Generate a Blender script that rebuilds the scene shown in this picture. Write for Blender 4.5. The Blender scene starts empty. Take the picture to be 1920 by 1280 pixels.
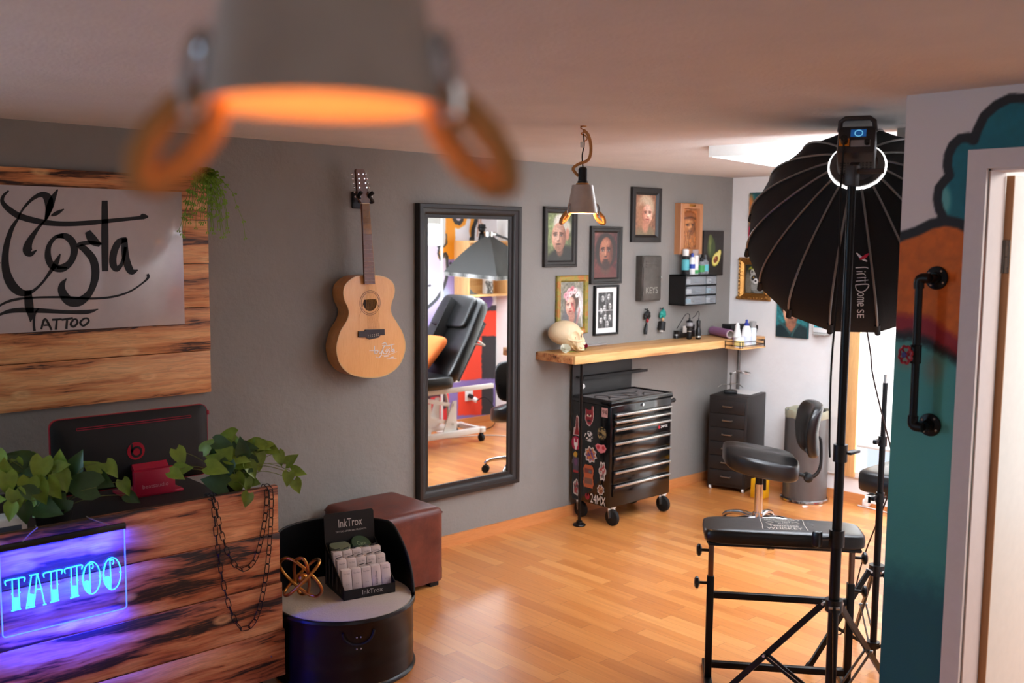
import bpy, bmesh, math, random
import numpy as np
from mathutils import Vector, Matrix
random.seed(7)
rng = np.random.default_rng(5)
PI = math.pi
sc = bpy.context.scene
COL = sc.collection

# ------------------------------------------------------------------ camera
FPX, YAW, PIT, ROL, CZ = 1867., .7451, .1022, -.0083, 1.72
def _cam_rows():
    f = np.array([math.sin(YAW)*math.cos(PIT), math.cos(YAW)*math.cos(PIT), -math.sin(PIT)])
    r = np.array([math.cos(YAW), -math.sin(YAW), 0.])
    d = np.cross(f, r)
    c, s = math.cos(ROL), math.sin(ROL)
    return np.array([c*r+s*d, -s*r+c*d, f])
CM = _cam_rows()
CO = np.array([0, 0, CZ])
cam_data = bpy.data.cameras.new('camera'); cam = bpy.data.objects.new('camera', cam_data); COL.objects.link(cam)
mw = Matrix.Identity(4)
for i in range(3):
    mw[i][0] = CM[0][i]; mw[i][1] = -CM[1][i]; mw[i][2] = -CM[2][i]; mw[i][3] = CO[i]
cam.matrix_world = mw
cam_data.sensor_width = 36; cam_data.lens = 36*FPX/1920; cam_data.clip_start = .05; cam_data.clip_end = 60
cam_data.dof.use_dof = True; cam_data.dof.focus_distance = 4.4; cam_data.dof.aperture_fstop = 2.8
sc.camera = cam

# ------------------------------------------------------------------ world, lamps, exposure
sc.view_settings.view_transform = 'Standard'; sc.view_settings.look = 'None'
sc.view_settings.exposure = 0.0; sc.view_settings.gamma = 1.0
w = bpy.data.worlds.new('world'); sc.world = w; w.use_nodes = True
w.node_tree.nodes['Background'].inputs[0].default_value = (.75, .87, 1, 1)
w.node_tree.nodes['Background'].inputs[1].default_value = 1.2
def area(name, loc, target, sx, sy, power, color=(1, 1, 1), spread=None):
    l = bpy.data.lights.new(name, 'AREA'); l.shape = 'RECTANGLE'; l.size = sx; l.size_y = sy
    l.energy = power; l.color = color
    if spread: l.spread = spread
    o = bpy.data.objects.new(name, l); COL.objects.link(o); o.location = loc
    o.rotation_euler = (Vector(target)-Vector(loc)).to_track_quat('-Z', 'Y').to_euler()
    return o
def point(name, loc, power, color, r=.02):
    l = bpy.data.lights.new(name, 'POINT'); l.energy = power; l.color = color; l.shadow_soft_size = r
    o = bpy.data.objects.new(name, l); COL.objects.link(o); o.location = loc; return o
# daylight through the studio window, the window of the front room, and the lamp of the room behind the door
area('window_daylight', (6.5, 2.7, 1.15), (4, 2.9, .6), 1.0, 1.7, 110, (.88, .94, 1))
area('front_window_daylight', (-1.05, 4.42, 1.42), (-.4, 2, .7), 1.0, 1.05, 58, (.48, .76, 1))
area('rear_window_daylight', (.2, -2.2, 1.45), (.5, 2.5, 1.1), 1.8, 1.2, 6.5, (1, .92, .87))
area('side_room_lamp', (4.0, .3, 2.1), (3.8, .4, 0), .8, .8, 42, (1, .96, .9))

# ------------------------------------------------------------------ helpers
def S(r, g, b, k=1.):
    def f(c):
        c = c/255.
        return (c/12.92 if c <= .04045 else ((c+.055)/1.055)**2.4)*k
    return (f(r), f(g), f(b), 1.)
def ray(x, y): return np.array([(x-960)/FPX, (y-640)/FPX, 1.]) @ CM
def onX(x, y, X): v = ray(x, y); return Vector(CO+v*(X/v[0]))
def onY(x, y, Y): v = ray(x, y); return Vector(CO+v*(Y/v[1]))
def onZ(x, y, Z): v = ray(x, y); return Vector(CO+v*((Z-CZ)/v[2]))
def atd(x, y, d): return Vector(CO+ray(x, y)*d)

class H:            # small node-tree helper
    def __init__(s, name):
        s.m = bpy.data.materials.new(name); s.m.use_nodes = True
        s.t = s.m.node_tree; s.b = s.t.nodes['Principled BSDF']
    def n(s, typ, inp=None, **at):
        o = s.t.nodes.new(typ)
        for k, v in at.items(): setattr(o, k, v)
        for k, v in (inp or {}).items(): s.set(o.inputs[k], v)
        return o
    def set(s, i, v):
        if isinstance(v, bpy.types.NodeSocket): s.t.links.new(v, i)
        else: i.default_value = v
    def P(s, **kw):
        for k, v in kw.items(): s.set(s.b.inputs[k.replace('_', ' ')], v)
    def m_(s, op, a, b=0., c=0.):
        o = s.n('ShaderNodeMath', operation=op)
        s.set(o.inputs[0], a); s.set(o.inputs[1], b); s.set(o.inputs[2], c); return o.outputs[0]
    def ramp(s, f, stops):
        o = s.n('ShaderNodeValToRGB'); e = o.color_ramp.elements
        while len(e) < len(stops): e.new(.5)
        for i, (p, c) in enumerate(stops): e[i].position = p; e[i].color = c
        s.set(o.inputs[0], f); return o.outputs[0]
    def mix(s, f, a, b, mode='MIX'):
        o = s.n('ShaderNodeMix', data_type='RGBA', blend_type=mode)
        s.set(o.inputs[0], f); s.set(o.inputs[6], a); s.set(o.inputs[7], b); return o.outputs[2]
    def noise(s, vec, scale, detail=4, rough=.55, dist=0.):
        o = s.n('ShaderNodeTexNoise', {'Scale': scale, 'Detail': detail, 'Roughness': rough, 'Distortion': dist})
        if vec is not None: s.set(o.inputs['Vector'], vec)
        return o.outputs['Fac']
    def mapv(s, vec, scale, loc=(0, 0, 0), rot=(0, 0, 0)):
        o = s.n('ShaderNodeMapping', {'Scale': scale, 'Location': loc, 'Rotation': rot}); s.set(o.inputs['Vector'], vec); return o.outputs[0]
    def obj(s): return s.n('ShaderNodeTexCoord').outputs['Object']
    def pos(s): return s.n('ShaderNodeNewGeometry').outputs['Position']
    def bump(s, h, strength=.3, dist=.01):
        o = s.n('ShaderNodeBump', {'Strength': strength, 'Distance': dist, 'Height': h}); s.P(Normal=o.outputs[0])
_mc = {}
def flat(name, c, rough=.5, metal=0., coat=0., trans=0., emit=0., ecol=None, alpha=1., ior=1.45, bump=None, var=.06):
    if name in _mc: return _mc[name]
    h = H(name); c = S(*c) if len(c) == 3 else c
    nz = h.noise(h.obj(), 30, 3)
    col = h.mix(nz, tuple(x*(1-var) for x in c[:3])+(1,), tuple(min(1, x*(1+var)) for x in c[:3])+(1,))
    h.P(Base_Color=col, Roughness=rough, Metallic=metal, IOR=ior)
    if coat: h.P(Coat_Weight=coat, Coat_Roughness=.1)
    if trans: h.P(Transmission_Weight=trans)
    if alpha < 1: h.P(Alpha=alpha)
    if emit:
        h.P(Emission_Color=S(*(ecol or (255, 255, 255))), Emission_Strength=emit)
    if bump: h.bump(h.noise(h.obj(), bump[0], 4), bump[1], .005)
    _mc[name] = h.m; return h.m

# ---- setting and wood materials
def m_plaster(name, c, scale=26, strength=.35, rough=.85):
    h = H(name); p = h.pos()
    a = h.noise(p, scale, 6, .6); b = h.noise(p, 3.5, 4, .6)
    c0 = S(*c)
    h.P(Base_Color=h.mix(b, tuple(x*.9 for x in c0[:3])+(1,), tuple(min(1, x*1.1) for x in c0[:3])+(1,)), Roughness=rough)
    h.bump(h.m_('ADD', a, h.m_('MULTIPLY', b, 1.5)), strength, .012); return h.m
def m_wood(name, light, mid, dark, burn=(.45, .62), axis='x', rough=.55, fine=70, knots=True):
    h = H(name); o = h.obj()
    rnd = h.n('ShaderNodeNewGeometry').outputs['Random Per Island']
    off = h.n('ShaderNodeCombineXYZ'); h.set(off.inputs[0], h.m_('MULTIPLY', rnd, 37.)); h.set(off.inputs[1], h.m_('MULTIPLY', rnd, 11.)); h.set(off.inputs[2], h.m_('MULTIPLY', rnd, 23.))
    v = h.n('ShaderNodeVectorMath', operation='ADD'); h.set(v.inputs[0], o); h.set(v.inputs[1], off.outputs[0]); v = v.outputs[0]
    sc_ = {'x': (1, 6, 6), 'y': (6, 1, 6), 'z': (6, 6, 1)}[axis]
    wob = h.n('ShaderNodeTexNoise', {'Scale': 1.8, 'Detail': 3}); h.set(wob.inputs['Vector'], h.mapv(v, tuple(2.2 if q == 1 else 5. for q in sc_)))
    cen = h.n('ShaderNodeVectorMath', operation='SUBTRACT'); h.set(cen.inputs[0], wob.outputs['Color']); h.set(cen.inputs[1], (.5, .5, .5))
    vd = h.n('ShaderNodeVectorMath', operation='MULTIPLY_ADD'); h.set(vd.inputs[0], cen.outputs[0]); h.set(vd.inputs[1], (.035, .035, .035)); h.set(vd.inputs[2], v); v2 = vd.outputs[0]
    fz = lambda a, b: h.mapv(v2, tuple(a if q == 1 else b for q in sc_))
    b1 = h.noise(fz(1.4, 15), 1., 3, .6); b2 = h.noise(fz(3.2, 62), 1., 3, .6); g = h.noise(fz(5.*fine/70, 260*fine/70), 1., 2, .6)
    f = h.m_('ADD', h.m_('MULTIPLY', b1, .60), h.m_('ADD', h.m_('MULTIPLY', b2, .24), h.m_('MULTIPLY', g, .16)))
    lo, hi = burn
    col = h.ramp(f, [(lo-.14, S(*light)), (lo, S(*(int(.5*a+.5*b) for a, b in zip(light, mid)))), ((lo+hi)/2, S(*mid)), (hi, S(*dark))])
    if knots:
        vo = h.n('ShaderNodeTexVoronoi', {'Scale': 1.0, 'Randomness': 1.}, feature='F1'); h.set(vo.inputs['Vector'], h.mapv(v, tuple(q*(3.6 if q == 1 else 1.3) for q in sc_)))
        d = vo.outputs['Distance']
        ring = h.ramp(d, [(.0, (.12, .12, .12, 1)), (.05, (.5, .5, .5, 1)), (.10, (1, 1, 1, 1)), (.17, (0, 0, 0, 1))])
        col = h.mix(h.m_('MULTIPLY', ring, .7), col, S(*light))
        col = h.mix(h.ramp(d, [(.0, (.8, .8, .8, 1)), (.028, (.7, .7, .7, 1)), (.045, (0, 0, 0, 1))]), col, S(*mid))
    col = h.mix(h.ramp(g, [(.40, (.36, .36, .36, 1)), (.52, (0, 0, 0, 1))]), col, S(*(int(.6*a+.4*b) for a, b in zip(mid, dark))))
    h.P(Base_Color=col, Roughness=rough); h.bump(g, .12, .002); return h.m
def m_parquet():
    h = H('oak_strip_parquet'); p = h.pos()
    sp = h.n('ShaderNodeSeparateXYZ'); h.set(sp.inputs[0], p); X, Y = sp.outputs[0], sp.outputs[1]
    sw, pl = .071, .47
    sx = h.m_('DIVIDE', h.m_('ADD', X, 10), sw); si = h.m_('FLOOR', sx)
    wn = h.n('ShaderNodeTexWhiteNoise', noise_dimensions='1D'); h.set(wn.inputs['W'], si)
    sy = h.m_('ADD', h.m_('DIVIDE', h.m_('ADD', Y, 10), pl), h.m_('MULTIPLY', wn.outputs['Value'], 7.)); yi = h.m_('FLOOR', sy)
    cv = h.n('ShaderNodeCombineXYZ'); h.set(cv.inputs[0], si); h.set(cv.inputs[1], yi)
    w2 = h.n('ShaderNodeTexWhiteNoise', noise_dimensions='2D'); h.set(w2.inputs['Vector'], cv.outputs[0])
    tone = w2.outputs['Value']
    shift = h.n('ShaderNodeCombineXYZ'); h.set(shift.inputs[0], h.m_('MULTIPLY', tone, 9.)); h.set(shift.inputs[1], h.m_('MULTIPLY', tone, 31.))
    vv = h.n('ShaderNodeVectorMath', operation='ADD'); h.set(vv.inputs[0], p); h.set(vv.inputs[1], shift.outputs[0])
    gr = h.noise(h.mapv(vv.outputs[0], (38, 2.2, 1)), 1., 5, .6, .6)
    base = h.ramp(tone, [(0, S(186, 112, 54)), (.35, S(203, 128, 64)), (.7, S(212, 140, 74)), (1, S(224, 157, 90))])
    col = h.mix(.32, base, h.ramp(gr, [(.25, S(150, 84, 38)), (.5, S(205, 132, 70)), (.8, S(226, 162, 98))]), 'MIX')
    fx = h.m_('FRACT', sx); fy = h.m_('FRACT', sy)
    gap = h.m_('MAXIMUM', h.m_('LESS_THAN', fx, .022), h.m_('LESS_THAN', fy, .005))
    h.P(Base_Color=h.mix(h.m_('MULTIPLY', gap, .5), col, S(110, 58, 24)), Roughness=h.m_('ADD', .27, h.m_('MULTIPLY', gr, .14)), Coat_Weight=.25, Coat_Roughness=.22)
    h.bump(h.m_('SUBTRACT', h.m_('MULTIPLY', gr, .25), gap), .08, .003); return h.m
def m_paint(name, rough=.6, coat=0., bump=0.):
    h = H(name); a = h.n('ShaderNodeVertexColor', layer_name='Col'); h.P(Base_Color=a.outputs[0], Roughness=rough)
    if coat: h.P(Coat_Weight=coat, Coat_Roughness=.15)
    if bump: h.bump(h.noise(h.obj(), 180, 3), bump, .002)
    return h.m
def m_leather(name, c, c2, rough=.38, scale=90, bs=.25):
    h = H(name); o = h.obj(); a = h.noise(o, 7, 5, .6); f = h.noise(o, scale, 3)
    h.P(Base_Color=h.mix(h.ramp(a, [(.35, (0, 0, 0, 1)), (.7, (1, 1, 1, 1))]), S(*c), S(*c2)), Roughness=h.m_('ADD', rough-.08, h.m_('MULTIPLY', a, .2)))
    h.bump(f, bs, .002); return h.m
M_GREY = m_plaster('grey_plaster', (139, 135, 130)); M_WHITE = m_plaster('white_plaster', (243, 241, 239), 40, .15)
M_CEIL = m_plaster('ceiling_paint', (222, 214, 208), 70, .3)
M_FLOOR = m_parquet(); M_BASEB = m_wood('oak_baseboard', (214, 142, 84), (200, 124, 66), (176, 100, 48), (.6, .9), 'x', .4, knots=False)
M_BURN = m_wood('charred_pine', (252, 190, 136), (190, 106, 62), (36, 18, 12), (.455, .565))
M_BURNL = m_wood('lightly_charred_pine', (253, 204, 142), (214, 136, 80), (52, 27, 17), (.475, .60))
M_PINE = m_wood('oiled_pine', (236, 192, 128), (214, 156, 92), (150, 86, 46), (.50, .66), 'x', .42)
M_PINEZ = m_wood('pine_upright', (228, 180, 120), (206, 150, 92), (170, 108, 62), (.6, .85), 'z', .5)
M_BLACK = flat('black_metal', (17, 17, 18), .35, .4); M_MATT = flat('matt_black', (20, 19, 19), .6)
M_PLAST = flat('black_plastic', (15, 15, 16), .32); M_CHROME = flat('chrome', (205, 205, 208), .12, 1.); M_ALU = flat('brushed_aluminium', (200, 198, 194), .32, 1.)
M_STEEL = flat('galvanised_steel', (188, 184, 178), .32, .4, bump=(24, .12), var=.2); M_WLAC = flat('white_lacquer', (225, 222, 216), .35); M_WPL = flat('white_plastic', (232, 231, 228), .4)
M_ROPE = flat('hemp_rope', (200, 144, 88), .9, bump=(160, .8), var=.3); M_RUB = flat('black_rubber', (13, 13, 13), .7)
M_BLEA = m_leather('black_leatherette', (14, 14, 15), (24, 23, 23), .29, 60, .15); M_BROWN = m_leather('brown_leather', (84, 36, 28), (120, 58, 42), .42)
M_WPAINT = flat('white_print', (225, 222, 218), .6); M_GOLD = flat('gold_leaf', (168, 120, 62), .38, .85, bump=(60, .6), var=.25); M_BRASS = flat('brass', (186, 128, 62), .28, 1.)
M_PAINT = m_paint('oil_paint', .5, .2, .25); M_SPRAY = m_paint('spray_paint_on_wall', .62, 0, .3)
M_FRAME = flat('dark_stained_frame', (36, 33, 31), .42, bump=(50, .1)); M_CLEAR = flat('clear_plastic', (225, 230, 235), .15, trans=.75, ior=1.2)

# ---- mesh builder
def catmull(P, n=6, closed=False):
    P = [np.array(p, float) for p in P]; out = []
    N = len(P); rngi = range(N if closed else N-1)
    for i in rngi:
        p0 = P[(i-1) % N] if closed or i > 0 else P[0]; p1 = P[i]; p2 = P[(i+1) % N]; p3 = P[(i+2) % N] if closed or i+2 < N else P[-1]
        for k in range(n):
            t = k/n
            out.append(.5*((2*p1)+(-p0+p2)*t+(2*p0-5*p1+4*p2-p3)*t*t+(-p0+3*p1-3*p2+p3)*t**3))
    if not closed: out.append(P[-1])
    return out
WM = {}
def wmat(o):
    return WM.get(o.name, Matrix.Identity(4)) if o else Matrix.Identity(4)
class MB:
    def __init__(s, world=False): s.v = []; s.f = []; s.world = world; s.M = None
    def add(s, vs, fs):
        o = len(s.v)
        if s.M is not None: vs = [s.M @ Vector(v) for v in vs]
        s.v += [tuple(v) for v in vs]; s.f += [tuple(i+o for i in f) for f in fs]; return s
    def box(s, x0, x1, y0, y1, z0, z1, bev=0, seg=2):
        if bev:
            bm = bmesh.new(); bmesh.ops.create_cube(bm, size=1)
            for v in bm.verts: v.co = ((x0+x1)/2+v.co.x*(x1-x0), (y0+y1)/2+v.co.y*(y1-y0), (z0+z1)/2+v.co.z*(z1-z0))
            bmesh.ops.bevel(bm, geom=bm.edges[:], offset=bev, segments=seg, affect='EDGES', profile=.5)
            bm.verts.index_update(); s.add([v.co.copy() for v in bm.verts], [[v.index for v in f.verts] for f in bm.faces]); bm.free(); return s
        v = [(x, y, z) for x in (x0, x1) for y in (y0, y1) for z in (z0, z1)]
        return s.add(v, [(0, 1, 3, 2), (4, 6, 7, 5), (0, 4, 5, 1), (2, 3, 7, 6), (0, 2, 6, 4), (1, 5, 7, 3)])
    def bar(s, a, b, wx, wy, up=(0, 0, 1)):       # rectangular bar from a to b
        a = Vector(a); b = Vector(b); d = (b-a).normalized(); u = Vector(up)
        if abs(d.dot(u)) > .99: u = Vector((1, 0, 0))
        x = d.cross(u).normalized(); y = x.cross(d)
        vs = []
        for p in (a, b):
            for i, j in ((-1, -1), (1, -1), (1, 1), (-1, 1)): vs.append(p+x*i*wx/2+y*j*wy/2)
        return s.add(vs, [(3, 2, 1, 0), (4, 5, 6, 7), (0, 1, 5, 4), (1, 2, 6, 5), (2, 3, 7, 6), (3, 0, 4, 7)])
    def tube(s, pts, r, n=8, closed=False, caps=True, spl=0):
        if spl: pts = catmull(pts, spl, closed)
        P = [Vector(p) for p in pts]; N = len(P); R = r if hasattr(r, '__len__') else [r]*N
        if len(R) != N: R = list(np.interp(np.linspace(0, 1, N), np.linspace(0, 1, len(R)), R))
        T = []
        for i in range(N):
            a = P[(i-1) % N] if closed or i > 0 else P[i]; b = P[(i+1) % N] if closed or i < N-1 else P[i]
            t = (b-a); T.append(t.normalized() if t.length > 1e-9 else Vector((0, 0, 1)))
        u = T[0].orthogonal().normalized(); vs = []
        for i in range(N):
            u = (u-T[i]*u.dot(T[i])); u = u.normalized() if u.length > 1e-6 else T[i].orthogonal().normalized()
            w_ = T[i].cross(u)
            for k in range(n):
                a = 2*PI*k/n; vs.append(P[i]+(u*math.cos(a)+w_*math.sin(a))*R[i])
        fs = []
        for i in range(N if closed else N-1):
            j = (i+1) % N
            for k in range(n): fs.append((i*n+k, i*n+(k+1) % n, j*n+(k+1) % n, j*n+k))
        if caps and not closed: fs += [tuple(range(n))[::-1], tuple((N-1)*n+k for k in range(n))]
        return s.add(vs, fs)
    def cyl(s, a, b, r, r2=None, n=20): return s.tube([a, b], [r, r if r2 is None else r2], n)
    def lathe(s, prof, n=32, c=(0, 0, 0), axis=None, a0=0, a1=2*PI):
        c = Vector(c); full = abs(a1-a0-2*PI) < 1e-6; m = n if full else n+1
        R = Vector((0, 0, 1)).rotation_difference(Vector(axis)).to_matrix() if axis is not None else Matrix.Identity(3)
        vs = [c+R @ Vector((r*math.cos(a0+(a1-a0)*k/n), r*math.sin(a0+(a1-a0)*k/n), z)) for r, z in prof for k in range(m)]
        fs = []
        for i in range(len(prof)-1):
            for k in range(n):
                k2 = (k+1) % m if full else k+1
                fs.append((i*m+k, i*m+k2, (i+1)*m+k2, (i+1)*m+k))
        return s.add(vs, fs)
    def sph(s, c, r, n=16, m=10):
        r = r if hasattr(r, '__len__') else (r, r, r)
        prof = [(math.sin(PI*i/m), -math.cos(PI*i/m)) for i in range(m+1)]
        o = len(s.v); M0 = s.M; s.M = None; s.lathe(prof, n); s.M = M0
        for i in range(o, len(s.v)):
            v = Vector(s.v[i]); v = Vector((c[0]+v.x*r[0], c[1]+v.y*r[1], c[2]+v.z*r[2]))
            s.v[i] = tuple(M0 @ v if M0 is not None else v)
        return s
    def prism(s, out, d, o=(0, 0, 0), ax=(1, 0, 0), ay=(0, 0, 1)):     # polygon in the ax/ay plane, extruded by vector d
        o = Vector(o); ax = Vector(ax); ay = Vector(ay); d = Vector(d); n = len(out)
        a = [o+ax*p[0]+ay*p[1] for p in out]
        return s.add(a+[p+d for p in a], [tuple(range(n))[::-1], tuple(range(n, 2*n))]+[(i, (i+1) % n, n+(i+1) % n, n+i) for i in range(n)])
    def loops(s, L, closed=True, cap0=False, cap1=False):
        n = len(L[0]); vs = [p for l in L for p in l]; fs = []
        for i in range(len(L)-1):
            for k in range(n if closed else n-1):
                fs.append((i*n+k, i*n+(k+1) % n, (i+1)*n+(k+1) % n, (i+1)*n+k))
        if cap0: fs.append(tuple(range(n))[::-1])
        if cap1: fs.append(tuple((len(L)-1)*n+k for k in range(n)))
        return s.add(vs, fs)
    def frame(s, x0, x1, z0, z1, prof, y=0):        # mitred picture frame; prof = (inset, height towards the viewer)
        L = []
        for i, h in prof:
            L.append([(x0+i, y-h, z0+i), (x1-i, y-h, z0+i), (x1-i, y-h, z1-i), (x0+i, y-h, z1-i)])
        return s.loops(L)
    def stroke(s, pts, mp, spl=5, th=.0012, nrm=(0, -1, 0)):   # pen stroke of changing width, pts (x, y, w), mp maps (x, y) to a point
        P = catmull(pts, spl); L = []; R = []
        for i, p in enumerate(P):
            a = P[max(0, i-1)]; b = P[min(len(P)-1, i+1)]; t = np.array([b[0]-a[0], b[1]-a[1]]); q = np.hypot(*t) or 1; nx, ny = -t[1]/q, t[0]/q
            w_ = max(p[2], 1e-4)/2
            L.append(Vector(mp(p[0]+nx*w_, p[1]+ny*w_))); R.append(Vector(mp(p[0]-nx*w_, p[1]-ny*w_)))
        n = Vector(nrm)*th; N = len(P)
        vs = [p+n for p in L]+[p+n for p in R]+L+R
        fs = []
        for i in range(N-1):
            fs += [(i, i+1, N+i+1, N+i), (2*N+i+1, i+1, i, 2*N+i), (N+i, N+i+1, 3*N+i+1, 3*N+i)]
        return s.add(vs, fs)
    def text(s, txt, x, z, w_, h_, mp, th=.001, bold=0.):       # built-in lettering fitted into the box x..x+w, z..z+h of the map
        cu = bpy.data.curves.new('t', 'FONT'); cu.body = txt; cu.extrude = 0; cu.offset = bold; cu.resolution_u = 3
        ob = bpy.data.objects.new('t', cu); COL.objects.link(ob)
        me = ob.evaluated_get(bpy.context.evaluated_depsgraph_get()).to_mesh()
        co = np.array([v.co[:2] for v in me.vertices]); fs = [tuple(p.vertices) for p in me.polygons]
        mn, mx = co.min(0), co.max(0); co = (co-mn)/(mx-mn)
        vs = [mp(x+c[0]*w_, z+c[1]*h_) for c in co]
        ob.to_mesh_clear(); bpy.data.objects.remove(ob); bpy.data.curves.remove(cu)
        return s.add(vs, fs)
    def build(s, name, mat, parent=None, kind=None, label=None, sharp=38, smooth=True):
        me = bpy.data.meshes.new(name); vs = [Vector(v) for v in s.v]; o = bpy.data.objects.new(name, me); COL.objects.link(o)
        if parent is not None:
            W = wmat(parent)
            if s.world: Wi = W.inverted(); vs = [Wi @ v for v in vs]
            o.parent = parent; WM[o.name] = W
        else:
            mn = Vector([min(v[i] for v in vs) for i in range(3)]); mx = Vector([max(v[i] for v in vs) for i in range(3)])
            c = Vector(((mn.x+mx.x)/2, (mn.y+mx.y)/2, mn.z)); vs = [v-c for v in vs]; o.location = c; WM[o.name] = Matrix.Translation(c)
        me.from_pydata(vs, [], s.f); me.materials.append(mat)
        bm = bmesh.new(); bm.from_mesh(me); bmesh.ops.remove_doubles(bm, verts=bm.verts, dist=1e-6); bmesh.ops.recalc_face_normals(bm, faces=bm.faces); bm.to_mesh(me); bm.free()
        if smooth and me.polygons:
            me.polygons.foreach_set('use_smooth', [True]*len(me.polygons)); me.set_sharp_from_angle(angle=math.radians(sharp))
        if kind: o['kind'] = kind
        if label: o['label'] = label
        return o
def tag(o, label, cat, group=None):
    o['label'] = label; o['category'] = cat
    if group: o['group'] = group
    return o
def thing(name, label, cat, loc=(0, 0, 0), rz=0., group=None):
    o = bpy.data.objects.new(name, None); o.empty_display_size = .05; COL.objects.link(o); o.location = loc; o.rotation_euler = (0, 0, rz)
    WM[o.name] = Matrix.Translation(Vector(loc)) @ Matrix.Rotation(rz, 4, 'Z'); return tag(o, label, cat, group)
def copy_tree(o, parent=None):
    c = o.copy(); COL.objects.link(c); c.parent = parent; WM[c.name] = wmat(o)
    for ch in list(o.children): copy_tree(ch, c)
    return c

# ---- painting on a fine grid of vertex colours (u right, v up, both 0..1)
def grid_paint(name, fn, org, U, V, nx, ny, mat, parent=None, keep=None, world=True, kind=None):
    u, v = np.meshgrid(np.linspace(0, 1, nx+1), np.linspace(0, 1, ny+1)); org = np.array(org); U = np.array(U); V = np.array(V)
    co = (org+u[..., None]*U+v[..., None]*V).reshape(-1, 3)
    img = np.clip(fn(u, v), 0, 1).reshape(-1, 3)
    lin = np.where(img <= .04045, img/12.92, ((img+.055)/1.055)**2.4)
    W = wmat(parent)
    if world and parent is not None:
        Wi = np.array(W.inverted()); co = co @ Wi[:3, :3].T+Wi[:3, 3]
    i = (np.arange(ny)[:, None]*(nx+1)+np.arange(nx)[None, :])
    if keep is not None:
        uc, vc = (np.arange(nx)+.5)/nx, (np.arange(ny)+.5)/ny; k = keep(*np.meshgrid(uc, vc)); i = i[k]
    i = i.reshape(-1); fs = np.stack([i, i+1, i+nx+2, i+nx+1], 1)
    me = bpy.data.meshes.new(name); me.vertices.add(len(co)); me.vertices.foreach_set('co', co.reshape(-1))
    me.loops.add(fs.size); me.loops.foreach_set('vertex_index', fs.reshape(-1)); me.polygons.add(len(fs)); me.polygons.foreach_set('loop_start', np.arange(0, fs.size, 4)); me.polygons.foreach_set('loop_total', np.full(len(fs), 4))
    me.update(calc_edges=True); me.validate()
    at = me.color_attributes.new('Col', 'FLOAT_COLOR', 'POINT'); at.data.foreach_set('color', np.c_[lin, np.ones(len(lin))].reshape(-1))
    me.materials.append(mat); o = bpy.data.objects.new(name, me); COL.objects.link(o)
    if parent is not None: o.parent = parent; WM[o.name] = W
    if kind: o['kind'] = kind
    return o
def C(r, g, b): return np.array([r, g, b])/255.
def fill(shape, c): return np.ones(shape+(3,))*c
def over(im, a, c): return im*(1-a[..., None])+np.asarray(c)*a[..., None]
def sm(x, e0, e1): t = np.clip((x-e0)/(e1-e0), 0, 1); return t*t*(3-2*t)
def ell(u, v, cx, cy, rx, ry, rot=0, soft=.15):
    c, s_ = math.cos(rot), math.sin(rot); x = (u-cx)*c+(v-cy)*s_; y = -(u-cx)*s_+(v-cy)*c
    d = np.sqrt((x/rx)**2+(y/ry)**2); return 1-sm(d, 1-soft, 1+soft)
def ldist(u, v, P):
    d = np.full(u.shape, 1e9)
    for (x0, y0), (x1, y1) in zip(P[:-1], P[1:]):
        dx, dy = x1-x0, y1-y0; t = np.clip(((u-x0)*dx+(v-y0)*dy)/(dx*dx+dy*dy+1e-12), 0, 1); d = np.minimum(d, np.hypot(u-x0-t*dx, v-y0-t*dy))
    return d
def line(u, v, P, w_, soft=.5): return 1-sm(ldist(u, v, P), w_/2*(1-soft), w_/2*(1+soft))
def inside(u, v, P):
    r = np.zeros(u.shape, bool); n = len(P)
    for i in range(n):
        x0, y0 = P[i]; x1, y1 = P[(i+1) % n]
        c = ((y0 > v) != (y1 > v)) & (u < (x1-x0)*(v-y0)/((y1-y0) if y1 != y0 else 1e-9)+x0); r ^= c
    return r.astype(float)
def vnoise(u, v, sx, sy, seed=0):
    r = np.random.default_rng(seed); out = np.zeros(u.shape); a = 1.; tot = 0
    for o in range(4):
        g = r.random((int(sy*2**o)+3, int(sx*2**o)+3)); x = u*sx*2**o; y = v*sy*2**o
        xi = np.clip(x.astype(int), 0, g.shape[1]-2); yi = np.clip(y.astype(int), 0, g.shape[0]-2); fx = x-xi; fy = y-yi; fx = fx*fx*(3-2*fx); fy = fy*fy*(3-2*fy)
        out += a*((g[yi, xi]*(1-fx)+g[yi, xi+1]*fx)*(1-fy)+(g[yi+1, xi]*(1-fx)+g[yi+1, xi+1]*fx)*fy); tot += a; a *= .55
    return out/tot

# ================================================================== THE SETTING
HC = 2.172
st = lambda mb, name, mat, **k: mb.build(name, mat, kind='structure', smooth=False, **k)
st(MB().box(-2, 6.4, -2.4, 4.35, -.1, 0), 'floor', M_FLOOR)
st(MB().box(-2.1, 6.4, -2.5, 4.35, HC, HC+.1), 'ceiling', M_CEIL)
st(MB().box(-.5, 6.07, 4.25, 4.35, 0, HC).box(-2, -1.6, 4.25, 4.35, 0, HC).box(-1.6, -.5, 4.25, 4.35, 0, .85).box(-1.6, -.5, 4.25, 4.35, 2.0, HC), 'wall_back', M_GREY)
st(MB().box(-2.1, -2, -2.4, 4.35, 0, HC), 'wall_left', M_WHITE)
st(MB().box(-2, 3.022, -2.5, -2.4, 0, HC), 'wall_rear', M_WHITE)
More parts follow.
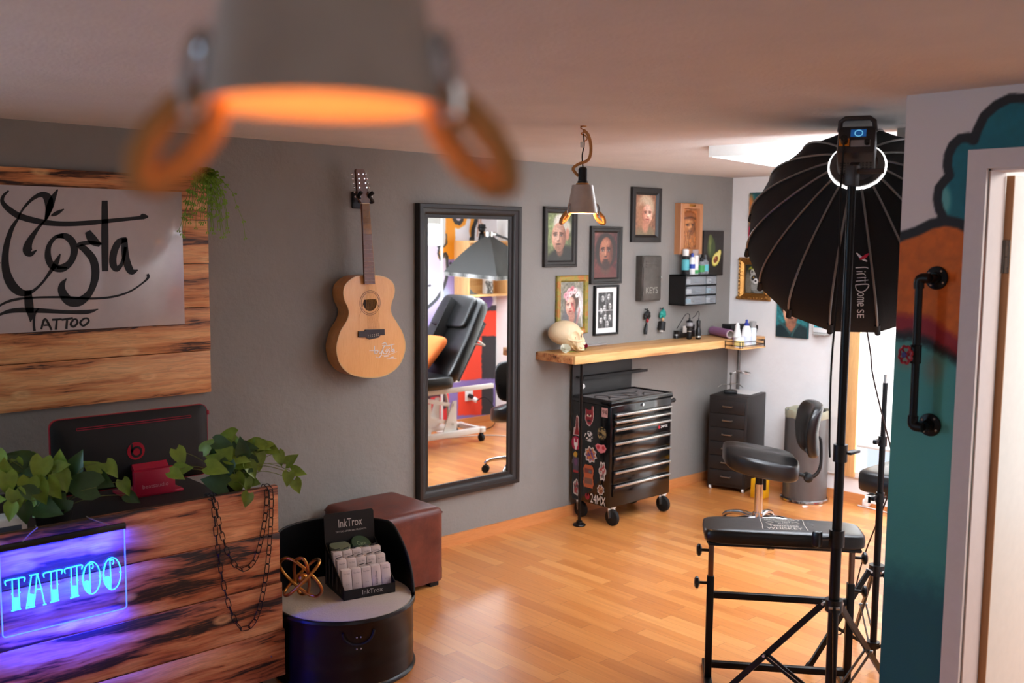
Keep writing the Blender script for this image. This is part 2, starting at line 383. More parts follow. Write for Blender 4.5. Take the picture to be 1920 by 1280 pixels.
# far white wall with the tall window
st(MB().box(6.07, 6.17, 3.3, 4.35, 0, HC).box(6.07, 6.17, 2.3, 3.3, 0, .17).box(6.07, 6.17, 2.3, 3.3, 1.97, HC), 'wall_right', M_WHITE)
st(MB().box(6.27, 6.37, 1.36, 2.4, 0, HC), 'wall_recess', M_WHITE)
M_GLASS = H('thin_window_glass'); _g = M_GLASS
_tr = _g.n('ShaderNodeBsdfTransparent'); _gl = _g.n('ShaderNodeBsdfGlossy', {'Roughness': .02}); _mx = _g.n('ShaderNodeMixShader', {'Fac': .06})
_g.t.links.new(_tr.outputs[0], _mx.inputs[1]); _g.t.links.new(_gl.outputs[0], _mx.inputs[2]); _g.t.links.new(_mx.outputs[0], _g.t.nodes['Material Output'].inputs[0]); M_GLASS = _g.m
_b = H('blind_fabric'); _d = _b.n('ShaderNodeBsdfDiffuse', {'Color': S(232, 230, 226)}); _t = _b.n('ShaderNodeBsdfTranslucent', {'Color': S(236, 234, 230)}); _mx = _b.n('ShaderNodeMixShader', {'Fac': .55})
_b.t.links.new(_d.outputs[0], _mx.inputs[1]); _b.t.links.new(_t.outputs[0], _mx.inputs[2]); _b.t.links.new(_mx.outputs[0], _b.t.nodes['Material Output'].inputs[0]); M_BLIND = _b.m
win = st(MB().box(6.05, 6.09, 3.28, 3.415, .172, 2.0).box(6.05, 6.09, 2.3, 3.28, 1.93, 2.0).box(6.05, 6.09, 2.3, 3.28, .172, .21).box(6.05, 6.09, 2.3, 2.36, .21, 1.93), 'window_1', M_WLAC)
o = MB(world=True).box(6.12, 6.126, 2.36, 3.28, .21, 1.93).build('window_pane', M_GLASS, win)
o = MB(world=True).box(6.035, 6.06, 3.205, 3.28, .175, 1.93, .003).build('wooden_post', M_PINEZ, win)
bl = thing('roller_blind', 'white roller blind half drawn over the tall window of the far wall', 'blind', (6.045, 2.8, 1.9))
MB(world=True).box(6.036, 6.0385, 2.42, 3.19, .40, 1.91).build('blind_cloth', M_BLIND, bl); MB(world=True).box(6.030, 6.044, 2.42, 3.19, .385, .40, .003).build('hem_bar', M_WLAC, bl)
MB(world=True).cyl((6.04, 2.4, 1.92), (6.04, 3.2, 1.92), .018).build('roller', M_WPL, bl)
# windows of the front room behind the camera
wl = st(MB().box(-1.6, -1.55, 4.24, 4.32, .85, 2).box(-.55, -.5, 4.24, 4.32, .85, 2).box(-1.55, -.55, 4.24, 4.32, .85, .90).box(-1.55, -.55, 4.24, 4.32, 1.95, 2), 'window_2', M_WLAC)
MB(world=True).box(-1.55, -.55, 4.30, 4.306, .90, 1.95).build('window_pane', M_GLASS, wl)
# baseboards
st(MB().box(2.45, 6.055, 4.235, 4.25, 0, .065), 'baseboard_back', M_BASEB)
st(MB().box(6.055, 6.07, 2.4, 4.235, 0, .065), 'baseboard_right', m_wood('oak_baseboard_side', (214, 142, 84), (200, 124, 66), (176, 100, 48), (.6, .9), 'y', .4, knots=False))
st(MB().box(3.14, 6.27, 1.46, 1.475, 0, .06), 'baseboard_front', M_BASEB)

# wall with the door: painted front, opening, trim, open door leaf
D0, D1, DZ = .33, 1.225, 1.937
wi = st(MB().box(3.024, 3.14, D1, 1.485, 0, HC).box(3.024, 3.14, D0, D1, DZ, HC).box(3.024, 3.14, -2.4, D0, 0, HC), 'wall_inner', M_WHITE)
z7 = lambda x, y: (lambda p: (-p.y, p.z))(onX(1640+x/2.2857, 160+y/2.2857, 3.022))
z8 = lambda x, y: (lambda p: (-p.y, p.z))(onX(1640+x/2.207, 700+y/2.207, 3.022))
def column_art(u, v):
    a = -1.485+u*1.285; z = v*HC; n = (vnoise(u, v, 60, 100, 3)-.5)
    im = fill(u.shape, C(224, 216, 214))
    cloud = [z7(*p) for p in [(640, 55), (580, 55), (520, 85), (470, 130), (440, 190), (425, 235), (400, 222), (365, 228), (335, 255), (315, 300), (312, 350), (320, 388), (298, 410), (275, 440), (268, 490), (275, 530), (292, 568)]]
    hor = [z7(*p) for p in [(60, 670), (120, 645), (180, 625), (240, 595), (300, 580), (360, 590), (400, 610), (470, 640), (560, 700), (640, 760)]]
    cm = inside(a, z, cloud+hor[5:]+[(.2, .9), (.2, HC)])
    teal = C(8, 108, 122)*(1+n[..., None]*.15)
    im = im*(1-cm[..., None])+teal*cm[..., None]
    im = over(im, ell(a, z, *z7(298, 490), .02, .045, .1, .5)*.8*cm, C(120, 190, 185))
    om = inside(a, z, hor+[(1, hor[-1][1]), (1, 0), (-1.6, 0), (-1.6, hor[0][1])])
    im = im*(1-om[..., None])+(C(214, 104, 10)*(1+n[..., None]*.2))*om[..., None]
    redb = [z7(*p) for p in [(90, 985), (180, 985), (240, 1000), (310, 1050), (380, 1090), (460, 1150), (640, 1290)]]
    blk = [z7(*p) for p in [(90, 1050), (170, 1055), (240, 1085), (310, 1130), (380, 1180), (460, 1240), (640, 1380)]]
    tl = [z7(*p) for p in [(90, 1085), (170, 1095), (240, 1125), (310, 1165), (380, 1215), (460, 1280), (640, 1420)]]
    def below(L): return inside(a, z, L+[(1, L[-1][1]), (1, -1), (-1.6, -1), (-1.6, L[0][1])])
    j = n*.02
    for L, c in ((redb, C(150, 22, 34)), (blk, C(22, 20, 24)), (tl, C(76, 158, 152))):
        m = below(L); d = ldist(a, z+j, L); s_ = np.where(m > .5, .5+.5*np.clip(d/.012, 0, 1), .5-.5*np.clip(d/.012, 0, 1)); im = over(im, s_, c)
    im = over(im, ell(a, z, *z7(135, 1165), .03, .03, 0, .8)*.35, C(190, 90, 60)); im = over(im, ell(a, z, *z7(250, 1215), .03, .04, 0, .8)*.3, C(190, 90, 60))
    zb = z8(150, 850)[1]; im = over(im, 1-sm(z+n*.05, zb-.09, zb+.09), C(10, 78, 92))
    zc = z8(150, 300)[1]; im = over(im, (1-sm(z+n*.05, zb, zc))*.35, C(30, 110, 116))
    im = over(im, line(a+n*.004, z+n*.004, cloud, .028, .22), C(24, 22, 26)); im = over(im, line(a+n*.004, z+n*.004, hor, .03, .3), C(24, 22, 26))
    return im
def keep_wall(u, v):
    y = 1.485-u*1.285; z = v*HC; return ~((y < D1) & (y > D0) & (z < DZ))
grid_paint('graffiti_paint', column_art, (3.022, 1.485, 0), (0, -1.285, 0), (0, 0, HC), 300, 434, M_SPRAY, wi, keep_wall)
MB(world=True).box(3.022, 3.024, 1.4845, 1.485, 0, HC).build('wall_edge', M_WHITE, wi)
tw, tp = .056, .016
st(MB().box(3.022-tp, 3.0235, D1, D1+tw, 0, DZ).box(3.022-tp, 3.0235, D0-tw, D1+tw, DZ, DZ+tw).box(3.022-tp, 3.0235, D0-tw, D0, 0, DZ).box(3.0235, 3.135, D1-.006, D1, 0, DZ).box(3.0235, 3.135, D0, D0+.006, 0, DZ).box(3.0235, 3.135, D0, D1, DZ-.006, DZ), 'trim_1', flat('door_trim_paint', (218, 206, 204), .45))
dr = st(MB().box(3.150, 3.93, 1.1985, 1.2215, .01, DZ-.015, .002), 'door_1', M_WLAC)
MB(world=True).box(3.146, 3.150, 1.1985, 1.2215, .01, DZ-.015).build('leaf_edge', flat('door_edge_wood', (186, 138, 96), .5), dr)
for hz in (1.68, .27):
    hg = MB(world=True).box(3.143, 3.1465, 1.2, 1.219, hz-.05, hz+.05, .002).cyl((3.143, 1.218, hz-.05), (3.143, 1.218, hz+.05), .004, n=12)
    for dz in (-.035, .0, .035): hg.sph((3.143, 1.205+.004*(dz == 0), hz+dz), .002, 8, 6)
    hg.build('hinge', flat('hinge_steel', (120, 112, 104), .35, .9), dr)

# painted wall of the studio, seen in the mirror
YS, YG = 1.46, 4.24
def mir(x, y): p = onY(x, y, 2*YG-YS); return (p.x, p.z)
m7 = lambda x, y: mir(780+x/6.095, 390+y/6.095)
m8 = lambda x, y: mir(780+x/4.925, 660+y/4.925)
GX0, GX1 = 4.2, 6.27
st(MB().box(3.14, 6.27, 1.36, 1.458, 0, HC), 'wall_front', M_WHITE)
def studio_art(u, v):
    a = GX1-u*(GX1-GX0); z = v*HC; n = vnoise(u, v, 60, 60, 9)-.5; j = n*.012; a_ = a+j; z_ = z+j
    im = fill(u.shape, C(232, 226, 230))
    L = lambda f, P: [f(*p) for p in P]
    bal = L(m7, [(330, 520), (355, 590), (362, 690), (352, 790), (325, 880), (285, 965), (235, 1040), (180, 1095), (125, 1140)])
    pur = inside(a, z, L(m7, [(330, 430), (460, 600), (500, 1100), (125, 1500), (-900, 1500), (-900, 430)]))
    im = over(im, pur, C(150, 132, 190))
    im = over(im, inside(a, z, bal+L(m7, [(-600, 1300), (-900, 900), (-900, 430), (300, 430)])), C(222, 210, 232))
    lb = m7(0, 1000); im = over(im, ell(a, z, lb[0]-.0, lb[1], .35, .2, 0, .6)*.5*pur, C(240, 236, 244))
    im = over(im, ell(a, z, *m7(330, 1000), .06, .07, 0, .5)*.7, C(180, 200, 220))
    im = over(im, line(a_, z_, bal, .034, .25), C(66, 70, 74)); im = over(im, line(a_, z_, L(m7, [(60, 892), (130, 890), (165, 884)]), .02, .3), C(80, 82, 86))
    o1 = C(240, 150, 20)
    im = over(im, line(a_, z_, L(m7, [(392, 40), (392, 430), (405, 520)]), .11, .15), o1)
    im = over(im, line(a_, z_, L(m7, [(385, 440), (320, 480), (288, 540)]), .075, .2), o1)
    im = over(im, line(a_, z_, L(m7, [(410, 180), (480, 205), (545, 170), (570, 60)]), .05, .3), o1)
    im = over(im, line(a_, z_, L(m7, [(655, 40), (640, 160), (625, 260), (640, 350)]), .04, .3), o1)
    im = over(im, ell(a, z, *m7(480, 120), .045, .05, 0, .3), C(200, 180, 190))
    im = over(im, line(a_, z_, L(m7, [(430, 40), (436, 120), (462, 165), (500, 172), (525, 140), (535, 40)]), .036, .2), C(40, 38, 40))
    im = over(im, line(a_, z_, L(m7, [(692, 40), (685, 150), (655, 230), (648, 300), (650, 380)]), .045, .2), C(38, 37, 40))
    for P in ([(720, 60), (715, 200), (700, 320)], [(745, 60), (740, 160), (760, 260)]): im = over(im, line(a_, z_, L(m7, P), .016, .5)*.8, C(190, 130, 100))
    im = over(im, line(a_, z_, L(m7, [(760, 190), (790, 320)]), .02, .4), C(220, 150, 60))
    im = over(im, line(a_, z_, L(m7, [(345, 300), (352, 400), (318, 438), (250, 440)]), .018, .25), C(42, 42, 46))
    im = over(im, line(a_, z_, L(m7, [(262, 460), (255, 520), (278, 582), (310, 560), (322, 520), (345, 515), (360, 560)]), .022, .25), C(42, 42, 46))
    im = over(im, line(a_, z_, L(m7, [(390, 630), (430, 660)]), .022, .25), C(42, 42, 46))
    # lower part
    low = inside(a, z, L(m7, [(700, 1150), (1400, 1150)])+L(m8, [(1500, 900), (-900, 900), (-900, -60), (300, -60)]))
    im = over(im, low, C(232, 66, 40)*(1+0*n[..., None]))
    im = over(im, inside(a, z, L(m8, [(-900, 200), (290, 250), (290, 900), (-900, 900)]))*.8, C(186, 28, 40))
    im = over(im, inside(a_, z_, L(m8, [(605, -150), (1000, -150), (1000, 900), (605, 900)])), C(48, 46, 50))
    im = over(im, inside(a_, z_, L(m7, [(780, 1112), (1200, 1105), (1200, 1176), (775, 1176)])), C(58, 56, 62))
    im = over(im, ell(a_, z_, *m7(800, 1060), .085, .075, 0, .12), C(126, 100, 168))
    for P, w_ in (([(280, 310), (480, 300), (600, 285), (735, 285), (760, 300)], .085), ([(345, 280), (345, 420), (345, 560), (330, 660)], .11), ([(345, 610), (560, 605), (735, 600)], .05), ([(722, 280), (722, 600)], .022)):
        im = over(im, line(a_, z_, L(m8, P), w_, .25), C(132, 112, 176))
    im = over(im, line(a_, z_, L(m8, [(110, 450), (120, 395), (190, 385), (255, 400), (262, 500)]), .05, .3), C(60, 34, 40))
    return im
grid_paint('graffiti_paint', studio_art, (GX1, YS, 0), (GX0-GX1, 0, 0), (0, 0, HC), 340, 360, M_SPRAY, bpy.data.objects['wall_front'])
wx, wz0 = m7(310, 85)[0], m7(200, 430)[1]; px1 = m7(262, 300)[0]; pz1 = m7(200, 180)[1]
w3 = st(MB().box(px1, wx, 1.459, 1.475, wz0, 2.1).box(wx-.9, px1, 1.459, 1.475, pz1, 2.1).box(wx-.9, px1-.62, 1.459, 1.475, wz0, pz1), 'window_3', flat('window_frame_grey', (206, 206, 200), .5))
MB(world=True).box(px1-.62, px1, 1.459, 1.463, wz0, pz1).build('window_pane', flat('lit_frosted_pane', (240, 242, 245), .5, emit=1.6, ecol=(245, 248, 255)), w3)

# ================================================================== CEILING LIGHTS
def led_panel(label, org, u, v, lu, lv, strength):
    u = Vector((u[0], u[1], 0)).normalized(); v = Vector((v[0], v[1], 0)).normalized(); o0 = Vector(org)
    t = thing('ceiling_light_panel', label, 'ceiling light', tuple(o0+u*lu/2+v*lv/2)); c = [o0, o0+u*lu, o0+u*lu+v*lv, o0+v*lv]
    dn = Vector((0, 0, -1)); i = .012; ins = [o0+u*i+v*i, o0+u*(lu-i)+v*i, o0+u*(lu-i)+v*(lv-i), o0+u*i+v*(lv-i)]
    MB(world=True).loops([[p for p in c], [p+dn*.052 for p in c], [p+dn*.052 for p in ins], [p+dn*.047 for p in ins]], cap0=True).build('frame', M_WLAC, t)
    MB(world=True).add([p+dn*.0475 for p in ins], [(0, 1, 2, 3)]).build('diffuser', flat('panel_diffuser', (245, 245, 245), .5, emit=strength, ecol=(232, 242, 255)), t, smooth=False)
PU, PV = (.985, .172), (.172, -.985)
led_panel('flat white ceiling light panel above the wooden bar, left of the black umbrella softbox', (3.965, 2.92, HC), PU, PV, 1.2, .6, 13.)
led_panel('flat white ceiling light panel showing behind the top of the black umbrella softbox', (3.86, 1.93, HC), PU, (.1, -.99), 1.2, .36, 13.)

# ================================================================== BUCKET LAMPS
def bucket_lamp(label, loc, rz, rope_pts, bulb_strength, power):
    t = thing('bucket_pendant_lamp', label, 'lamp', loc, rz)
    zt = HC-loc[2]
    MB().lathe([(.0622, .0), (.0635, .002), (.0622, .004), (.0425, .112), (.040, .1135), (.012, .1135)], 48).build('bucket', M_STEEL, t)
    MB().lathe([(.012, .1125), (.039, .1125), (.0412, .1115), (.0605, .004), (.0612, .0015), (.0622, 0)], 48).build('bucket_inside', flat('bucket_inside', (206, 178, 150), .8), t)
    MB().lathe([(.0, .186), (.012, .184), (.0175, .178), (.018, .130), (.021, .128), (.021, .114), (.0, .114)], 24).build('socket', M_MATT, t)
    MB().lathe([(.021, .1145), (.026, .1165), (.026, .1195), (.021, .1215)], 24).build('rope_collar', M_ROPE, t)
    b = MB().lathe([(0, .020), (.012, .024), (.021, .036), (.023, .050), (.018, .068), (.013, .080), (.013, .112), (0, .112)], 20)
    b.build('bulb', flat('warm_bulb_%d' % int(bulb_strength), (255, 214, 150), .4, emit=bulb_strength, ecol=(255, 168, 96) if bulb_strength < 200 else (255, 206, 138)), t)
    for s_ in (-1, 1):
        x = s_*.060
        MB().tube([(x*.97, -.010, .034), (x*1.06, -.012, .034), (x*1.13, -.014, .016), (x*1.16, -.012, -.004), (x*1.06, -.010, -.004), (x*1.0, -.008, .012)], .0036, 8, True, spl=4).build('handle_eyelet', M_CHROME, t)
        c = Vector((s_*.0765, -.004, -.0165)); ax = Vector((s_*.62, -.05, -.78)).normalized(); ay = Vector((s_*.62, -.5, .45)).normalized()
        P = [c+ax*.0285*math.cos(a)+ay*.0115*math.sin(a) for a in np.linspace(0, 2*PI, 22)[:-1]]
        MB().tube(P, [.0078+.0006*math.sin(9*i) for i in range(21)], 10, True).build('rope_loop', M_ROPE, t)
    MB().tube([(.0, 0, .184), (-.003, .002, .23), (.004, 0, .27), (0, 0, zt-.03)], .0028, 8, spl=6).build('cable', M_MATT, t)
    MB().tube([Vector(p) for p in rope_pts], .0062, 10, spl=8).build('rope', M_ROPE, t)
    MB().tube([(0, 0, zt), (-.012, 0, zt-.008), (.010, .004, zt-.02), (-.010, 0, zt-.03), (.012, 0, zt-.04), (.016, 0, zt-.052), (.004, 0, zt-.060)], .0022, 8, spl=5).lathe([(0, zt), (.014, zt), (.012, zt-.004), (0, zt-.004)], 20).build('ceiling_hook', M_BRASS, t)
    MB().box(-.012, .004, -.004, .004, zt-.085, zt-.062, .003).build('cable_block', M_WPL, t)
    return t
RZ = math.atan2(-.678, .735)
bucket_lamp('metal bucket pendant lamp with glowing rope loops hanging before the portraits', (2.945, 2.782, 1.826), RZ+.35, [(.0, .0, .33), (.022, 0, .31), (.034, 0, .26), (.024, 0, .215), (-.02, 0, .195), (-.042, 0, .178), (-.03, .012, .165), (-.012, .016, .15)], 520, 1.6)
bucket_lamp('big blurred metal bucket pendant lamp close to the camera with orange rope loops', (.288, .458, 1.787), RZ+.02, [(.0, .0, .37), (.022, 0, .34), (.034, 0, .28), (.024, 0, .225), (-.02, 0, .2), (-.042, 0, .182), (-.03, .012, .168), (-.012, .016, .15)], 17, .55)

# ================================================================== SIGN WALL
t = thing('wooden_sign_board', 'wide charred pine plank board on the grey wall behind the lettered sign panel', 'sign board', (1.4, 4.25, 1.0))
zs = [1.017, 1.21, 1.405, 1.60, 1.793, 1.987]
m = MB(world=True); rr = random.Random(3)
for a, b in zip(zs[:-1], zs[1:]): m.box(.72, 2.038+rr.uniform(-.004, .004), 4.222, 4.248, a+.0015, b-.0015, .002)
m.build('planks', M_BURNL, t)
PY = 4.204
zz = lambda x, y: onY(x/2.4615, 280+y/2.4615, PY)
t = thing('lettered_sign_panel', 'white acrylic panel with black calligraphy lettering on the plank board', 'sign', (1.4, PY, 1.33))
a, b = zz(-260, 850), zz(838, 191)
MB(world=True).box(a.x, b.x, PY, PY+.012, 1.336, 1.914, .001).build('panel', flat('white_acrylic', (192, 184, 183), .12, coat=.6), t)
for X in (a.x+.05, b.x-.04):
    for Z in (1.37, 1.88): MB(world=True).cyl((X, PY+.012, Z), (X, 4.221, Z), .008).build('standoff', M_CHROME, t)
M_INK = flat('black_vinyl', (16, 15, 16), .35)
ST = [[(40, 190, 6), (15, 215, 12), (12, 245, 16), (45, 280, 22), (100, 312, 24), (200, 336, 21), (300, 344, 19), (420, 338, 18), (540, 326, 15), (640, 316, 14), (660, 310, 22), (684, 311, 6)],
 [(85, 312, 6), (108, 272, 9), (150, 228, 13), (192, 208, 20), (220, 225, 34), (226, 268, 28), (212, 322, 10)],
 [(88, 312, 8), (52, 370, 17), (27, 460, 24), (26, 550, 30), (50, 618, 36), (92, 658, 30), (140, 660, 14), (190, 620, 9), (228, 570, 12), (258, 525, 20), (278, 482, 4)],
 [(266, 184, 5), (243, 228, 22), (228, 270, 26), (210, 325, 8)], [(295, 275, 3), (262, 294, 16), (236, 306, 6)],
 [(213, 322, 6), (172, 368, 13), (134, 428, 26), (127, 468, 36), (143, 482, 20), (169, 464, 4)],
 [(262, 402, 12), (300, 400, 24), (332, 425, 28), (343, 470, 27), (325, 520, 24), (285, 548, 30), (243, 540, 26), (222, 498, 25), (226, 445, 18), (255, 406, 14), (292, 398, 18)], [(262, 545, 14), (308, 546, 5)],
 [(404, 378, 22), (428, 418, 36), (462, 442, 16)], [(470, 436, 8), (418, 430, 15), (364, 440, 18), (392, 462, 26), (430, 510, 30), (440, 580, 30), (417, 656, 24), (370, 700, 34), (320, 700, 36), (288, 660, 32), (286, 625, 22), (306, 596, 3)],
 [(483, 236, 22), (484, 400, 27), (485, 562, 24)],
 [(585, 415, 18), (548, 428, 24), (524, 480, 27), (522, 530, 27), (540, 552, 20), (565, 520, 13), (579, 450, 12)], [(574, 410, 22), (580, 500, 28), (604, 562, 26), (636, 556, 3)],
 [(-60, 770, 6), (0, 720, 8), (60, 695, 10), (150, 684, 8), (300, 682, 9), (420, 688, 9), (520, 680, 8), (600, 655, 7), (660, 615, 6), (684, 590, 10), (680, 575, 10)],
 [(-60, 800, 6), (0, 762, 9), (60, 744, 17), (150, 742, 19), (300, 750, 14), (400, 750, 16), (453, 737, 3)],
 [(128, 650, 26), (134, 720, 34), (142, 766, 22), (140, 796, 3)],
 [(180, 732, 3), (160, 760, 9), (156, 800, 9), (159, 838, 10)], [(190, 830, 7), (208, 782, 9), (238, 833, 8)], [(200, 812, 6), (230, 810, 6)],
 [(240, 786, 8), (284, 783, 8)], [(262, 786, 7), (258, 832, 9)], [(284, 786, 8), (336, 778, 8)], [(310, 784, 7), (306, 828, 9)],
 [(340, 784, 7), (326, 806, 8), (340, 818, 8), (357, 800, 8), (352, 784, 7), (338, 784, 6)], [(388, 780, 7), (370, 798, 8), (384, 814, 8), (408, 796, 8), (404, 780, 7), (386, 780, 6)], [(-22, 520, 14), (2, 524, 4)]]
m = MB(world=True)
for P in ST: m.stroke([(x, y, w_*1.22) for x, y, w_ in P], zz)
m.build('lettering', M_INK, t, smooth=False)
# fern on the board's corner
M_FERN = flat('fern_green', (112, 150, 40), .55, var=.4); M_LEAF = flat('pothos_leaf', (122, 148, 52), .4, var=.45); M_LEAFD = flat('pothos_leaf_dark', (58, 86, 44), .4, var=.4)
m = MB(); r = random.Random(11); tops = onY(372, 326, 4.214)
for k in range(34):
    an = r.uniform(-1.3, 1.3); ln = r.uniform(.12, .28); P = []; sw = math.sin(an)*r.uniform(.5, 1.)
    for i in range(9):
        q = i/8; P.append(tops+Vector((sw*ln*.7*q, -.02-.10*math.sin(q*2)*r.uniform(.6, 1), .03*math.sin(q*3)-ln*q*q*1.0)))
    m.tube(P, [.0012]*9, 4)
    for i in range(1, 9):
        for s_ in (-1, 1):
            d = (P[i]-P[i-1]).normalized(); side = d.cross(Vector((0, 1, 0))).normalized()*s_; b = P[i]; L = .02*(1-.5*i/8)
            m.add([b, b+side*L+d*L*.9, b+side*L*.35+d*L*1.5], [(0, 1, 2)])
m.box(tops.x-.02, tops.x+.02, 4.208, 4.2225, tops.z-.03, tops.z+.004)
tag(m.build('hanging_fern', M_FERN, smooth=False), 'drooping green artificial fern on the top right corner of the plank board', 'plant')
# ================================================================== GUITAR
G = lambda x, y, Y=4.13: onY(580+x/3.045, 300+y/3.045, Y)
K = lambda x, y, Y=4.118: onY(600+x/5.82, 300+y/5.82, Y)
t = thing('acoustic_guitar', 'natural wood twelve string acoustic guitar hanging on the grey wall', 'guitar', (2.83, 4.13, 1.02))
out = catmull([(315, 659), (262, 667), (216, 700), (196, 742), (200, 795), (221, 842), (227, 876), (214, 920), (180, 975), (160, 1040), (156, 1090), (170, 1150), (205, 1200), (260, 1231), (340, 1242), (420, 1235), (480, 1205), (522, 1160), (545, 1102), (550, 1050), (536, 990), (506, 935), (478, 890), (467, 855), (472, 815), (487, 770), (488, 725), (470, 690), (430, 666), (375, 657)], 4, True)
fr = [G(*p) for p in out]; cx = sum(fr, Vector())/len(fr)
def ringp(P, k, Y): return [Vector((cx.x+(p.x-cx.x)*k, Y, cx.z+(p.z-cx.z)*k)) for p in P]
MB(world=True).loops([ringp(fr, .985, 4.133), ringp(fr, 1, 4.137), ringp(fr, 1, 4.228), ringp(fr, .97, 4.236)], cap0=False, cap1=True).build('body', m_wood('mahogany_side', (206, 142, 84), (182, 116, 62), (140, 82, 42), (.6, .9), 'z', .3, knots=False), t)
hole = G(347, 815); MB(world=True).loops([ringp(fr, .986, 4.132), ringp(fr, .5, 4.1305), [hole+Vector((.041*math.cos(a), 0, .041*math.sin(a))) for a in [math.atan2(p.z-cx.z, p.x-cx.x) for p in fr]]]).build('soundboard', m_wood('spruce_top', (236, 178, 112), (228, 166, 100), (204, 136, 76), (.6, 1.0), 'z', .22, 120, knots=False), t)
MB(world=True).loops([ringp(fr, 1.003, 4.1315), ringp(fr, .985, 4.1312), ringp(fr, .985, 4.1335), ringp(fr, 1.003, 4.1345)]).build('binding', flat('guitar_binding', (214, 176, 120), .35), t)
MB(world=True).lathe([(.041, 0), (.041, .006), (.0, .03)], 32, hole, (0, 1, 0)).build('soundhole', flat('guitar_inside', (46, 24, 14), .8), t)
m = MB(world=True)
for r0 in (.052, .060): m.lathe([(r0, -.0006), (r0+.0025, -.0006), (r0+.0025, -.0002), (r0, -.0002), (r0, -.0006)], 48, hole, (0, 1, 0))
m.build('rosette', flat('rosette_inlay', (96, 66, 40), .4), t)
def slab(pts, f, Y0, Y1, name, mat, par=t, bevel=None):
    P = [f(*p, Y0) for p in pts]; return MB(world=True).loops([P, [Vector((p.x, Y1, p.z)) for p in P]], cap0=True, cap1=True).build(name, mat, par)
MAHO = m_wood('rosewood', (104, 62, 44), (86, 48, 34), (56, 30, 22), (.6, .9), 'z', .35, knots=False)
slab([(460, 474), (540, 474), (603, 1352), (488, 1352)], K, 4.112, 4.122, 'fretboard', MAHO)
slab([(464, 474), (536, 474), (585, 1230), (496, 1230)], K, 4.1225, 4.14, 'neck', m_wood('neck_mahogany', (180, 112, 62), (150, 88, 48), (110, 62, 34), (.6, .9), 'z', .35, knots=False))
hd = slab([(393, 112), (404, 97), (470, 93), (484, 108), (545, 440), (536, 472), (460, 472), (419, 418)], K, 4.126, 4.142, 'headstock', MAHO)
slab([(458, 470), (541, 470), (541, 477), (458, 477)], K, 4.110, 4.122, 'nut', flat('bone', (226, 214, 190), .4))
m = MB(world=True)
for i in range(18):
    y = 553+ (1 - .9439**i)/(1-.9439**17)*(1345-553); q = (y-474)/(1352-474); xl = 460+28*q; xr = 540+63*q
    m.tube([K(xl+2, y, 4.1115), K(xr-2, y, 4.1115)], .0009, 6)
m.build('frets', M_CHROME, t)
m = MB(world=True)
for i in range(12):
    q = .08+.84*i/11; P0 = K(460+80*q, 474, 4.109); a = G(335+70*(i/11), 1000, 4.124); m.tube([P0, a], .0005, 5)
m.build('strings', M_BRASS, t)
m = MB(world=True); 
for i in range(6):
    for (x, y, d) in ((422+6*i*.62, 153+49*i, -1), (472+13*i, 153+49*i, 1)):
        p = K(x, min(y, 420), 4.124); m.cyl(p, p+Vector((0, .012, 0)), .0042, n=12)
        e = K(x+(-73+4*i if d < 0 else 24), min(y, 420), 4.136); m.sph(e, (.006, .0045, .0065), 10, 8)
m.build('tuning_pegs', M_CHROME, t)
slab([(283, 978), (318, 978), (322, 968), (430, 965), (432, 998), (405, 1000), (398, 1012), (345, 1024), (325, 1012), (283, 1012)], G, 4.122, 4.1305, 'bridge', flat('ebony', (28, 20, 18), .35))
m = MB(world=True)
for i in range(6): m.sph(G(338+11*i, 1000-1.6*i, 4.1215), .0022, 8, 6); m.sph(G(338+11*i, 1009-1.6*i, 4.1215), .0022, 8, 6)
m.build('bridge_pins', flat('bone_pins', (220, 208, 184), .4), t)
m = MB(world=True); g = lambda x, y: G(x, y, 4.1295)
for P in ([(342, 1088, 2), (372, 1088, 3), (400, 1090, 2)], [(372, 1060, 3), (372, 1085, 5), (375, 1105, 4), (388, 1100, 4), (390, 1085, 3), (376, 1086, 2)], [(398, 1085, 3), (402, 1105, 4), (414, 1088, 3)], [(414, 1086, 4), (410, 1112, 5), (396, 1128, 4), (380, 1122, 2)],
    [(414, 1050, 3), (432, 1042, 5), (440, 1055, 3), (422, 1070, 5), (420, 1095, 6), (432, 1106, 4), (446, 1095, 2)], [(416, 1058, 3), (450, 1058, 4), (486, 1050, 4)], [(440, 1080, 4), (436, 1092, 4), (446, 1092, 4), (448, 1080, 3), (440, 1078, 3)], [(458, 1074, 4), (452, 1082, 3), (458, 1094, 4), (448, 1108, 3)], [(468, 1050, 4), (466, 1092, 4)], [(478, 1078, 4), (472, 1090, 4), (480, 1090, 3), (482, 1076, 3), (486, 1094, 4)],
    [(410, 1116, 2), (450, 1112, 2), (500, 1092, 2)], [(425, 1120, 5), (452, 1118, 5)], [(440, 1136, 2), (470, 1131, 3), (498, 1133, 2)], [(462, 1126, 4), (482, 1124, 4)]):
    m.stroke(P, g, 4, .0006)
m.build('lettering', flat('white_pen', (235, 230, 224), .5), t, smooth=False)
h_ = thing('guitar_hook', 'black wall hook with two prongs holding the guitar by its headstock', 'hook', (2.85, 4.25, 1.87))
c = onY(669, 380, 4.25); MB(world=True).box(c.x-.035, c.x+.035, 4.238, 4.249, c.z-.03, c.z+.055, .006).build('plate', M_BLACK, h_)
a = K(455, 385, 4.1); b = K(570, 385, 4.1); y0 = K(510, 450, 4.16)
m = MB(world=True).tube([(c.x, 4.24, y0.z), (c.x+.05, 4.20, y0.z), (y0.x, 4.155, y0.z-.004)], .006, 10, spl=5)
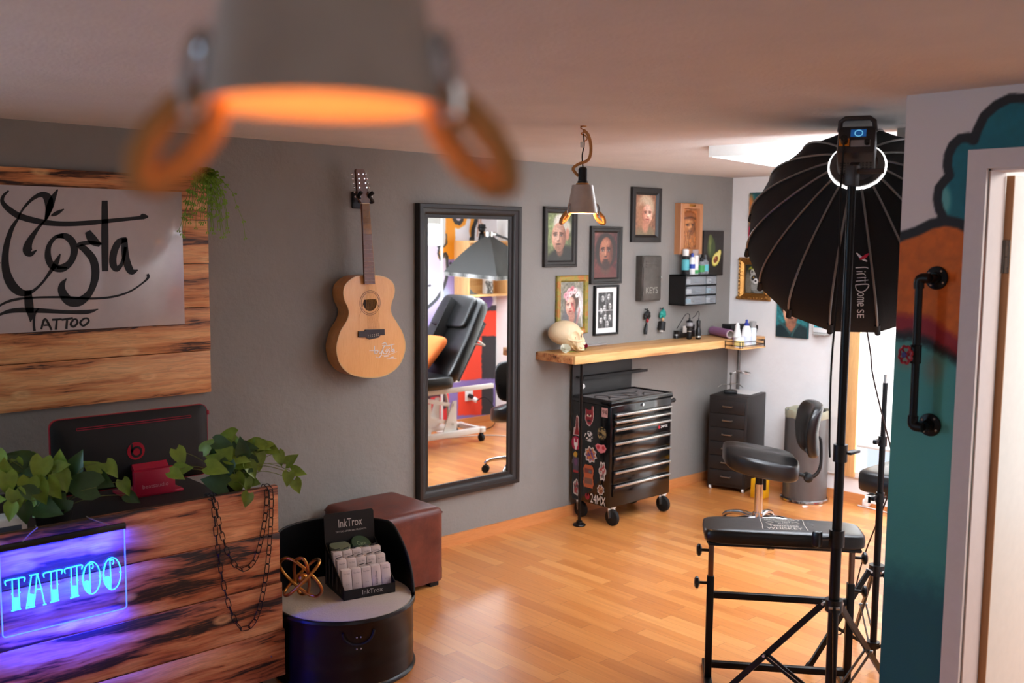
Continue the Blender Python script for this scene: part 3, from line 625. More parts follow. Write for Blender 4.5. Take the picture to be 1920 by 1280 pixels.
for p, s_ in ((a, -1), (b, 1)): m.tube([(y0.x, 4.16, y0.z-.004), (y0.x+s_*.030, 4.15, y0.z-.002), (p.x, 4.125, p.z-.004), (p.x+s_*.004+.006, 4.105, p.z+.016)], [.006, .008, .0095, .0095], 10, spl=5)
m.build('prongs', M_RUB, h_)

# ================================================================== MIRROR
t = thing('wall_mirror', 'tall mirror in a black moulded frame on the grey wall', 'mirror', (3.62, 4.25, .28))
MX0, MX1, MZ0, MZ1 = 3.214, 3.952, .292, 1.906
MB(world=True).frame(MX0, MX1, MZ0, MZ1, [(0, 0), (0, .040), (.003, .043), (.022, .043), (.026, .038), (.040, .034), (.052, .024), (.057, .017), (.074, .016), (.076, .004), (.076, 0)], 4.249).build('frame', M_FRAME, t, sharp=25)
MB(world=True).box(MX0+.07, MX1-.07, 4.24, 4.246, MZ0+.07, MZ1-.07).build('mirror_glass', flat('silvered_glass', (238, 240, 238), .0, 1., var=0), t, smooth=False)

# ================================================================== PICTURES
def head(im, u, v, cx, cy, rx, ry, skin, dark, light, tilt=0., side=1, hair=None, eyes=(40, 30, 28), lips=None):
    """a painted head: oval with modelled planes, eye sockets, nose and mouth"""
    n = (vnoise(u, v, 9, 12, int(cx*100+cy*991))-.5)
    sk = np.ones(u.shape+(3,))*skin
    sk = over(sk, sm((u-cx)*side/rx, -.1, 1.0)*.8, dark); sk = over(sk, ell(u, v, cx-side*.35*rx, cy+.05*ry, .4*rx, .35*ry, 0, .7)*.7, light)
    sk = over(sk, ell(u, v, cx-side*.1*rx, cy+.62*ry, .55*rx, .22*ry, 0, .8)*.6, light); sk = over(sk, ell(u, v, cx, cy-.8*ry, .6*rx, .3*ry, 0, .8)*.5, dark)
    sk = np.clip(sk*(1+n[..., None]*.35), 0, 1)
    a = ell(u, v, cx, cy, rx, ry, tilt, .06)*1.; a = np.maximum(a, ell(u, v, cx, cy-.35*ry, rx*.8, ry*.68, tilt, .06)); im = im*(1-a[..., None])+sk*a[..., None]
    for s_ in (-1, 1):
        ex, ey = cx+s_*.42*rx-side*.08*rx, cy+.12*ry
        im = over(im, ell(u, v, ex, ey+.06*ry, .30*rx, .15*ry, 0, .5)*.75, dark); im = over(im, ell(u, v, ex, ey+.17*ry, .30*rx, .045*ry, -s_*.15, .4)*.8, np.array(dark)*.5)
        im = over(im, ell(u, v, ex, ey, .17*rx, .05*ry, 0, .3)*.7, C(215, 205, 195)); im = over(im, ell(u, v, ex-side*.02*rx, ey, .075*rx, .055*ry, 0, .3), C(*eyes))
        im = over(im, line(u, v, [(ex-.18*rx, ey+.02*ry), (ex, ey+.06*ry), (ex+.18*rx, ey+.01*ry)], .03*rx, .5), np.array(dark)*.4)
    im = over(im, line(u, v, [(cx-side*.06*rx, cy+.12*ry), (cx-side*.14*rx, cy-.2*ry)], .11*rx, .8)*.7, light); im = over(im, line(u, v, [(cx+side*.10*rx, cy+.1*ry), (cx+side*.08*rx, cy-.22*ry)], .10*rx, .8)*.55, dark)
    im = over(im, ell(u, v, cx-side*.08*rx, cy-.27*ry, .2*rx, .055*ry, 0, .5)*.8, np.array(dark)*.8)
    lp = C(*lips) if lips else np.array(dark)*.75
    im = over(im, ell(u, v, cx-side*.06*rx, cy-.50*ry, .34*rx, .07*ry, 0, .4)*.85, lp); im = over(im, line(u, v, [(cx-.36*rx, cy-.5*ry), (cx-.06*rx*side, cy-.495*ry), (cx+.3*rx, cy-.5*ry)], .035*ry, .5), lp*.4)
    return im
def tex(im, u, v, k=.18, seed=1, sx=14, sy=18): return np.clip(im*(1+(vnoise(u, v, sx, sy, seed)[..., None]-.5)*k*2), 0, 1)
def art_old(u, v):
    im = fill(u.shape, C(132, 146, 96)); im = over(im, sm(u, .55, 1.)*.7, C(60, 66, 44)); im = over(im, 1-sm(v, .0, .4), C(62, 64, 44)); im = tex(im, u, v, .35, 2)
    im = over(im, ell(u, v, .55, .02, .6, .28, .2, .2), C(34, 34, 28)); im = over(im, ell(u, v, .50, .22, .14, .13, 0, .3), C(120, 84, 66))
    im = over(im, ell(u, v, .60, .70, .36, .2, 0, .25), C(200, 196, 178)); im = over(im, ell(u, v, .44, .86, .2, .12, .3, .4), C(222, 220, 206)); im = over(im, ell(u, v, .82, .56, .08, .13, 0, .3), C(190, 130, 108))
    im = head(im, u, v, .46, .50, .30, .30, C(202, 150, 124), C(110, 70, 54), C(236, 200, 178), 0, 1)
    for y in (.66, .69, .72): im = over(im, line(u, v, [(.30, y), (.45, y+.012), (.60, y)], .008, .6)*.5, C(130, 86, 66))
    return tex(im, u, v, .14, 5, 26, 34)
def art_beard(u, v):
    im = fill(u.shape, C(96, 40, 38)); im = over(im, sm(v, .3, 1.)*.6, C(122, 76, 68)); im = over(im, ell(u, v, .95, .5, .3, .7, 0, .5), C(74, 24, 26)); im = tex(im, u, v, .5, 8)
    im = over(im, ell(u, v, .5, .60, .46, .40, 0, .12), C(40, 24, 22)); im = over(im, ell(u, v, .5, .03, .62, .22, 0, .2), C(92, 36, 32)); im = over(im, ell(u, v, .5, .2, .2, .14, 0, .3), C(84, 46, 36))
    im = head(im, u, v, .52, .56, .30, .34, C(150, 86, 62), C(66, 30, 24), C(206, 142, 110), 0, 1)
    im = over(im, ell(u, v, .5, .27, .20, .09, 0, .4)*.8, C(44, 24, 20)); im = over(im, ell(u, v, .5, .345, .15, .022, 0, .4)*.7, C(40, 22, 18))
    return tex(im, u, v, .16, 4, 26, 34)
def art_girl(u, v):
    im = fill(u.shape, C(150, 104, 78)); im = tex(im, u, v, .3, 3); im = over(im, ell(u, v, .5, .0, .5, .24, 0, .3), C(126, 110, 84))
    im = over(im, ell(u, v, .5, .70, .42, .30, 0, .25), C(206, 180, 150)); im = over(im, ell(u, v, .3, .50, .24, .34, .2, .4), C(170, 120, 88)); im = over(im, ell(u, v, .5, .26, .16, .2, 0, .3), C(196, 136, 108))
    im = head(im, u, v, .58, .52, .26, .25, C(232, 178, 150), C(168, 100, 76), C(250, 218, 198), -.1, -1, lips=(196, 84, 76))
    for k in range(7): im = over(im, line(u, v, [(.25+.06*k, .90-.02*abs(k-3)), (.20+.08*k, .74)], .03, .7)*.35, C(240, 226, 204))
    return tex(im, u, v, .12, 6, 26, 34)
def art_flowers(u, v):
    im = fill(u.shape, C(128, 124, 108)); im = tex(im, u, v, .4, 12); im = over(im, ell(u, v, .62, .50, .42, .36, 0, .2), C(206, 200, 196)); im = over(im, ell(u, v, .42, .18, .36, .32, 0, .25), C(92, 90, 92))
    im = over(im, ell(u, v, .5, .58, .32, .26, .2, .2), C(76, 52, 40)); im = over(im, ell(u, v, .5, .26, .14, .16, 0, .3), C(176, 120, 100))
    im = head(im, u, v, .44, .47, .22, .21, C(214, 160, 138), C(140, 84, 70), C(240, 206, 188), .25, 1, lips=(170, 50, 50))
    im = over(im, line(u, v, [(.48, .53), (.62, .36)], .05, .5)*.6, C(196, 60, 62)); im = over(im, line(u, v, [(.85, .4), (.7, .05)], .08, .6)*.6, C(190, 110, 104))
    for x, y, c in ((.22, .72, (226, 150, 160)), (.36, .80, (240, 180, 186)), (.50, .84, (214, 110, 124)), (.62, .80, (236, 200, 200)), (.30, .66, (232, 170, 176)), (.74, .72, (240, 236, 230)), (.44, .74, (246, 206, 206))):
        im = over(im, ell(u, v, x, y, .10, .06, .4, .25), C(*c)); im = over(im, ell(u, v, x, y, .035, .02, 0, .5)*.8, C(*[int(q*.6) for q in c]))
    for k in range(8): im = over(im, line(u, v, [(.78+.02*k, .7-.06*k), (.9+.01*k, .5-.07*k)], .02, .5)*.6, C(236, 232, 228))
    return tex(im, u, v, .14, 7, 26, 34)
def art_collage(u, v):
    im = fill(u.shape, C(52, 52, 52)); im = np.clip(im*(.4+2.2*(vnoise(u, v, 7, 10, 21)[..., None]**2)), 0, 1)
    for i, (x, y) in enumerate(((.3, .82), (.72, .86), (.78, .60), (.45, .56), (.2, .48), (.5, .3), (.78, .28), (.22, .22), (.62, .12))):
        im = head(im, u, v, x, y, .11, .09, C(190, 190, 188), C(70, 70, 70), C(236, 236, 234), 0, 1 if i % 2 else -1)
    for x in (.52,): im = over(im, line(u, v, [(x, 0), (x, 1)], .015, .3), C(225, 225, 225))
    im = over(im, line(u, v, [(0, .49), (1, .49)], .012, .3), C(225, 225, 225)); return im
def art_avocado(u, v):
    im = fill(u.shape, C(34, 31, 28)); im = tex(im, u, v, .2, 31)
    im = over(im, ell(u, v, .38, .62, .20, .24, .12, .06), C(62, 78, 38)); im = over(im, ell(u, v, .33, .80, .10, .12, .1, .1), C(92, 104, 50)); im = over(im, ell(u, v, .31, .66, .05, .17, .1, .6)*.6, C(140, 150, 84))
    for (s_, c) in ((1., (70, 86, 34)), (.92, (212, 196, 70)), (.80, (232, 222, 132))):
        im = over(im, ell(u, v, .64, .37, .24*s_, .15*s_, .45, .05), C(*c)); im = over(im, ell(u, v, .78, .49, .12*s_, .085*s_, .6, .1), C(*c))
    im = over(im, ell(u, v, .62, .36, .12, .07, .3, .08), C(120, 58, 24)); im = over(im, ell(u, v, .58, .385, .04, .025, .3, .6)*.8, C(214, 140, 90)); return im
def art_youth(u, v):
    im = fill(u.shape, C(44, 124, 128)); im = tex(im, u, v, .4, 41); im = over(im, ell(u, v, .5, -.02, .75, .34, 0, .12), C(24, 48, 52)); im = over(im, ell(u, v, .48, .30, .17, .18, 0, .25), C(160, 104, 78))
    im = over(im, ell(u, v, .44, .76, .36, .28, .1, .12), C(38, 26, 22))
    im = head(im, u, v, .47, .56, .25, .29, C(214, 154, 120), C(96, 58, 46), C(246, 206, 172), .05, 1)
    im = over(im, line(u, v, [(.20, .80), (.34, .88), (.52, .84), (.68, .80)], .14, .4), C(36, 25, 22))
    for P in ([(.08, .34), (.30, .22), (.46, .10)], [(.70, .28), (.58, .16), (.52, .04)]): im = over(im, line(u, v, P, .06, .4)*.8, C(58, 98, 98))
    return tex(im, u, v, .12, 6, 26, 34)
def art_raccoon(u, v):
    im = fill(u.shape, C(36, 40, 30)); im = tex(im, u, v, .5, 51)
    for k in range(6): im = over(im, ell(u, v, .25+.11*k, .88-.05*(k % 2), .10, .035, .5*(-1)**k, .3), C(150, 150, 40))
    im = over(im, ell(u, v, .18, .25, .16, .5, .1, .3), C(120, 112, 96)); im = over(im, ell(u, v, .66, .30, .38, .34, 0, .2), C(128, 126, 120))
    for x, y, r_ in ((.36, .74, .10), (.80, .70, .10)): im = over(im, ell(u, v, x, y, r_, r_*1.0, 0, .2), C(196, 194, 188)); im = over(im, ell(u, v, x, y, r_*.5, r_*.6, 0, .3), C(70, 66, 62))
    im = over(im, ell(u, v, .56, .55, .30, .22, 0, .15), C(176, 174, 168))
    for x in (.44, .70): im = over(im, ell(u, v, x, .54, .13, .085, .3 if x < .5 else -.3, .2), C(30, 28, 28)); im = over(im, ell(u, v, x, .55, .035, .028, 0, .2), C(196, 150, 80))
    im = over(im, ell(u, v, .55, .43, .12, .10, 0, .25), C(226, 224, 220)); im = over(im, ell(u, v, .54, .43, .05, .04, 0, .25), C(20, 18, 18)); im = over(im, line(u, v, [(.56, .72), (.56, .6)], .04, .5), C(60, 56, 54))
    for k in range(14): im = over(im, line(u, v, [(.34+.045*k, .30-.01*(k % 3)), (.36+.045*k, .12)], .018, .6)*.6, C(208, 206, 200))
    return tex(im, u, v, .25, 9, 40, 60)
def art_teal(u, v):
    im = fill(u.shape, C(24, 92, 98)); im = tex(im, u, v, .5, 61); im = over(im, ell(u, v, .04, .62, .12, .34, 0, .4), C(206, 132, 70)); im = over(im, ell(u, v, .6, .55, .34, .4, .3, .2), C(20, 58, 62)); im = over(im, ell(u, v, .72, .5, .2, .34, .3, .2), C(232, 226, 210)); im = over(im, ell(u, v, .45, .4, .08, .2, -.4, .4), C(150, 160, 40)); im = over(im, 1-sm(v, .2, .3), C(176, 26, 58)); return tex(im, u, v, .2, 3)
def art_carve(u, v):
    im = fill(u.shape, C(168, 104, 56)); n = vnoise(u, v, 8, 14, 71); im = im*(.55+.9*n[..., None])
    im = head(im, u, v, .5, .56, .36, .22, C(176, 110, 60), C(92, 50, 26), C(216, 152, 94), 0, 1); im = over(im, ell(u, v, .5, .84, .42, .12, 0, .2), C(150, 88, 46)); im = over(im, line(u, v, [(.08, .76), (.5, .80), (.92, .76)], .05, .4), C(104, 58, 30))
    for k in range(12): x = .12+.07*k; im = over(im, line(u, v, [(x, .40), (x+.06*math.sin(k), .22), (.5+(x-.5)*.8, .04)], .022, .5)*.8, C(110, 62, 32) if k % 2 else C(212, 150, 92))
    return np.clip(im, 0, 1)
def picture(label, place, rect, prof, fmat, art, inset, rz=0., off=0., matb=None, res=(96, 138), cat='picture', name='framed_picture', group=None):
    w_, h_ = rect[2]-rect[0], rect[3]-rect[1]
    t = thing(name, label, cat, place, rz, group)
    if prof: MB().frame(-w_/2, w_/2, 0, h_, prof).build('frame', fmat, t, sharp=25)
    MB().box(-w_/2+.004, w_/2-.004, -.0035, -.001, .004, h_-.004).build('backing', M_MATT, t)
    y = -off
    if matb:
        MB().frame(-w_/2+matb[0], w_/2-matb[0], matb[0], h_-matb[0], [(0, off-.002), (matb[1]-matb[0], off-.002), (matb[1]-matb[0]+.002, off-.0035)]).build('mat_board', flat('mat_board_white', (232, 230, 226), .7), t); inset = matb[1]; y = -off+.003
    grid_paint('painting', art, (-w_/2+inset, y, inset), (w_-2*inset, 0, 0), (0, 0, h_-2*inset), res[0], res[1], M_PAINT, t, world=False)
    return t
PF = [(0, 0), (0, .020), (.003, .023), (.012, .022), (.016, .018), (.030, .017), (.036, .010), (.040, .007), (.040, .003)]
def wallpic(label, r, art, prof=PF, fm=None, inset=.0385, off=.0075, **k):
    return picture(label, ((r[0]+r[2])/2, 4.2495, r[1]), r, prof, fm or M_FRAME, art, inset, off=off, **k)
G1 = 'dark framed portraits on the grey wall'
wallpic('portrait of a white-haired old man on green in a dark frame, behind the pendant lamp', (4.158, 1.556, 4.439, 1.916), art_old, group=G1)
wallpic('portrait of a dark-skinned man on dark red in a dark frame, under the lamp', (4.567, 1.445, 4.858, 1.806), art_beard, group=G1)
wallpic('portrait of a blonde girl in a dark frame, the highest picture on the grey wall', (4.948, 1.709, 5.242, 2.062), art_girl, prof=[(0, 0), (0, .022), (.004, .024), (.030, .022), (.044, .012), (.048, .006), (.048, .003)], inset=.046, group=G1)
MG = H('worn_green_gold'); _n = MG.noise(MG.obj(), 16, 5, .65); MG.P(Base_Color=MG.ramp(_n, [(.35, S(92, 92, 44)), (.5, S(150, 138, 62)), (.62, S(176, 100, 48)), (.75, S(196, 170, 96))]), Roughness=.45, Metallic=.3); MG.bump(_n, .4, .004)
wallpic('painting of a woman with pink flowers in her hair in a worn green gold frame', (4.273, 1.142, 4.55, 1.503), art_flowers, prof=[(0, 0), (0, .014), (.006, .020), (.020, .016), (.030, .018), (.038, .008), (.041, .003)], fm=MG.m, inset=.0395)
wallpic('black and white photo collage in a thin black frame with white mat', (4.609, 1.119, 4.837, 1.435), art_collage, prof=[(0, 0), (0, .018), (.002, .020), (.012, .020), (.013, .016), (.013, .003)], fm=M_BLACK, inset=.04, matb=(.0125, .043), name='framed_photo_collage')
t = thing('avocado_canvas', 'small dark canvas of a halved avocado on the grey wall', 'picture', ((5.714+5.949)/2, 4.2495, 1.476))
MB().box(-.1175, .1175, -.02, 0, 0, .316, .002).build('canvas', flat('dark_canvas_edge', (34, 31, 28), .7), t); grid_paint('painting', art_avocado, (-.1165, -.0205, .001), (.233, 0, 0), (0, 0, .314), 70, 94, M_PAINT, t, world=False)
# carved wooden relief
t = thing('carved_wood_relief', 'carved wooden relief of an old bearded face in a deep box frame', 'carving', (5.533, 4.2495, 1.628)); M_CARV = m_wood('carved_wood', (200, 142, 98), (178, 116, 76), (136, 84, 50), (.58, .85), 'z', .45, knots=False)
MB().frame(-.122, .122, 0, .345, [(0, 0), (0, .050), (.003, .053), (.034, .053), (.036, .049), (.038, .022), (.040, .02)]).build('frame', M_CARV, t, sharp=25)
ny, nx = 90, 60; uu, vv = np.meshgrid(np.linspace(0, 1, nx+1), np.linspace(0, 1, ny+1))
rel = grid_paint('relief', art_carve, (-.084, -.022, .038), (.168, 0, 0), (0, 0, .268), nx, ny, M_PAINT, t, world=False)
hgt = .014*ell(uu, vv, .5, .5, .38, .34, 0, .4)+.010*ell(uu, vv, .5, .50, .1, .12, 0, .5)+.007*vnoise(uu, vv, 9, 14, 71)+.008*ell(uu, vv, .5, .84, .42, .1, 0, .3)
for vtx, q in zip(rel.data.vertices, hgt.reshape(-1)): vtx.co.y -= float(q)
MB().box(-.035, .035, -.055, -.052, .322, .340, .002).build('name_plate', M_BRASS, t)
# pictures on the far white wall (facing left)
RW = -PI/2
picture('raccoon painting in an ornate gold frame on the white wall, left of the softbox', (6.0695, 4.035, 1.302), (0, 0, .262, .304), [(0, 0), (0, .014), (.006, .026), (.014, .020), (.024, .030), (.034, .022), (.044, .014), (.050, .016), (.053, .005)], M_GOLD, art_raccoon, .051, RW, .009)
fr_ = [o for o in bpy.data.objects if o.name.startswith('framed_picture')][-1]
m = MB(); r = random.Random(2)
for i in range(46):
    q = i/46*4; k = int(q); f = q-k; w_, h_ = .262, .304
    x, z = [(-w_/2+w_*f, .016), (w_/2-.016, h_*f), (w_/2-w_*f, h_-.016), (-w_/2+.016, h_-h_*f)][k]; m.sph((x, -.026, z), (.010*r.uniform(.7, 1.2), .008, .010*r.uniform(.7, 1.2)), 8, 6)
m.build('carved_ornament', M_GOLD, fr_)
t = thing('portrait_canvas', 'canvas portrait of a dark-haired young man on teal, on the white wall below the softbox', 'picture', (6.0695, 3.717, 1.062), RW)
MB().box(-.122, .122, -.025, 0, 0, .32, .002).build('canvas', flat('teal_canvas_edge', (30, 84, 88), .7), t); grid_paint('painting', art_youth, (-.121, -.0255, .001), (.242, 0, 0), (0, 0, .318), 70, 94, M_PAINT, t, world=False)
t = thing('abstract_canvas', 'teal and crimson canvas on the white wall, mostly hidden by the softbox', 'picture', (6.0695, 3.965, 1.747), RW)
MB().box(-.125, .125, -.025, 0, 0, .313, .002).build('canvas', flat('teal_canvas_edge', (30, 84, 88), .7), t); grid_paint('painting', art_teal, (-.124, -.0255, .001), (.248, 0, 0), (0, 0, .311), 60, 80, M_PAINT, t, world=False)
t = thing('soap_dispenser', 'white soap dispenser with a teal label on the white wall', 'dispenser', (6.0695, 3.475, 1.10), RW)
MB().box(-.055, .055, -.075, 0, .015, .23, .012).build('body', M_WPL, t); MB().box(-.040, .030, -.0765, -.0752, .05, .14).build('label', flat('teal_label', (70, 168, 178), .5), t); MB().box(-.04, .05, -.09, -.01, 0, .015, .004).build('lever', flat('grey_plastic', (170, 170, 166), .4), t)

# ================================================================== KEY BOX, DRAWER ORGANISER, SPRAYS
t = thing('key_cabinet', 'small dark metal locker box with louvres and worn KEYS lettering', 'key cabinet', (5.111, 4.2495, 1.324)); M_GUN = flat('worn_gunmetal', (92, 87, 82), .5, .55, bump=(14, .3), var=.3)
MB().box(-.096, .096, -.056, 0, 0, .297, .004).build('box', M_GUN, t)
d = MB().box(-.089, .092, -.062, -.056, .008, .289, .003)
for z in (.225, .242, .259): d.box(-.068, .05, -.066, -.062, z-.004, z+.002, .001)
d = d.build('door', M_GUN, t); MB().cyl((.08, -.062, .155), (.08, -.074, .155), .005).build('knob', M_ALU, d)
m = MB()
for z in (.05, .235): m.cyl((-.093, -.061, z-.014), (-.093, -.061, z+.014), .004, n=10)
m.build('hinge', M_GUN, t); MB().text('KEYS', -.062, .05, .12, .042, lambda x, z: Vector((x, -.0626, z))).build('lettering', flat('faded_letters', (150, 146, 138), .6), d, smooth=False)
t = thing('drawer_organiser', 'black wall organiser box with small clear plastic drawers', 'organiser', (5.539, 4.2495, 1.286))
MB().box(-.174, .174, -.139, 0, 0, .006).box(-.174, .174, -.139, 0, .198, .206).box(-.174, -.170, -.139, 0, 0, .206).box(.170, .174, -.139, 0, 0, .206).box(-.174, .174, -.004, 0, 0, .206).box(.050, .054, -.137, 0, 0, .2).box(-.17, .17, -.137, 0, .066, .070).box(-.17, .17, -.137, 0, .132, .136).build('case', M_MATT, t)
Ms = [flat('supplies_blue', (110, 190, 214), .6), flat('supplies_grey', (190, 192, 192), .6), flat('supplies_white', (228, 228, 226), .6)]
r = random.Random(4); M_DRAW = flat('frosted_drawer', (170, 178, 184), .3, alpha=.38)
for k in range(3):
    for (xa, xb) in ((-.165, .048), (.056, .166)):
        z = .008+.066*k
        d = MB().box(xa, xb, -.143, -.140, z, z+.054, .0012).box(xa, xa+.002, -.140, -.02, z, z+.04).box(xb-.002, xb, -.140, -.02, z, z+.04).box(xa, xb, -.140, -.02, z, z+.002).build('drawer', M_DRAW, t)
        MB().box((xa+xb)/2-.03, (xa+xb)/2+.03, -.150, -.143, z+.016, z+.022, .002).build('pull', M_DRAW, d)
        MB().box(xa+.02, xa+.02+r.uniform(.04, .07), -.13, -.05, z+.004, z+.036, .004).build('supplies', Ms[(k*2+(xa > 0)) % 3], d)
def bottle(name, label, loc, prof, mat, capz, caps, cmat, lab=None, group=None, cat='bottle'):
    t = thing(name, label, cat, loc, 0, group)
    MB().lathe([(0, 0)]+prof+[(0, prof[-1][1])], 20).build('body', mat, t)
    MB().lathe([(0, capz)]+caps+[(0, caps[-1][1])], 16).build('cap', cmat, t)
    if lab: MB().lathe([(lab[0], lab[1]), (lab[0]+.0008, lab[1]+.001), (lab[0]+.0008, lab[2]-.001), (lab[0], lab[2])], 20).build('label', lab[3], t)
    return t
oz = 1.4935; gS = 'bottles on the drawer organiser'
LG, LB = flat('label_green', (60, 150, 80), .5), flat('label_blue', (46, 70, 160), .5)
bottle('foam_bottle', 'white-capped black foam bottle, leftmost on top of the drawer organiser', (5.43, 4.165, oz), [(.024, 0), (.025, .003), (.025, .115), (.019, .125)], M_PLAST, .125, [(.019, .125), (.021, .128), (.021, .168), (.012, .172)], M_WPL, (.0252, .03, .10, flat('label_turquoise', (90, 180, 190), .5)), gS)
bottle('slim_bottle', 'slim white bottle with a blue label on top of the drawer organiser', (5.478, 4.145, oz), [(.018, 0), (.019, .003), (.019, .10), (.010, .118)], M_WPL, .118, [(.010, .118), (.010, .140), (.006, .144)], LB, (.0192, .04, .07, LB), gS)
bottle('white_pump_bottle', 'white pump bottle with a green base on top of the drawer organiser', (5.525, 4.155, oz), [(.021, 0), (.022, .003), (.022, .12), (.018, .128)], M_WPL, .128, [(.019, .128), (.020, .130), (.020, .165), (.012, .168)], M_CLEAR, (.0222, .004, .03, LG), gS)
bottle('green_label_bottle', 'small clear bottle with a green label on top of the drawer organiser', (5.580, 4.145, oz), [(.021, 0), (.022, .003), (.022, .072), (.012, .086)], M_CLEAR, .086, [(.012, .086), (.012, .112), (.005, .118)], M_MATT, (.0222, .015, .06, LG), gS)
bottle('spray_bottle', 'clear spray bottle with a turquoise label, rightmost on the drawer organiser', (5.636, 4.155, oz), [(.023, 0), (.024, .003), (.024, .082), (.010, .098)], M_CLEAR, .098, [(.010, .098), (.011, .100), (.009, .125), (.006, .132)], flat('grey_sprayer', (70, 74, 78), .4), (.0242, .02, .065, flat('label_turquoise', (90, 180, 190), .5)), gS)
# two key fobs hung on the wall
def fob(name, label, px, py, hm, col, body):
    p = onY(px, py, 4.235); t = thing(name, label, 'key ring', (p.x, 4.249, p.z-.16))
    MB().tube([(0, 0, .165), (0, -.022, .163), (0, -.024, .172)], .003, 8).build('wall_pin', M_BLACK, t)
    m = MB().sph((0, -.02, .128), (.026, .016, .022), 12, 8)
    for a, b, q in ((-.020, .112, .012), (.018, .120, .014), (.006, .146, .013), (-.014, .138, .009), (.026, .138, .007), (.012, .106, .010)): m.sph((a, -.022, b), (q, q*.8, q*1.2), 10, 6)
    m.build('ornament', hm, t); MB().sph((.004, -.022, .090), (.011, .009, .014), 10, 6).build('bead', col, t)
    body(t)
fob('black_key_ring', 'black ornament with a red bead and slim black fob, hung under the key cabinet', 1212, 581, M_MATT, flat('red_bead', (150, 24, 34), .4), lambda t: (MB().tube([(0, -.02, .078), (-.004, -.02, .06), (-.010, -.02, .03), (-.012, -.02, .0)], [.003, .009, .012, .011], 12).build('fob', M_PLAST, t)))
fob('teal_key_ring', 'teal ornament with a fat round black fob, hung right of the other key ring', 1241, 579, flat('teal_ornament', (24, 140, 128), .4), flat('tan_bead', (196, 150, 110), .5), lambda t: (MB().cyl((-.004, -.024, .075), (-.016, -.026, .018), .024, .026).build('fob', M_MATT, t), MB().cyl((-.0165, -.026, .0178), (-.018, -.026, .008), .012).build('fob_eye', M_WPL, t)))

# ================================================================== BAR SHELF AND WHAT STANDS ON IT
t = thing('wooden_bar_shelf', 'long pine plank bar shelf on the grey wall with black pipe leg', 'shelf', (5.1, 4.25, 0))
MB(world=True).box(4.12, 6.055, 3.93, 4.249, 1.005, 1.055, .003).build('plank', M_PINE, t)
MB(world=True).box(4.114, 4.12, 3.945, 4.249, 1.007, 1.052, .002).build('end_face', M_BURNL, t)
lg = MB(world=True).cyl((4.298, 4.045, .006), (4.213, 3.965, 1.005), .0095).build('pipe_leg', M_BLACK, t)
MB(world=True).lathe([(0, 0), (.038, 0), (.040, .006), (.036, .012), (.02, .015), (.018, .03), (0, .03)], 24, (4.298, 4.045, 0)).build('floor_flange', M_BLACK, lg)
p_ = onX(1100, 717, 4.225); MB(world=True).lathe([(0, -.001), (.016, -.001), (.016, .001), (0, .001)], 20, (4.236, 3.978, .865), (-.75, -.65, 0)).build('sticker', flat('white_sticker', (222, 222, 220), .5), lg)
MB(world=True).cyl((6.028, 4.125, 0), (6.028, 4.125, 1.005), .012).lathe([(0, 0), (.03, 0), (.03, .006), (0, .008)], 20, (6.028, 4.125, 0)).build('wall_leg', flat('grey_pipe', (118, 114, 110), .4, .6), t)
ZT = 1.0555
# skull
SK = thing('human_skull', 'bone coloured human skull lying on the left end of the wooden bar shelf', 'skull', (4.235, 4.135, ZT+.012), math.radians(-30))
M_BONE = flat('bone_surface', (230, 204, 164), .5, bump=(26, .2), var=.12); M_DARK = flat('skull_shade', (44, 26, 18), .8)
MS = Matrix.Scale(1.12, 4) @ Matrix.Translation((0, 0, .0)) @ Matrix.Rotation(math.radians(6), 4, 'Y')
def sk(): m_ = MB(); m_.M = MS; return m_
def gs(d, c, r): q = (d-Vector(c).normalized()).length/r; return max(0., 1-q*q)
def sculpt_skull():
    bm = bmesh.new(); bmesh.ops.create_icosphere(bm, subdivisions=6, radius=1)
    for v in bm.verts:
        d = v.co.normalized(); x, y, z = d     # x = towards the face
        r = Vector((x*.090, y*.069, z*.072))
        if x < 0: r.x *= 1.06; r.y *= 1+.06*(1-abs(z))
        if z < -.3: r.z *= .86
        if x > .15 and z < .15:              # facial block, narrower and lower than the brain case
            k = min(1, (x-.15)/.45)*min(1, (.15-z)/.45); r += Vector((.020*k, 0, -.040*k*min(1, max(0, -z+.25)*1.5))); r.y *= 1-.30*k
        for s_ in (-1, 1):
            r -= d*.036*gs(d, (.80, s_*.40, -.05), .235)**.7; r += d*.009*gs(d, (.80, s_*.36, .22), .22)          # socket, brow
            r += Vector((.012, s_*.016, 0))*gs(d, (.62, s_*.62, -.34), .20); r.y -= s_*.012*gs(d, (.42, s_*.86, .02), .30)   # cheekbone, temple
            r.y -= s_*.018*gs(d, (.50, s_*.62, -.66), .26); r.y += s_*.008*gs(d, (.2, s_*.9, -.42), .14)
        r -= d*.026*gs(d, (.95, 0, -.36), .14); r += Vector((.010, 0, 0))*gs(d, (.98, 0, -.14), .12)+Vector((.008, 0, -.004))*gs(d, (.80, 0, -.60), .22)
        v.co = r+Vector((0, 0, .084))
    m = sk(); bm.verts.index_update(); m.add([v.co.copy() for v in bm.verts], [[v.index for v in f.verts] for f in bm.faces]); bm.free(); return m
sculpt_skull().build('cranium', M_BONE, SK, sharp=80)
m = sk()
for s_ in (-1, 1): m.tube([(.075, s_*.050, .060), (.050, s_*.066, .056), (.020, s_*.068, .058), (.0, s_*.064, .060)], [.007, .005, .0045, .006], 8, spl=4)
m.build('cheek_arch', M_BONE, SK)
jw = []
for i in range(21):
    a = -1.35+2.7*i/20; q = abs(a)/1.35; jw.append((.030+.080*math.cos(a)-.006*q, .040*math.sin(a)*(1+.25*q), .012+.004*q+.048*max(0, q-.72)/.28))
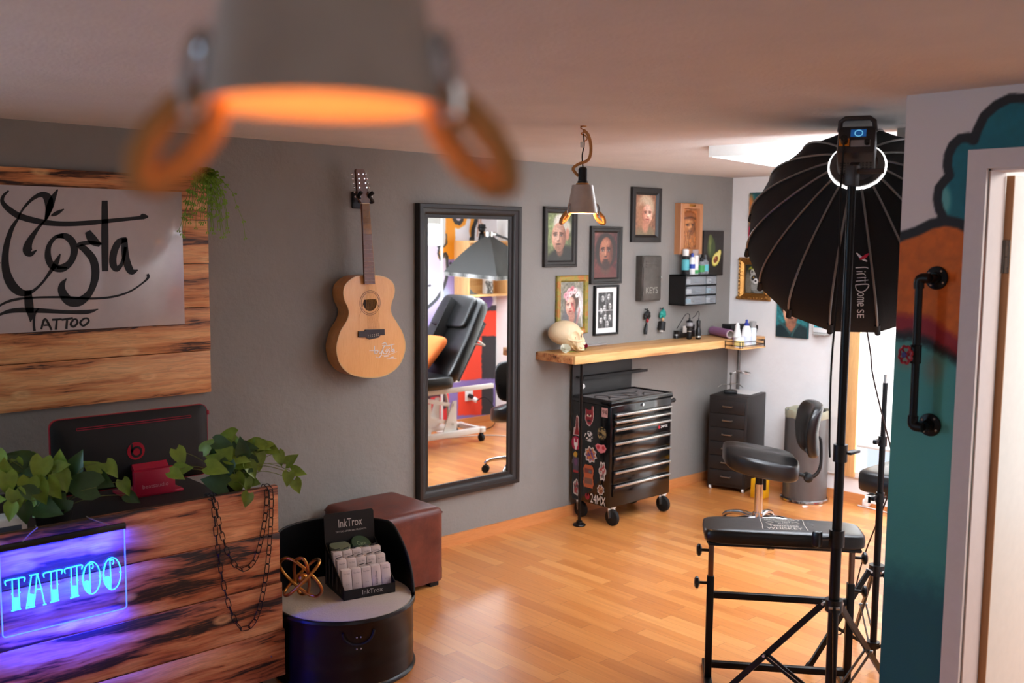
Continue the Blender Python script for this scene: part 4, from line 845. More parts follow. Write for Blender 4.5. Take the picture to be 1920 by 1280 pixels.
sk().loops([[(x-.002, y, z-.010) for x, y, z in jw], [(x+.006, y*1.10, z-.006) for x, y, z in jw], [(x+.002, y*1.04, z+.012) for x, y, z in jw], [(x-.007, y*.90, z+.012) for x, y, z in jw], [(x-.007, y*.90, z-.008) for x, y, z in jw], [(x-.002, y, z-.010) for x, y, z in jw]], closed=False).build('jaw', M_BONE, SK, sharp=70)
m = sk()
for i in range(11):
    a = -.85+1.7*i/10
    m.sph((.030+.079*math.cos(a), .040*math.sin(a), .0265), (.0038, .0036, .006), 8, 6); m.sph((.034+.079*math.cos(a), .041*math.sin(a), .0435), (.0038, .0036, .0065), 8, 6)
m.build('teeth', flat('tooth_enamel', (238, 224, 194), .3), SK)
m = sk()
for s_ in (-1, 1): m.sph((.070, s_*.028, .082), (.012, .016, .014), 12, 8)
m.sph((.094, 0, .058), (.010, .008, .012), 10, 8).sph((.07, 0, .036), (.026, .028, .008), 12, 8).build('hollow_shade', M_DARK, SK)  # dark blobs standing in for the shade inside sockets, nose and mouth
def rose(name, label, loc, r0, col, rz=0, tilt=(0, -1, .5)):
    t = thing(name, label, 'flower', loc, rz); R = Vector((0, 0, 1)).rotation_difference(Vector(tilt)).to_matrix(); c = Vector((0, 0, r0*1.0)); m = MB(); r = random.Random(int(r0*9999))
    for k in range(15):
        q = k/14; a0 = k*2.4; rad = r0*(.25+.75*q); L = []
        for i in range(4):
            f = i/3; row = []
            for j in range(7):
                g = (j/6-.5)*(1.9-.5*f); rr = rad*(.35+.75*math.sin(f*1.7)) ; z = r0*(-.5+1.25*f*(1-.35*q))-r0*.18*f*abs(g)
                row.append(c+R @ Vector((rr*math.cos(a0+g), rr*math.sin(a0+g), z)))
            L.append(row)
        m.loops(L, closed=False)
    m.build('petals', col, t, sharp=70); return t
w_r = rose('white_rose', 'white artificial rose in front of the skull on the bar shelf', (4.168, 4.055, ZT), .029, flat('white_petal', (250, 247, 232), .6), tilt=(-.5, -.8, .35))
r_r = rose('red_rose', 'crimson artificial rose beside the jaw of the skull', (4.40, 4.13, ZT), .026, flat('crimson_petal', (166, 18, 58), .5), tilt=(-.1, -.7, .6))
def leafmesh(m, p, d, up, L, Wd, fold=.25, curl=.2, heart=.28, n=5):
    """one leaf: base p, tip along d"""
    d = Vector(d).normalized(); up = Vector(up); s = d.cross(up); s = s.normalized() if s.length > 1e-4 else d.orthogonal().normalized(); nrm = s.cross(d)
    prof = [(-heart*.55, .55), (.0, .92), (.2, 1.), (.45, .84), (.72, .46), (.9, .16), (1., .0)]; rows = []
    for f, w_ in prof:
        c = p+d*L*max(f, 0)-nrm*curl*L*f*abs(f); e = p+d*L*f-nrm*curl*L*f*abs(f)
        rows.append([e+s*Wd/2*w_+nrm*fold*Wd*.5*w_, (c+e)/2+s*Wd*.27*w_+nrm*fold*Wd*.16*w_, c, (c+e)/2-s*Wd*.27*w_+nrm*fold*Wd*.16*w_, e-s*Wd/2*w_+nrm*fold*Wd*.5*w_])
    m.loops(rows, closed=False)
m = MB(); z = .005
for a, L in ((-.2, .06), (-2.4, .055)): leafmesh(m, Vector((.0, -.012, .008)), (math.cos(a), math.sin(a), .15), (0, 0, 1), L, .032)
m.build('leaves', M_LEAF, r_r, smooth=False)
m = MB(); leafmesh(m, Vector((.03, -.01, .006)), (.9, -.3, .1), (0, 0, 1), .07, .03); m.build('leaves', M_LEAF, w_r, smooth=False)
p = onZ(1112, 648, ZT); tag(MB(world=True).box(p.x-.11, p.x+.11, p.y-.02, p.y+.02, ZT, ZT+.012, .004).build('pen_tray', flat('grey_tray', (150, 142, 138), .45)), 'slim grey tray lying on the bar shelf right of the skull', 'tray')
# power supplies and pens
gp = 'tattoo power packs on the bar'
def onshelf(x, y): return onZ(x, y, ZT)
p = onshelf(1268, 634); t = thing('battery_pack', 'small black cylinder battery standing alone at the left of the power packs', 'battery', (p.x, p.y, ZT))
MB().lathe([(0, 0), (.015, 0), (.017, .002), (.017, .016), (.0155, .018), (.0155, .040), (.017, .042), (.017, .052), (.015, .054), (0, .054)], 24).build('body', M_PLAST, t); MB().lathe([(.0172, .020), (.0175, .021), (.0175, .026), (.0172, .027)], 24).build('band', M_ALU, t)
p = onshelf(1284, 633); t = thing('power_supply', 'low black power supply box with a white tag behind the tattoo pens', 'power supply', (p.x+.03, p.y+.03, ZT))
MB().box(-.085, .10, -.02, .03, 0, .048, .004).build('body', M_PLAST, t); MB().box(-.045, -.005, -.026, -.0205, .034, .080, .001).build('tag', M_WPL, t)
MB().box(.05, .11, -.01, .03, .048, .085, .006).build('dial_block', M_PLAST, t)
p = onshelf(1292, 636); t = thing('tattoo_pen', 'black tattoo pen machine with ribbed top, left of the pair on the bar', 'tattoo machine', (p.x, p.y, ZT), 0, gp)
MB().lathe([(0, 0), (.013, 0), (.018, .006), (.019, .03), (.016, .052), (.018, .062), (.018, .075), (.021, .078), (.023, .082), (.023, .122), (.020, .126), (.008, .130), (.006, .145), (0, .146)], 24).build('body', M_PLAST, t)
MB().lathe([(.0232, .09), (.0236, .091), (.0236, .114), (.0232, .115)], 24).build('label', flat('grey_label', (140, 138, 140), .4), t); MB().lathe([(.0162, .053), (.0172, .055), (.0172, .058), (.0162, .060)], 24).build('ring', M_ALU, t)
MB().tube([(0, 0, .145), (-.005, 0, .17), (-.03, .01, .17), (-.055, .03, .12), (-.06, .06, .07)], .0022, 8, spl=6).build('cable', M_RUB, t)
p2 = onshelf(1309, 636); t = thing('tattoo_pen', 'smooth black tattoo pen machine, right of the pair on the bar', 'tattoo machine', (p2.x, p2.y, ZT), 0, gp)
MB().lathe([(0, 0), (.013, 0), (.018, .006), (.020, .03), (.020, .055), (.015, .075), (.0135, .085), (.0145, .09), (.0145, .125), (.013, .128), (.005, .131), (.004, .145), (0, .146)], 24).build('body', M_PLAST, t)
MB().lathe([(.0202, .014), (.0206, .015), (.0206, .022), (.0202, .023)], 24).build('ring', M_ALU, t)
MB().tube([(0, 0, .145), (.004, 0, .175), (-.01, .0, .19), (-.035, .0, .165), (-.06, .01, .145)], .0022, 8, spl=6).build('cable', M_RUB, t)
a = onshelf(1369, 635); d = Vector((.145, .26, 0)); t = thing('film_roll', 'purple wrapped cardboard tube roll lying on the bar shelf', 'roll', (a.x, a.y, ZT)); c = Vector((0, 0, .0315))
dn = d.normalized(); L = .28
MB().lathe([(.0255, 0), (.031, 0), (.031, L), (.0255, L), (.0255, 0)], 28, c, dn).build('wrap', flat('purple_foil', (150, 98, 140), .35), t); MB().lathe([(.022, -.003), (.027, -.003), (.027, L+.003), (.022, L+.003), (.022, -.003)], 28, c, dn).build('core', flat('cardboard_tube', (206, 190, 180), .7), t)
p = onshelf(1384, 634); t = thing('storage_case', 'black plastic storage case with a lid at the right end of the bar shelf', 'case', (p.x+.09, p.y+.05, ZT), -.5)
MB().loops([[(s*a_*k, q*b_*k, z) for s, q in ((-1, -1), (1, -1), (1, 1), (-1, 1))] for a_, b_, z, k in ((.088, .06, 0, 1), (.098, .068, .055, 1))], cap0=True, cap1=True).build('box', M_PLAST, t); MB().box(-.103, .103, -.072, .072, .056, .088, .006).build('lid', M_MATT, t)
# wire rack hung at the front of the shelf end
t = thing('wire_rack', 'black wire rack with wooden base at the right end of the bar shelf', 'rack', (5.72, 3.86, 1.0))
X0, X1, Yf, Yb = 5.575, 5.86, 3.797, 3.929
MB(world=True).box(X0, X1, Yf, Yb, 1.0, 1.010, .002).build('base', M_PINE, t)
m = MB(world=True)
for z in (1.025, 1.052): m.tube([(X0, Yb, z), (X0, Yf+.012, z), (X0+.012, Yf, z), (X1-.012, Yf, z), (X1, Yf+.012, z), (X1, Yb, z)], .0028, 8)
for x, y in ((X0, Yb-.004), (X0, Yf+.012), (X0+.012, Yf), (X1-.012, Yf), (X1, Yf+.012), (X1, Yb-.004)): m.cyl((x, y, 1.008), (x, y, 1.056), .0026, n=8)
m.build('wire', M_BLACK, t)
gB = 'bottles in the wire rack'; bz = 1.0105
bottle('squeeze_bottle', 'short white squeeze bottle at the left of the wire rack', (5.645, 3.865, bz), [(.032, 0), (.033, .004), (.033, .052), (.03, .056)], M_WPL, .056, [(.031, .056), (.031, .066), (.028, .068)], M_WPL, (.0332, .012, .045, flat('label_cream_yellow', (226, 206, 130), .5)), gB, 'tub')
bottle('wash_bottle', 'white bottle with a dark blue cap in the wire rack', (5.735, 3.87, bz), [(.034, 0), (.036, .004), (.036, .075), (.026, .125), (.018, .14)], M_WPL, .14, [(.018, .14), (.018, .155), (.010, .160), (.008, .180), (.005, .182)], flat('blue_cap', (36, 52, 140), .4), (.0362, .02, .07, flat('label_pale', (206, 214, 232), .5)), gB)
bottle('spray_can', 'slim white spray can with a grey cap, rightmost in the wire rack', (5.815, 3.875, bz), [(.025, 0), (.026, .004), (.026, .115), (.022, .122)], flat('pale_blue_white', (214, 226, 230), .4), .122, [(.0225, .122), (.0235, .124), (.0235, .162), (.020, .166)], flat('grey_cap', (150, 150, 148), .4), None, gB, 'spray can')
bottle('lotion_bottle', 'white cone-topped bottle standing behind the tub in the wire rack', (5.68, 3.905, bz), [(.027, 0), (.028, .003), (.028, .07), (.016, .12)], M_WPL, .12, [(.016, .12), (.015, .14), (.006, .16)], M_WPL, (.0282, .02, .06, flat('label_lilac', (190, 170, 210), .5)), gB)

# ================================================================== TOOL TROLLEY
t = thing('tool_trolley', 'black wheeled tool trolley covered with stickers under the bar shelf', 'tool trolley', (4.69, 4.05, 0)); M_GLOSS = flat('gloss_black_steel', (12, 12, 13), .16, .2, coat=.5)
x0, x1, y0, y1 = -.288, .288, -.155, .165
MB().box(x0, x1, y0+.004, y1, .115, .735, .008).box(x0-.004, x1+.004, y0-.004, y1+.004, .735, .757, .004).build('cabinet', M_GLOSS, t)
m = MB().box(x0+.02, x1-.02, y0+.02, y1-.015, .7575, .759); m.build('top_mat', flat('grey_rubber_mat', (116, 112, 110), .7), t)
MB().frame(x0, x1, 0, .32, [(0, 0), (0, .01), (.006, .012), (.012, .01), (.012, 0)]).build('tray_rim', M_GLOSS, t)
rim = [o for o in t.children if o.name.startswith('tray_rim')][0]
for v in rim.data.vertices: v.co = (v.co.x, v.co.z+y0, .757-v.co.y)
m = MB(); r = random.Random(8); tm = lambda x, y: Vector((x, y, .7605))
for P in ([(-.2, -.06, .008), (-.12, .02, .012), (-.16, .08, .010), (-.22, .03, .006), (-.10, -.05, .010)], [(-.08, .06, .006), (-.02, -.03, .012), (.05, -.07, .010), (.08, .0, .012), (.03, .05, .008)], [(.04, .08, .005), (.12, .02, .012), (.2, .06, .008)], [(.10, -.08, .006), (.17, -.02, .012), (.22, -.07, .008)], [(-.24, -.09, .004), (-.05, -.1, .008), (.2, -.1, .004)], [(-.05, .09, .004), (.02, .02, .01), (-.03, -.08, .006)]):
    m.stroke(P, tm, 8, .0005, (0, 0, 1))
m.build('lettering', M_INK, t, smooth=False)
hz = [.678, .634, .589, .504, .416, .328, .244]; bz_ = hz[1:]+[.165]
for i, z in enumerate(hz):
    zt, zb = z+.012, bz_[i]+.016
    d = MB().box(x0+.022, x1-.022, y0-.010, y0+.006, zb, zt, .003).build('drawer', M_GLOSS, t)
    MB().box(x0+.026, x1-.026, y0-.024, y0-.010, z-.006, z+.009, .004).build('handle', M_ALU, d)
MB().cyl((0, y0-.006, .718), (0, y0+.004, .718), .008).build('lock', M_CHROME, t)
MB().text('24MX', .165, .553, .068, .017, lambda x, z: Vector((x, y0-.0112, z))).build('lettering', M_WPAINT, t, smooth=False)
MB().sph((.152, y0-.0105, .561), (.010, .001, .011), 12, 6).build('emblem', flat('emblem_red', (170, 22, 40), .4), t)
MB().tube([(x1, y0+.02, .70), (x1+.035, y0+.015, .715), (x1+.05, y0+.05, .70), (x1+.05, y1-.05, .70), (x1+.035, y1-.02, .715), (x1, y1-.02, .70)], .011, 10, spl=5).build('push_handle', M_MATT, t)
m = MB().box(x1+.002, x1+.03, y0+.05, y0+.09, .36, .50, .004).box(x1+.004, x1+.016, y0+.02, y0+.05, .52, .68, .004); m.build('side_holster', M_MATT, t)
for sx in (-1, 1):
    for sy, fr in ((y0+.03, True), (y1-.03, False)):
        cx_ = sx*(.288-.045)
        f = MB().box(cx_-.022, cx_+.022, sy-.022, sy+.022, .108, .115).bar((cx_-.018, sy-.004, .11), (cx_-.018, sy-.012, .05), .003, .03, (1, 0, 0)).bar((cx_+.018, sy-.004, .11), (cx_+.018, sy-.012, .05), .003, .03, (1, 0, 0)).build('caster_fork', M_ALU, t)
        MB().lathe([(.018, -.012), (.045, -.013), (.050, -.009), (.050, .009), (.045, .013), (.018, .012), (.012, .015), (0, .015)], 28, (cx_, sy-.012, .0502), (1, 0, 0)).lathe([(0, -.015), (.012, -.015), (.018, -.012)], 28, (cx_, sy-.012, .0502), (1, 0, 0)).build('wheel', M_RUB, f)
# back panel with a small ledge
MB().box(x0, x1-.02, y1+.002, y1+.012, .55, .995, .002).build('back_panel', flat('charcoal_panel', (44, 43, 42), .5), t)
MB().box(x0+.03, x1+.06, y1-.065, y1+.002, .875, .880).box(x0+.03, x1+.06, y1-.066, y1-.063, .868, .886).build('ledge', M_MATT, t)
# stickers on the left side
SP = lambda x, y: onX(1040+x/4.925, 720+y/4.925, 4.3985)
def sticker(x0_, y0_, x1_, y1_, fn, shape):
    a = SP(x0_, y1_); b = SP(x1_, y0_); W_, H_ = a.y-b.y, b.z-a.z
    def kp(u, v): return shape(u, v) > .5
    def art(u, v): return fn(u, v)
    o = grid_paint('sticker', art, (4.3985, a.y, a.z), (0, -W_, 0), (0, 0, H_), 26, 34, M_PAINT, t, kp); return o
def blob(cols, n0, border=True, sd=1, sx=5, sy=7):
    def shape(u, v): a = np.arctan2(v-.5, u-.5); rr = np.hypot((u-.5)/.47, (v-.5)/.48); return (rr < 1-.10*(1+np.sin(a*n0+sd))).astype(float)
    def fn(u, v):
        n = vnoise(u, v, sx, sy, sd); im = fill(u.shape, C(*cols[0]))
        for i, c in enumerate(cols[1:]): im = over(im, sm(vnoise(u, v, sx, sy, sd+i+3), .50, .58), C(*c))
        a = np.arctan2(v-.5, u-.5); rr = np.hypot((u-.5)/.47, (v-.5)/.48); im = over(im, sm(rr, .78-.10*(1+np.sin(a*n0+sd)), .86-.10*(1+np.sin(a*n0+sd))), C(214, 208, 204)); return im
    return fn, shape
poly = lambda P: (lambda u, v: inside(u, v, P))
for bx, (fn, shp) in (((172, 290, 240, 468), (lambda u, v: over(over(fill(u.shape, C(196, 176, 172)), inside(u, v, [(.15, .05), (.85, .05), (.7, .35), (.62, .9), (.4, .9), (.32, .35)]), C(150, 30, 36)), ell(u, v, .5, .55, .16, .3, 0, .2)*.7, C(92, 50, 50)), poly([(.0, .0), (1, .0), (.95, .36), (.78, .42), (.75, .9), (.55, 1), (.4, .95), (.25, .42), (.05, .36)]))),
    ((155, 488, 238, 598), (lambda u, v: over(fill(u.shape, C(170, 24, 66)), np.clip(ell(u, v, .5, .38, .2, .18, 0, .1)+line(u, v, [(.34, .4), (.32, .78)], .1, .2)+line(u, v, [(.66, .4), (.68, .78)], .1, .2)+line(u, v, [(.5, .3), (.5, .12)], .2, .2), 0, 1), C(236, 232, 230)), lambda u, v: (np.hypot(u-.5, v-.5) < .5).astype(float))),
    ((155, 628, 235, 805), (lambda u, v: over(over(over(fill(u.shape, C(74, 70, 84)), ell(u, v, .45, .86, .25, .14, 0, .2), C(206, 160, 50)), ell(u, v, .5, .5, .2, .18, 0, .3), C(110, 70, 110)), 1-sm(v, .08, .14), C(170, 40, 40)), poly([(.2, .0), (.8, .0), (.8, .35), (1, .3), (.85, .7), (.65, .75), (.7, .95), (.4, 1), (.15, .85), (.2, .7), (.0, .45), (.2, .4)]))),
    ((165, 875, 232, 1028), blob([(70, 56, 60), (180, 60, 60), (150, 140, 138)], 5, sd=4)),
    ((280, 205, 362, 378), (lambda u, v: over(over(over(over(fill(u.shape, C(140, 26, 42)), np.clip(ell(u, v, .32, .5, .12, .05, -.3, .2)+ell(u, v, .62, .5, .12, .05, .3, .2), 0, 1), C(236, 226, 200)), ell(u, v, .46, .25, .22, .06, 0, .2), C(30, 12, 18)), np.clip(line(u, v, [(.3, .62), (.45, .5)], .06, .3)+line(u, v, [(.65, .62), (.5, .5)], .06, .3), 0, 1), C(50, 10, 20)), line(u, v, [(.02, .75), (.0, .3), (.3, .02), (.7, .02), (.98, .4), (.95, .95)], .08, .3), C(220, 200, 196)), poly([(.05, .85), (.3, .78), (.6, .78), (.75, .85), (.7, .98), (.95, 1), (1, .5), (.9, .25), (.6, .0), (.3, .02), (.0, .3)]))),
    ((275, 440, 355, 525), (lambda u, v: fill(u.shape, C(222, 220, 218)), lambda u, v: ((vnoise(u, v, 7, 7, 5) > .53) & (np.hypot(u-.5, v-.5) < .5)).astype(float))),
    ((268, 583, 395, 718), blob([(70, 50, 110), (150, 40, 60), (90, 80, 160), (200, 120, 60)], 9, sd=7, sx=8, sy=6)),
    ((262, 757, 362, 942), (lambda u, v: over(over(over(fill(u.shape, C(190, 96, 54)), inside(u, v, [(.15, .62), (.85, .62), (.85, .85), (.15, .85)]), C(120, 60, 56)), ell(u, v, .65, .72, .15, .07, 0, .3), C(90, 100, 104)), inside(u, v, [(.15, .15), (.85, .15), (.85, .42), (.15, .42)])*.8, C(110, 84, 74)), poly([(.1, .0), (.9, .0), (1, .2), (.92, .5), (1, .8), (.85, 1), (.15, 1), (.0, .8), (.08, .5), (.0, .2)]))),
    ((433, 225, 490, 302), (lambda u, v: fill(u.shape, C(206, 156, 152)), lambda u, v: np.ones(u.shape))),
    ((393, 400, 480, 510), (lambda u, v: over(fill(u.shape, C(40, 36, 26)), (vnoise(u, v, 8, 8, 15) > .5)*1., C(150, 132, 84)), lambda u, v: ((np.hypot(u-.5, v-.5) < .48) & (vnoise(u, v, 6, 6, 2) > .38)).astype(float))),
    ((373, 563, 478, 628), (lambda u, v: over(fill(u.shape, C(222, 130, 138)), np.clip(ell(u, v, .27, .62, .12, .2, 0, .2)+ell(u, v, .73, .62, .12, .2, 0, .2), 0, 1), C(178, 30, 44)), poly([(.0, .7), (.2, .98), (.5, .9), (.8, .98), (1, .6), (.85, .2), (.5, .0), (.2, .25)]))),
    ((402, 712, 480, 895), blob([(200, 190, 184), (160, 44, 50), (110, 104, 102)], 6, sd=11)), ((388, 933, 460, 1020), blob([(150, 92, 60), (110, 60, 40), (196, 160, 120)], 8, sd=13)),
    ((278, 1010, 325, 1066), (lambda u, v: fill(u.shape, C(150, 18, 38)), lambda u, v: ((np.hypot((u-.5)/.45, (v-.55)/.45) < 1) & ~((np.abs(u-.5) < .12) & (v > .62))).astype(float)))):
    sticker(*bx, fn, shp)
m = MB(world=True); a, b = SP(330, 1090), SP(470, 1040); m.text('24MX', 0, 0, 1, 1, lambda x, z: Vector((4.398, a.y+(b.y-a.y)*x, a.z+.002-.004*x+(b.z-a.z)*z*.95)))
m.build('lettering', M_WPAINT, t, smooth=False)
a2, b2 = SP(441, 280), SP(483, 240); MB(world=True).text('94', 0, 0, 1, 1, lambda x, z: Vector((4.3978, a2.y+(b2.y-a2.y)*x, a2.z+(b2.z-a2.z)*z))).build('lettering', M_INK, t, smooth=False)

# ================================================================== DRAWER CABINET, BIN, STOOL, ARMREST
def superpad(m, c, r, n1=.35, n2=.35, nu=36, nv=16, fn=None):
    f = lambda w_, e: math.copysign(abs(w_)**e, w_); L = []
    for i in range(nv+1):
        p = -PI/2+PI*i/nv; row = []
        for k in range(nu):
            a = 2*PI*k/nu; v = Vector((c[0]+r[0]*f(math.cos(p), n1)*f(math.cos(a), n2), c[1]+r[1]*f(math.cos(p), n1)*f(math.sin(a), n2), c[2]+r[2]*f(math.sin(p), n1)))
            row.append(fn(v) if fn else v)
        L.append(row)
    return m.loops(L)
hang = math.atan2(-.97, .233); hx = Vector((.233, -.97, 0)); hy = Vector((.97, .233, 0))
hc = Vector((5.636, 4.087, 0))+hx*.1375+hy*.18
t = thing('drawer_cabinet', 'narrow dark metal six drawer cabinet on casters in the far corner', 'drawer cabinet', tuple(hc), hang); M_HEL = flat('anthracite_steel', (36, 31, 29), .45)
MB().box(-.1375, .1375, -.176, .18, .028, .66, .003).build('cabinet', M_HEL, t)
for k in range(6):
    z0 = .052+.098*k
    d = MB().box(-.122, .122, -.184, -.174, z0, z0+.094, .002).build('drawer', M_HEL, t)
    MB().tube([(-.034, -.184, z0+.052), (-.034, -.196, z0+.050), (.034, -.196, z0+.050), (.034, -.184, z0+.052)], .0042, 8).build('handle', M_ALU, d)
for sx in (-1, 1):
    for sy in (-.165, .165): MB().cyl((sx*.118-.006, sy, .015), (sx*.118+.006, sy, .015), .015).box(sx*.118-.007, sx*.118+.007, sy-.006, sy+.006, .015, .03).build('caster', M_WPL, t)
p = Vector((5.93, 3.96, .66)); tag(MB(world=True).prism([(-.08, -.09), (.09, -.06), (.06, .12), (-.11, .09)], (0, 0, .004), (5.93, 3.99, .6605), (1, 0, 0), (0, 1, 0)).build('paper_stack', M_WPL), 'white paper sheets lying on the dark drawer cabinet', 'paper')
p = onZ(1364, 737, .662); p = Vector((5.80, 4.03, .661)); t = thing('magnifier_stand', 'small metal helping hands magnifier stand on the dark drawer cabinet', 'magnifier', tuple(p), -.9)
MB().box(-.045, .045, -.03, .03, 0, .02, .003).build('base', M_BLACK, t)
m = MB().cyl((0, 0, .02), (0, 0, .14), .004).cyl((-.05, 0, .06), (.05, 0, .07), .003).sph((0, 0, .065), .009).sph((0, 0, .14), .010)
for s_ in (-1, 1): m.tube([(s_*.05, 0, .066), (s_*.065, -.012, .06), (s_*.085, -.02, .045)], [.003, .004, .002], 8)
m.build('arms', flat('dull_steel', (120, 116, 110), .35, .9), t)
MB().tube([(0, 0, .14), (.02, 0, .15), (.035, 0, .15)], .004, 8).lathe([(.045, -.006), (.050, -.006), (.050, .006), (.045, .006), (.045, -.006)], 32, (.085, 0, .15), (.15, 0, 1)).build('lens_ring', M_ALU, t)
MB().lathe([(0, -.002), (.045, -.001), (.045, .001), (0, .002)], 32, (.085, 0, .15), (.15, 0, 1)).build('lens', M_CLEAR, t)
tag(MB(world=True).box(5.655, 5.745, 3.655, 3.745, 0, .13, .006).build('yellow_bin', flat('yellow_plastic', (236, 176, 20), .4)), 'yellow plastic container on the floor behind the black stool', 'container')
t = thing('trash_bin', 'tall grey metal trash bin with a liner by the white wall', 'trash bin', (5.898, 3.482, 0))
MB().lathe([(.1555, 0), (.160, .004), (.158, .016), (.148, .022)], 48).build('base_ring', M_CHROME, t)
MB().lathe([(0, .004), (.145, .006), (.143, .02), (.143, .60), (.140, .602), (.138, .59), (.138, .03), (0, .03)], 48).build('body', flat('grey_bin_metal', (108, 107, 107), .36, .5), t)
r = random.Random(6); L = []
for rr, z in ((.136, .50), (.137, .60), (.141, .612), (.146, .604), (.1465, .572), (.145, .560)): L.append([((rr+.0025*math.sin(a*9+z*40)+r.uniform(0, .001))*math.cos(a), (rr+.0025*math.sin(a*9+z*40))*math.sin(a), z+.004*math.sin(a*7)) for a in np.linspace(0, 2*PI, 61)[:-1]])
MB().loops(L).build('liner', flat('bin_liner', (176, 172, 148), .35, alpha=.7), t)
# stool with backrest
t = thing('tattoo_stool', 'black leatherette rolling stool with small backrest near the bar', 'stool', (4.94, 3.213, 0), math.radians(42))
def seat_fn(v):
    y = v.y; k = 1-.22*max(0, y/.21)**2; z = v.z+.028*math.cos(v.x/.21*1.3)*.6+.034*(y/.21)+(.012*math.sin(v.x*18)**2 if v.z > .47 else 0)
    return Vector((v.x*k, y, z))
superpad(MB(), (0, 0, .432), (.215, .212, .065), .42, .55, 48, 18, seat_fn).build('seat', M_BLEA, t, sharp=80)
def back_fn(v):
    q = v.x/.19; z = v.z-.66; y = v.y-.035*(1-q*q)+.0+.05*(z/.15)*0-.22*z*.35+.02*math.cos(z*12)
    return Vector((v.x*(1-.10*max(0, -z/.15)), y+.02, v.z))
superpad(MB(), (0, -.285, .645), (.185, .038, .155), .4, .5, 44, 18, back_fn).build('backrest', M_BLEA, t, sharp=80)
MB().box(-.07, .07, -.13, .10, .380, .398, .004).cyl((0, 0, .37), (0, 0, .30), .022).build('seat_plate', M_MATT, t)
MB().cyl((0, 0, .13), (0, 0, .31), .024).build('gas_cylinder', M_CHROME, t); MB().cyl((0, 0, .07), (0, 0, .14), .032).build('hub', M_CHROME, t)
MB().tube([(0, -.10, .385), (0, -.22, .375), (0, -.30, .36), (0, -.345, .42), (0, -.345, .56), (0, -.33, .60)], [.012, .012, .012, .009, .008, .008], 10, spl=5).sph((0, -.28, .355), (.03, .028, .03)).build('back_arm', M_MATT, t)
MB().tube([(.05, -.03, .385), (.12, -.04, .37), (.13, -.05, .30)], .006, 8, spl=4).box(.118, .142, -.062, -.044, .24, .31, .006).build('lever', M_MATT, t)
MB().cyl((-.05, -.26, .36), (.06, -.28, .35), .010).sph((.075, -.285, .35), (.028, .022, .022)).build('tilt_knob', M_MATT, t)
for k in range(5):
    a = math.radians(-130-42+72*k); ca, sa = math.cos(a), math.sin(a)
    P = [Vector((.02*ca, .02*sa, .105)), Vector((.12*ca, .12*sa, .112)), Vector((.22*ca, .22*sa, .092)), Vector((.255*ca, .255*sa, .066))]
    lg = MB().tube(P, [.020, .017, .014, .013], 10, spl=5).build('base_leg', M_CHROME, t)
    c = Vector((.250*ca, .250*sa, .028)); s_ = Vector((-sa, ca, 0)); m = MB()
    for d in (-.013, .013): m.cyl(c+s_*(d-.008), c+s_*(d+.008), .0278, n=20)
    m.cyl((c.x, c.y, .03), (c.x, c.y, .066), .007).build('caster', M_RUB, lg)
# armrest
aang = math.atan2(-.776, .631)
t = thing('armrest_stand', 'black padded tattoo armrest on a height adjustable steel stand in the foreground', 'armrest', (3.28, 2.026, 0), aang)
superpad(MB(), (0, 0, .614), (.296, .108, .030), .30, .28, 56, 14).build('pad', M_BLEA, t, sharp=80)
MB().box(-.28, .28, -.09, .09, .575, .588, .004).build('pad_board', M_MATT, t)
q = [onZ(*p, .6455) for p in ((1423, 970.5), (1505, 973), (1518, 995), (1428, 992))]; Wt = wmat(t).inverted(); q = [Wt @ p for p in q]
def padmap(u, v, z=.6448): a = q[3]+(q[2]-q[3])*u; b = q[0]+(q[1]-q[0])*u; p = a+(b-a)*v; return Vector((p.x, p.y, z))
m = MB()
m.text("JACK DANIEL'S", .10, .83, .80, .13, padmap); m.text('Old', .34, .66, .12, .10, padmap); m.text('No.7', .50, .64, .18, .13, padmap); m.text('BRAND', .40, .53, .22, .07, padmap); m.text('Tennessee', .18, .31, .64, .16, padmap); m.text('WHISKEY', .12, .08, .76, .17, padmap)
for P in ([(.06, .02, .008), (.03, .10, .012), (.04, .5, .01), (.02, .9, .012), (.08, .985, .008), (.5, .99, .008), (.92, .985, .008), (.98, .9, .012), (.96, .5, .01), (.97, .1, .012), (.94, .02, .008), (.5, .03, .006), (.06, .02, .006)], [(.12, .60, .004), (.2, .70, .02), (.3, .66, .006), (.24, .58, .012), (.14, .56, .006)], [(.88, .60, .004), (.8, .70, .02), (.7, .66, .006), (.76, .58, .012), (.86, .56, .006)], [(.12, .78, .004), (.5, .80, .012), (.88, .78, .004)], [(.14, .49, .004), (.5, .47, .012), (.86, .49, .004)]):
    m.stroke(P, padmap, 5, .0004, (0, 0, 1))
m.build('lettering', flat('faded_white_print', (190, 182, 172), .6), t, smooth=False)
M_COP = flat('bronze_chrome', (120, 92, 76), .25, .9)
for sx in (-1, 1):
    x = sx*.262
    MB().box(x-.010, x+.010, -.010, .010, .38, .578, .002).build('inner_post', M_COP, t); MB().box(x-.0135, x+.0135, -.0135, .0135, .0, .43, .002).build('outer_post', M_BLACK, t)
    MB().box(x-.015, x+.015, -.17, .17, .0, .026, .003).build('foot', M_BLACK, t)
    for z, d in ((.53, 1.), (.40, 1.15)):
        MB().cyl((x, 0, z), (x+sx*.040*d, 0, z), .006).lathe([(0, 0), (.012, .002), (.023, .008), (.024, .016), (.016, .022), (0, .023)], 20, (x+sx*.034*d, 0, z), (sx, 0, 0)).build('knob', M_PLAST, t)
    MB().box(x-.02, x+.02, -.03, .03, .568, .578).build('bracket', M_BLACK, t)
for z in (.355, .075): MB().box(-.25, .25, -.011, .011, z-.0125, z+.0125, .002).build('cross_bar', M_BLACK, t)

